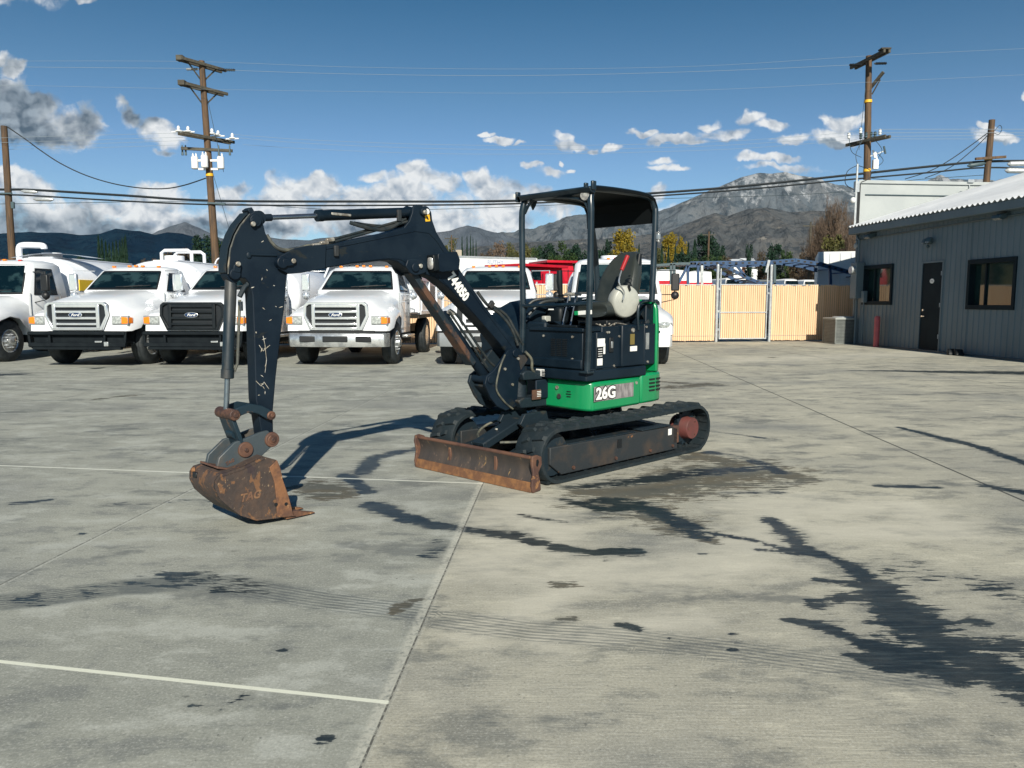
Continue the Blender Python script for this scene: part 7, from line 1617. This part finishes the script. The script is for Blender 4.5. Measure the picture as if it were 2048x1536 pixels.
def van(name, x0, x1, Y, H_, label, stripe=None, D=5., cat='van', mat='trailer', group='parked vehicles behind the fence', slope=True):
    a = (x0-1024)/1540*Y; b_ = (x1-1024)/1540*Y; L = b_-a
    r = empty(name, (a, Y, 0)); tag(r, label, cat, group)
    m = MB(); c_ = min(.35, L*.2)
    m.loft([[(0, 0, .5), (L, 0, .5), (L, D, .5), (0, D, .5)], [(0, 0, H_*.62), (L, 0, H_*.62), (L, D, H_*.62), (0, D, H_*.62)], [(c_ if slope else .02, .25, H_-.08), (L-(c_ if slope else .02), .25, H_-.08), (L-c_*.8, D-.3, H_-.08), (c_*.8, D-.3, H_-.08)], [(c_*1.5, .6, H_), (L-c_*1.5, .6, H_), (L-c_*1.5, D-.8, H_), (c_*1.5, D-.8, H_)]]); bd = m.build('body', mat, r, bevel=.03)
    if slope:
        m = MB(); m.prism([(c_*.6, H_*.66), (L-c_*.6, H_*.66), (L-c_*1.1, H_-.14), (c_*1.1, H_-.14)], .02, .30); m.build('windscreen', 'glass', bd)
    if stripe:
        m = MB(); m.box2((.02, -.02, H_*stripe[0]), (L-.02, .02, H_*stripe[1])); m.build('red_stripe', 'red_paint', bd)
    simple_wheels(r, (L*.12, L*.88), (.5, D-.6), .4)
van('box_truck', 1306, 1372, 44, 3.28, 'white box truck with a red stripe just behind the mirror and the fence', (.72, .80), slope=False, cat='truck')
van('box_truck', 1376, 1422, 47, 3.32, 'white box truck with red stripe under the blue hauler deck', (.70, .78), slope=False, cat='truck')
van('white_van', 1440, 1500, 52, 3.05, 'white van roof between the gate posts under the hauler ramp', D=6)
van('white_van', 1560, 1600, 50, 2.92, 'small white van right of the right gate post', D=4)
van('white_van', 1598, 1640, 54, 2.98, 'white van next to the tall white container', D=4)
van('grey_van', 1504, 1546, 60, 3.15, 'dull green grey van beyond the hauler near the gate', mat='ac', D=4)
van('small_truck', 832, 872, 40, 2.95, 'pale green cab visible through the gap under the boom cylinder', mat='pale_green', D=4)

# distant houses
def house_far(name, P0_, P1_, D, zr, rise, roofm, wallm, label, group='distant houses', overh=.5):
    a, b_ = Vector((P0_[0], P0_[1], 0)), Vector((P1_[0], P1_[1], 0)); L = (b_-a).length
    r = empty(name, a, math.atan2(b_.y-a.y, b_.x-a.x)); tag(r, label, 'house', group)
    m = MB(); m.box2((0, 0, 0), (L, D, zr)); w_ = m.build('wall', wallm, r, smooth=0)
    m = MB(); m.add([(-overh, -overh, zr), (L+overh, -overh, zr), (L+overh, D+overh, zr), (-overh, D+overh, zr), (D*.35, D/2, zr+rise), (L-D*.35, D/2, zr+rise)], [(0, 1, 5, 4), (1, 2, 5), (2, 3, 4, 5), (3, 0, 4), (3, 2, 1, 0)]); rf = m.build('roof', roofm, r, smooth=0)
    for i in range(max(1, int(L/4))):
        x = 1.2+i*4
        if x+1.2 < L:
            m = MB(); m.box2((x, -.04, 1.0), (x+1.2, .02, 2.1)); m.build('window', 'pane', w_)
    return r, rf
r_, rf_ = house_far('distant_house', (-5.08,72,5.72), (-1.76,76,5.96), 9, 4.55, 1.6, 'brownroof', 'cream', 'low house with wide brown shingle roof beyond the white trailer')
MB().box((3.6, 3.2, 6.1), (.4, .4, .8)).build('chimney', 'cream', rf_)
house_far('distant_house', (39.69,150,8.92), (44.89,150,8.92), 9, 7.8, 1.4, 'brownroof', 'brownroof', 'distant long brown roofed house behind the hauler')
house_far('distant_house', (39.93,140,8.16), (41.37,140,8.16), 6, 8.0, 1.2, 'roofmetal', 'trailer', 'distant small white gabled house near the gate top')
house_far('distant_house', (49.57,165,10.19), (52.12,165,10.19), 8, 8.6, 2.2, 'roofmetal', 'trailer', 'distant pale hip roofed house right of the long brown one')
house_far('distant_house', (2.43,90,6.5), (3.47,90,6.5), 5, 5.6, .8, 'roofmetal', 'cream', 'distant pale roofed house just above the white trailer end')

# ------------------------------------------------------------------ trees
def crown_mesh(kind, seed):
    rnd = random.Random(seed); m = MB()
    def leaf(p, s):
        d = Vector((rnd.gauss(0, 1), rnd.gauss(0, 1), rnd.gauss(0, 1))).normalized(); u = d.orthogonal().normalized(); v = d.cross(u); a = rnd.uniform(0, 6.28); u, v = u*math.cos(a)+v*math.sin(a), v*math.cos(a)-u*math.sin(a)
        m.add([p-u*s, p+v*s*.55, p+u*s, p-v*s*.55], [(0, 1, 2, 3)])
    if kind == 'round':      # unit crown: radius ~1, height ~2
        cl = []
        for i in range(26):
            th = rnd.uniform(0, 6.28); z = rnd.uniform(-.8, .95); rr = math.sqrt(max(0, 1-(z*.95)**2))*rnd.uniform(.35, .85); cl.append((Vector((rr*math.cos(th), rr*math.sin(th), z)), rnd.uniform(.20, .40)))
        for c, r in cl:
            for j in range(95):
                d = Vector((rnd.gauss(0, 1), rnd.gauss(0, 1), rnd.gauss(0, 1))).normalized(); leaf(c+d*r*rnd.uniform(.4, 1.1), rnd.uniform(.05, .10))
    elif kind == 'column':   # unit column: radius 1 at the base, height 2
        for j in range(1500):
            z = rnd.uniform(-1, 1); rr = (1-((z+1)/2)**2.6)*rnd.uniform(.3, .9)+.03; th = rnd.uniform(0, 6.28); k = len(m.v); s = rnd.uniform(.16, .34); c = Vector((rr*math.cos(th), rr*math.sin(th), z)); a = rnd.uniform(0, 6.28)
            m.add([c+Vector((-s*math.cos(a), -s*math.sin(a), -.02)), c+Vector((0, 0, -.05)), c+Vector((s*math.cos(a), s*math.sin(a), .0)), c+Vector((s*.2, 0, rnd.uniform(.03, .10)))], [(0, 1, 2, 3)])
    elif kind == 'bare':
        def br(p, d, L, r, depth):
            q = p+d*L; k = len(m.v); u = d.orthogonal().normalized(); v = d.cross(u)
            for pp, rr in ((p, r), (q, r*.6)):
                for a in range(3): m.v.append(tuple(pp+(u*math.cos(a*2.09)+v*math.sin(a*2.09))*rr))
            for a in range(3): m.f.append((k+a, k+(a+1) % 3, k+3+(a+1) % 3, k+3+a))
            if depth == 0:
                for _ in range(5):
                    e = q+Vector((rnd.gauss(0, .07), rnd.gauss(0, .07), rnd.gauss(.03, .06))); n2_ = Vector((rnd.gauss(0, 1), rnd.gauss(0, 1), 0)).normalized()*.006; m.add([q-n2_, q+n2_, e], [(0, 1, 2)])
                return
            for _ in range(3 if depth > 1 else 4):
                nd = (d+Vector((rnd.gauss(0, .5), rnd.gauss(0, .5), rnd.gauss(.08, .35)))).normalized(); br(p+d*L*rnd.uniform(.5, 1.), nd, L*rnd.uniform(.6, .85), r*.55, depth-1)
        for i in range(7): br(Vector((0, 0, -1)), Vector((rnd.gauss(0, .5), rnd.gauss(0, .5), 1)).normalized(), .55, .045, 5)
    V_ = np.array(m.v); zlo, zhi = V_[:, 2].min(), np.percentile(V_[:, 2], 99.8); hr = np.percentile(np.hypot(V_[:, 0], V_[:, 1]), 98)
    m.v = [(x/hr, y/hr, (z-zlo)/(zhi-zlo)*2-1) for x, y, z in m.v]
    return m
PROTO = {}
def tree(x, Y, zb, zt, hw, kind, mat, label, group, shift=0):
    """x in metres, crown from zb to zt, half width hw"""
    key = (kind, mat, (int(abs(x)*7)+shift) % 3)
    if key not in PROTO:
        o = crown_mesh(kind, hash(key[2]+len(mat)) % 999+key[2]*31).build('crown', mat, None, smooth=0, fix=False); PROTO[key] = o.data; bpy.data.objects.remove(o)
    r = empty({'column': 'cypress_tree', 'round': 'leafy_tree', 'bare': 'bare_tree'}[kind], (x, Y, 0), (x*1.7) % 6.28); tag(r, label, 'tree', group)
    c = bpy.data.objects.new('crown', PROTO[key]); link(c, r); c.location = (0, 0, (zb+zt)/2); c.scale = (hw, hw, (zt-zb)/2)
    MB().tube([(0, 0, 0), (.02, .01, zb*.6), (0, 0, zb+(zt-zb)*.35)], [max(.12, hw*.09), max(.1, hw*.07), max(.04, hw*.03)], 8).build('trunk', 'bark', r)
    return r
TREES = [  # (photo column, top row, half width px, distance, kind, leaf, label, group)
 (196, 470, 4.6, 62, 6.7, -32.84, 'column', 'leaf_dark', 'slim dark cypress, leftmost, tallest and slightly apart of the tight left cluster', 'cypresses clustered before the dark hills'),
 (203, 478, 4.6, 62, 6.38, -32.58, 'column', 'leaf_dark', 'slim dark cypress, second from the left of the tight left cluster', 'cypresses clustered before the dark hills'),
 (211, 482, 4.6, 62, 6.23, -32.28, 'column', 'leaf_dark', 'slim dark cypress, third from the left of the tight left cluster', 'cypresses clustered before the dark hills'),
 (218, 486, 4.6, 62, 6.07, -32.01, 'column', 'leaf_dark', 'slim dark cypress, fourth from the left of the tight left cluster', 'cypresses clustered before the dark hills'),
 (225, 483, 4.6, 62, 6.19, -31.72, 'column', 'leaf_dark', 'slim dark cypress, fifth from the left of the tight left cluster', 'cypresses clustered before the dark hills'),
 (232, 479, 4.6, 62, 6.34, -31.44, 'column', 'leaf_dark', 'slim dark cypress, sixth from the left of the tight left cluster', 'cypresses clustered before the dark hills'),
 (239, 481, 4.6, 62, 6.27, -31.16, 'column', 'leaf_dark', 'slim dark cypress, fourth from the right of the tight left cluster', 'cypresses clustered before the dark hills'),
 (244, 476, 4.6, 62, 6.46, -30.95, 'column', 'leaf_dark', 'slim dark cypress, third from the right of the tight left cluster', 'cypresses clustered before the dark hills'),
 (249, 474, 4.6, 62, 6.54, -30.75, 'column', 'leaf_dark', 'slim dark cypress, second from the right of the tight left cluster', 'cypresses clustered before the dark hills'),
 (251, 470, 3.6, 61, 6.61, -30.17, 'column', 'leaf_dark', 'slim dark cypress, rightmost and pointed in the tight left cluster', 'cypresses clustered before the dark hills'),
 (405, 470, 26, 90, 9.06, -35.64, 'round', 'leaf_dark', 'dark green tree directly behind the tall transformer pole', 'trees beyond the yard'),
 (440, 478, 20, 92, 8.77, -34.39, 'round', 'leaf_green', 'green tree right of the tall transformer pole', 'trees beyond the yard'),
 (375, 498, 28, 100, 8.14, -41.6, 'round', 'leaf_brown', 'low brown tree left of the transformer pole', 'trees beyond the yard'),
 (345, 506, 24, 100, 7.64, -43.55, 'round', 'leaf_brown', 'flat brown tree between olive bush and pole', 'trees beyond the yard'),
 (330, 510, 16, 85, 6.49, -37.85, 'round', 'leaf_olive', 'olive yellow bush above the second truck', 'trees beyond the yard'),
 (96, 504, 12, 90, 7.13, -53.56, 'bare', 'twig', 'small bare tree beside the white curved tank pipe', 'trees beyond the yard'),
 (50, 508, 18, 95, 7.21, -59.35, 'round', 'leaf_dark', 'low dark tree near the left edge pole', 'trees beyond the yard'),
 (160, 514, 14, 100, 7.13, -55.45, 'round', 'leaf_dark', 'low dark bush left of the cypress cluster', 'trees beyond the yard'),
 (300, 518, 22, 110, 7.42, -51.12, 'round', 'leaf_brown', 'low reddish brown shrub right of the cypress cluster', 'trees beyond the yard'),
 (900, 476, 18, 110, 10.34, -8.73, 'round', 'leaf_olive', 'yellowish olive tree just right of the boom lamp', 'trees beyond the yard'),
 (895, 498, 14, 100, 8.14, -8.27, 'round', 'leaf_dark', 'dark green tree under the olive one beside the boom', 'trees beyond the yard'),
 (924, 472, 2.6, 130, 12.29, -8.32, 'column', 'leaf_dark', 'thin distant cypress, left of two above the brown roof', 'thin distant cypresses'),
 (934, 472, 2.6, 130, 12.29, -7.49, 'column', 'leaf_dark', 'thin distant cypress, right of two above the brown roof', 'thin distant cypresses'),
 (941, 470, 2.2, 132, 12.62, -7.01, 'column', 'leaf_dark', 'thin distant cypress, first of the trio above the brown roof', 'thin distant cypresses'),
 (946, 476, 2.2, 132, 12.12, -6.59, 'column', 'leaf_dark', 'thin distant cypress, second of the trio above the brown roof', 'thin distant cypresses'),
 (952, 480, 2.2, 132, 11.79, -6.08, 'column', 'leaf_dark', 'thin distant cypress, third of the trio above the brown roof', 'thin distant cypresses'),
 (972, 502, 14, 115, 8.86, -3.83, 'round', 'leaf_brown', 'rusty orange shrub at the right end of the brown roof', 'trees beyond the yard'),
 (1000, 484, 20, 130, 11.3, -2.0, 'round', 'twig', 'grey brown leafless looking tree left of the canopy front post', 'trees beyond the yard'),
 (1022, 486, 16, 128, 10.99, -0.16, 'round', 'leaf_olive', 'olive tree just left of the canopy front post', 'trees beyond the yard'),
 (1055, 488, 15, 125, 10.61, 2.48, 'round', 'leaf_olive', 'pale olive tree just right of the canopy front post', 'trees beyond the yard'),
 (1075, 492, 14, 120, 9.94, 3.92, 'round', 'leaf_green', 'green tree above the trailer end', 'trees beyond the yard'),
 (1098, 488, 20, 112, 9.65, 5.31, 'round', 'leaf_dark', 'dark green tree left of the canopy middle, over the red truck', 'trees beyond the yard'),
 (1130, 484, 24, 110, 9.79, 7.47, 'round', 'leaf_green', 'broad green tree between the canopy front posts', 'trees beyond the yard'),
 (1160, 490, 22, 108, 9.22, 9.41, 'round', 'leaf_dark', 'dark tree against the left canopy post', 'trees beyond the yard'),
 (1110, 505, 20, 100, 7.7, 5.52, 'round', 'leaf_green', 'lower green bush above the second red truck', 'trees beyond the yard'),
 (1150, 508, 22, 98, 7.39, 7.92, 'round', 'leaf_green', 'lower green bush left of the windscreen truck', 'trees beyond the yard'),
 (1195, 500, 20, 104, 8.28, 11.4, 'round', 'leaf_dark', 'dark tree seen between the two middle canopy posts', 'trees beyond the yard'),
 (1213, 480, 11, 120, 10.85, 14.52, 'round', 'leaf_dark', 'small dark tree touching the bright yellow tree', 'trees beyond the yard'),
 (1248, 459, 27, 118, 12.25, 16.9, 'round', 'leaf_yellow', 'large round bright yellow tree seen through the canopy', 'yellow autumn trees'),
 (1222, 502, 10, 112, 8.66, 14.22, 'round', 'leaf_olive', 'olive bush under the bright yellow tree', 'trees beyond the yard'),
 (1278, 486, 3.5, 110, 9.65, 17.9, 'column', 'leaf_dark', 'narrow cypress right of the bright yellow tree', 'cypresses right of the canopy'),
 (1312, 482, 13, 120, 10.69, 22.13, 'round', 'leaf_olive', 'pale olive tree right of the rear canopy post', 'trees beyond the yard'),
 (1340, 466, 20, 122, 12.08, 24.66, 'round', 'leaf_yellow', 'tall yellow tree, left one of the pair right of the canopy', 'yellow autumn trees'),
 (1366, 474, 15, 124, 11.63, 27.14, 'round', 'leaf_yellow', 'smaller yellow tree, right one of the pair right of the canopy', 'yellow autumn trees'),
 (1308, 492, 4.2, 105, 8.88, 19.11, 'column', 'leaf_dark', 'slim cypress, first counting right from the rear canopy post', 'cypresses right of the canopy'),
 (1324, 490, 4.2, 105, 9.01, 20.18, 'column', 'leaf_dark', 'slim cypress, second counting right from the rear canopy post', 'cypresses right of the canopy'),
 (1337, 492, 4.2, 105, 8.88, 21.06, 'column', 'leaf_dark', 'slim cypress, third counting right from the rear canopy post', 'cypresses right of the canopy'),
 (1351, 490, 4.2, 105, 9.01, 22.0, 'column', 'leaf_dark', 'slim cypress, fourth counting right from the rear canopy post', 'cypresses right of the canopy'),
 (1364, 494, 4.2, 105, 8.74, 22.88, 'column', 'leaf_dark', 'slim cypress, fifth counting right from the rear canopy post', 'cypresses right of the canopy'),
 (1377, 484, 4.2, 105, 9.41, 23.74, 'column', 'leaf_dark', 'slim cypress, sixth counting right from the rear canopy post', 'cypresses right of the canopy'),
 (1390, 478, 7, 108, 10.04, 25.3, 'column', 'leaf_dark', 'wide dark cypress touching the round dark tree', 'cypresses right of the canopy'),
 (1418, 468, 27, 112, 11.07, 28.23, 'round', 'leaf_dark', 'big round dark tree behind the small distant pole', 'trees beyond the yard'),
 (1440, 490, 15, 108, 9.22, 28.78, 'round', 'leaf_dark', 'dark tree at the right shoulder of the round dark tree', 'trees beyond the yard'),
 (1370, 506, 26, 96, 7.39, 21.3, 'round', 'leaf_dark', 'low dark green bush under the yellow pair', 'trees beyond the yard'),
 (1400, 512, 22, 92, 6.79, 22.2, 'round', 'leaf_green', 'low bright green bush left of the small distant pole', 'trees beyond the yard'),
 (1430, 508, 18, 90, 6.9, 23.44, 'round', 'leaf_green', 'low green bush right of the small distant pole', 'trees beyond the yard'),
 (1452, 512, 12, 100, 7.26, 27.46, 'round', 'leaf_brown', 'reddish brown shrub beside the distant long house', 'trees beyond the yard'),
 (1498, 488, 10, 130, 10.97, 39.47, 'round', 'leaf_dark', 'small dark tree above the distant hip roofed house', 'trees beyond the yard'),
 (1520, 500, 3, 125, 9.66, 39.75, 'column', 'leaf_dark', 'short cypress right of the distant hip roofed house', 'cypresses right of the canopy'),
 (1525, 503, 13, 118, 8.97, 37.91, 'round', 'leaf_brown', 'brown shrub right of the distant houses', 'trees beyond the yard'),
 (1548, 488, 18, 112, 9.65, 37.59, 'round', 'leaf_dark', 'dark green tree above the hauler hinge', 'trees beyond the yard'),
 (1572, 500, 14, 110, 8.67, 38.65, 'round', 'leaf_green', 'green tree right of the dark one above the hauler', 'trees beyond the yard'),
 (1600, 506, 18, 105, 7.95, 38.79, 'round', 'leaf_brown', 'brownish shrub left of the dark distant pole', 'trees beyond the yard'),
 (1628, 512, 14, 100, 7.26, 38.76, 'round', 'leaf_brown', 'low brown shrub at the foot of the container', 'trees beyond the yard'),
 (1672, 400, 48, 75, 11.09, 30.95, 'bare', 'twig', 'large bare brown tree rising over the white container', 'bare trees beside the office'),
 (1640, 430, 30, 82, 10.45, 32.23, 'bare', 'twig', 'smaller bare tree left of the large bare one', 'bare trees beside the office'),
 (1668, 470, 26, 72, 7.54, 29.67, 'round', 'leaf_olive', 'olive leaved bush low inside the bare branches', 'trees beyond the yard'),
 (1700, 410, 40, 78, 10.99, 33.6, 'bare', 'twig', 'bare tree partly hidden behind the office corner', 'bare trees beside the office')
]
for (x, yt, hwpx, Y, zt, X, kind, mat, label, group) in TREES:
    k = Y/1540; zb = max(.5, zt-2.1*hwpx*k) if kind != 'column' else .3
    if kind == 'bare': zb = 1.0
    tree(X, Y, zb if kind != 'round' else max(.6, min(zb, zt*.40)), zt, hwpx*k*1.12, kind, mat, label, group)
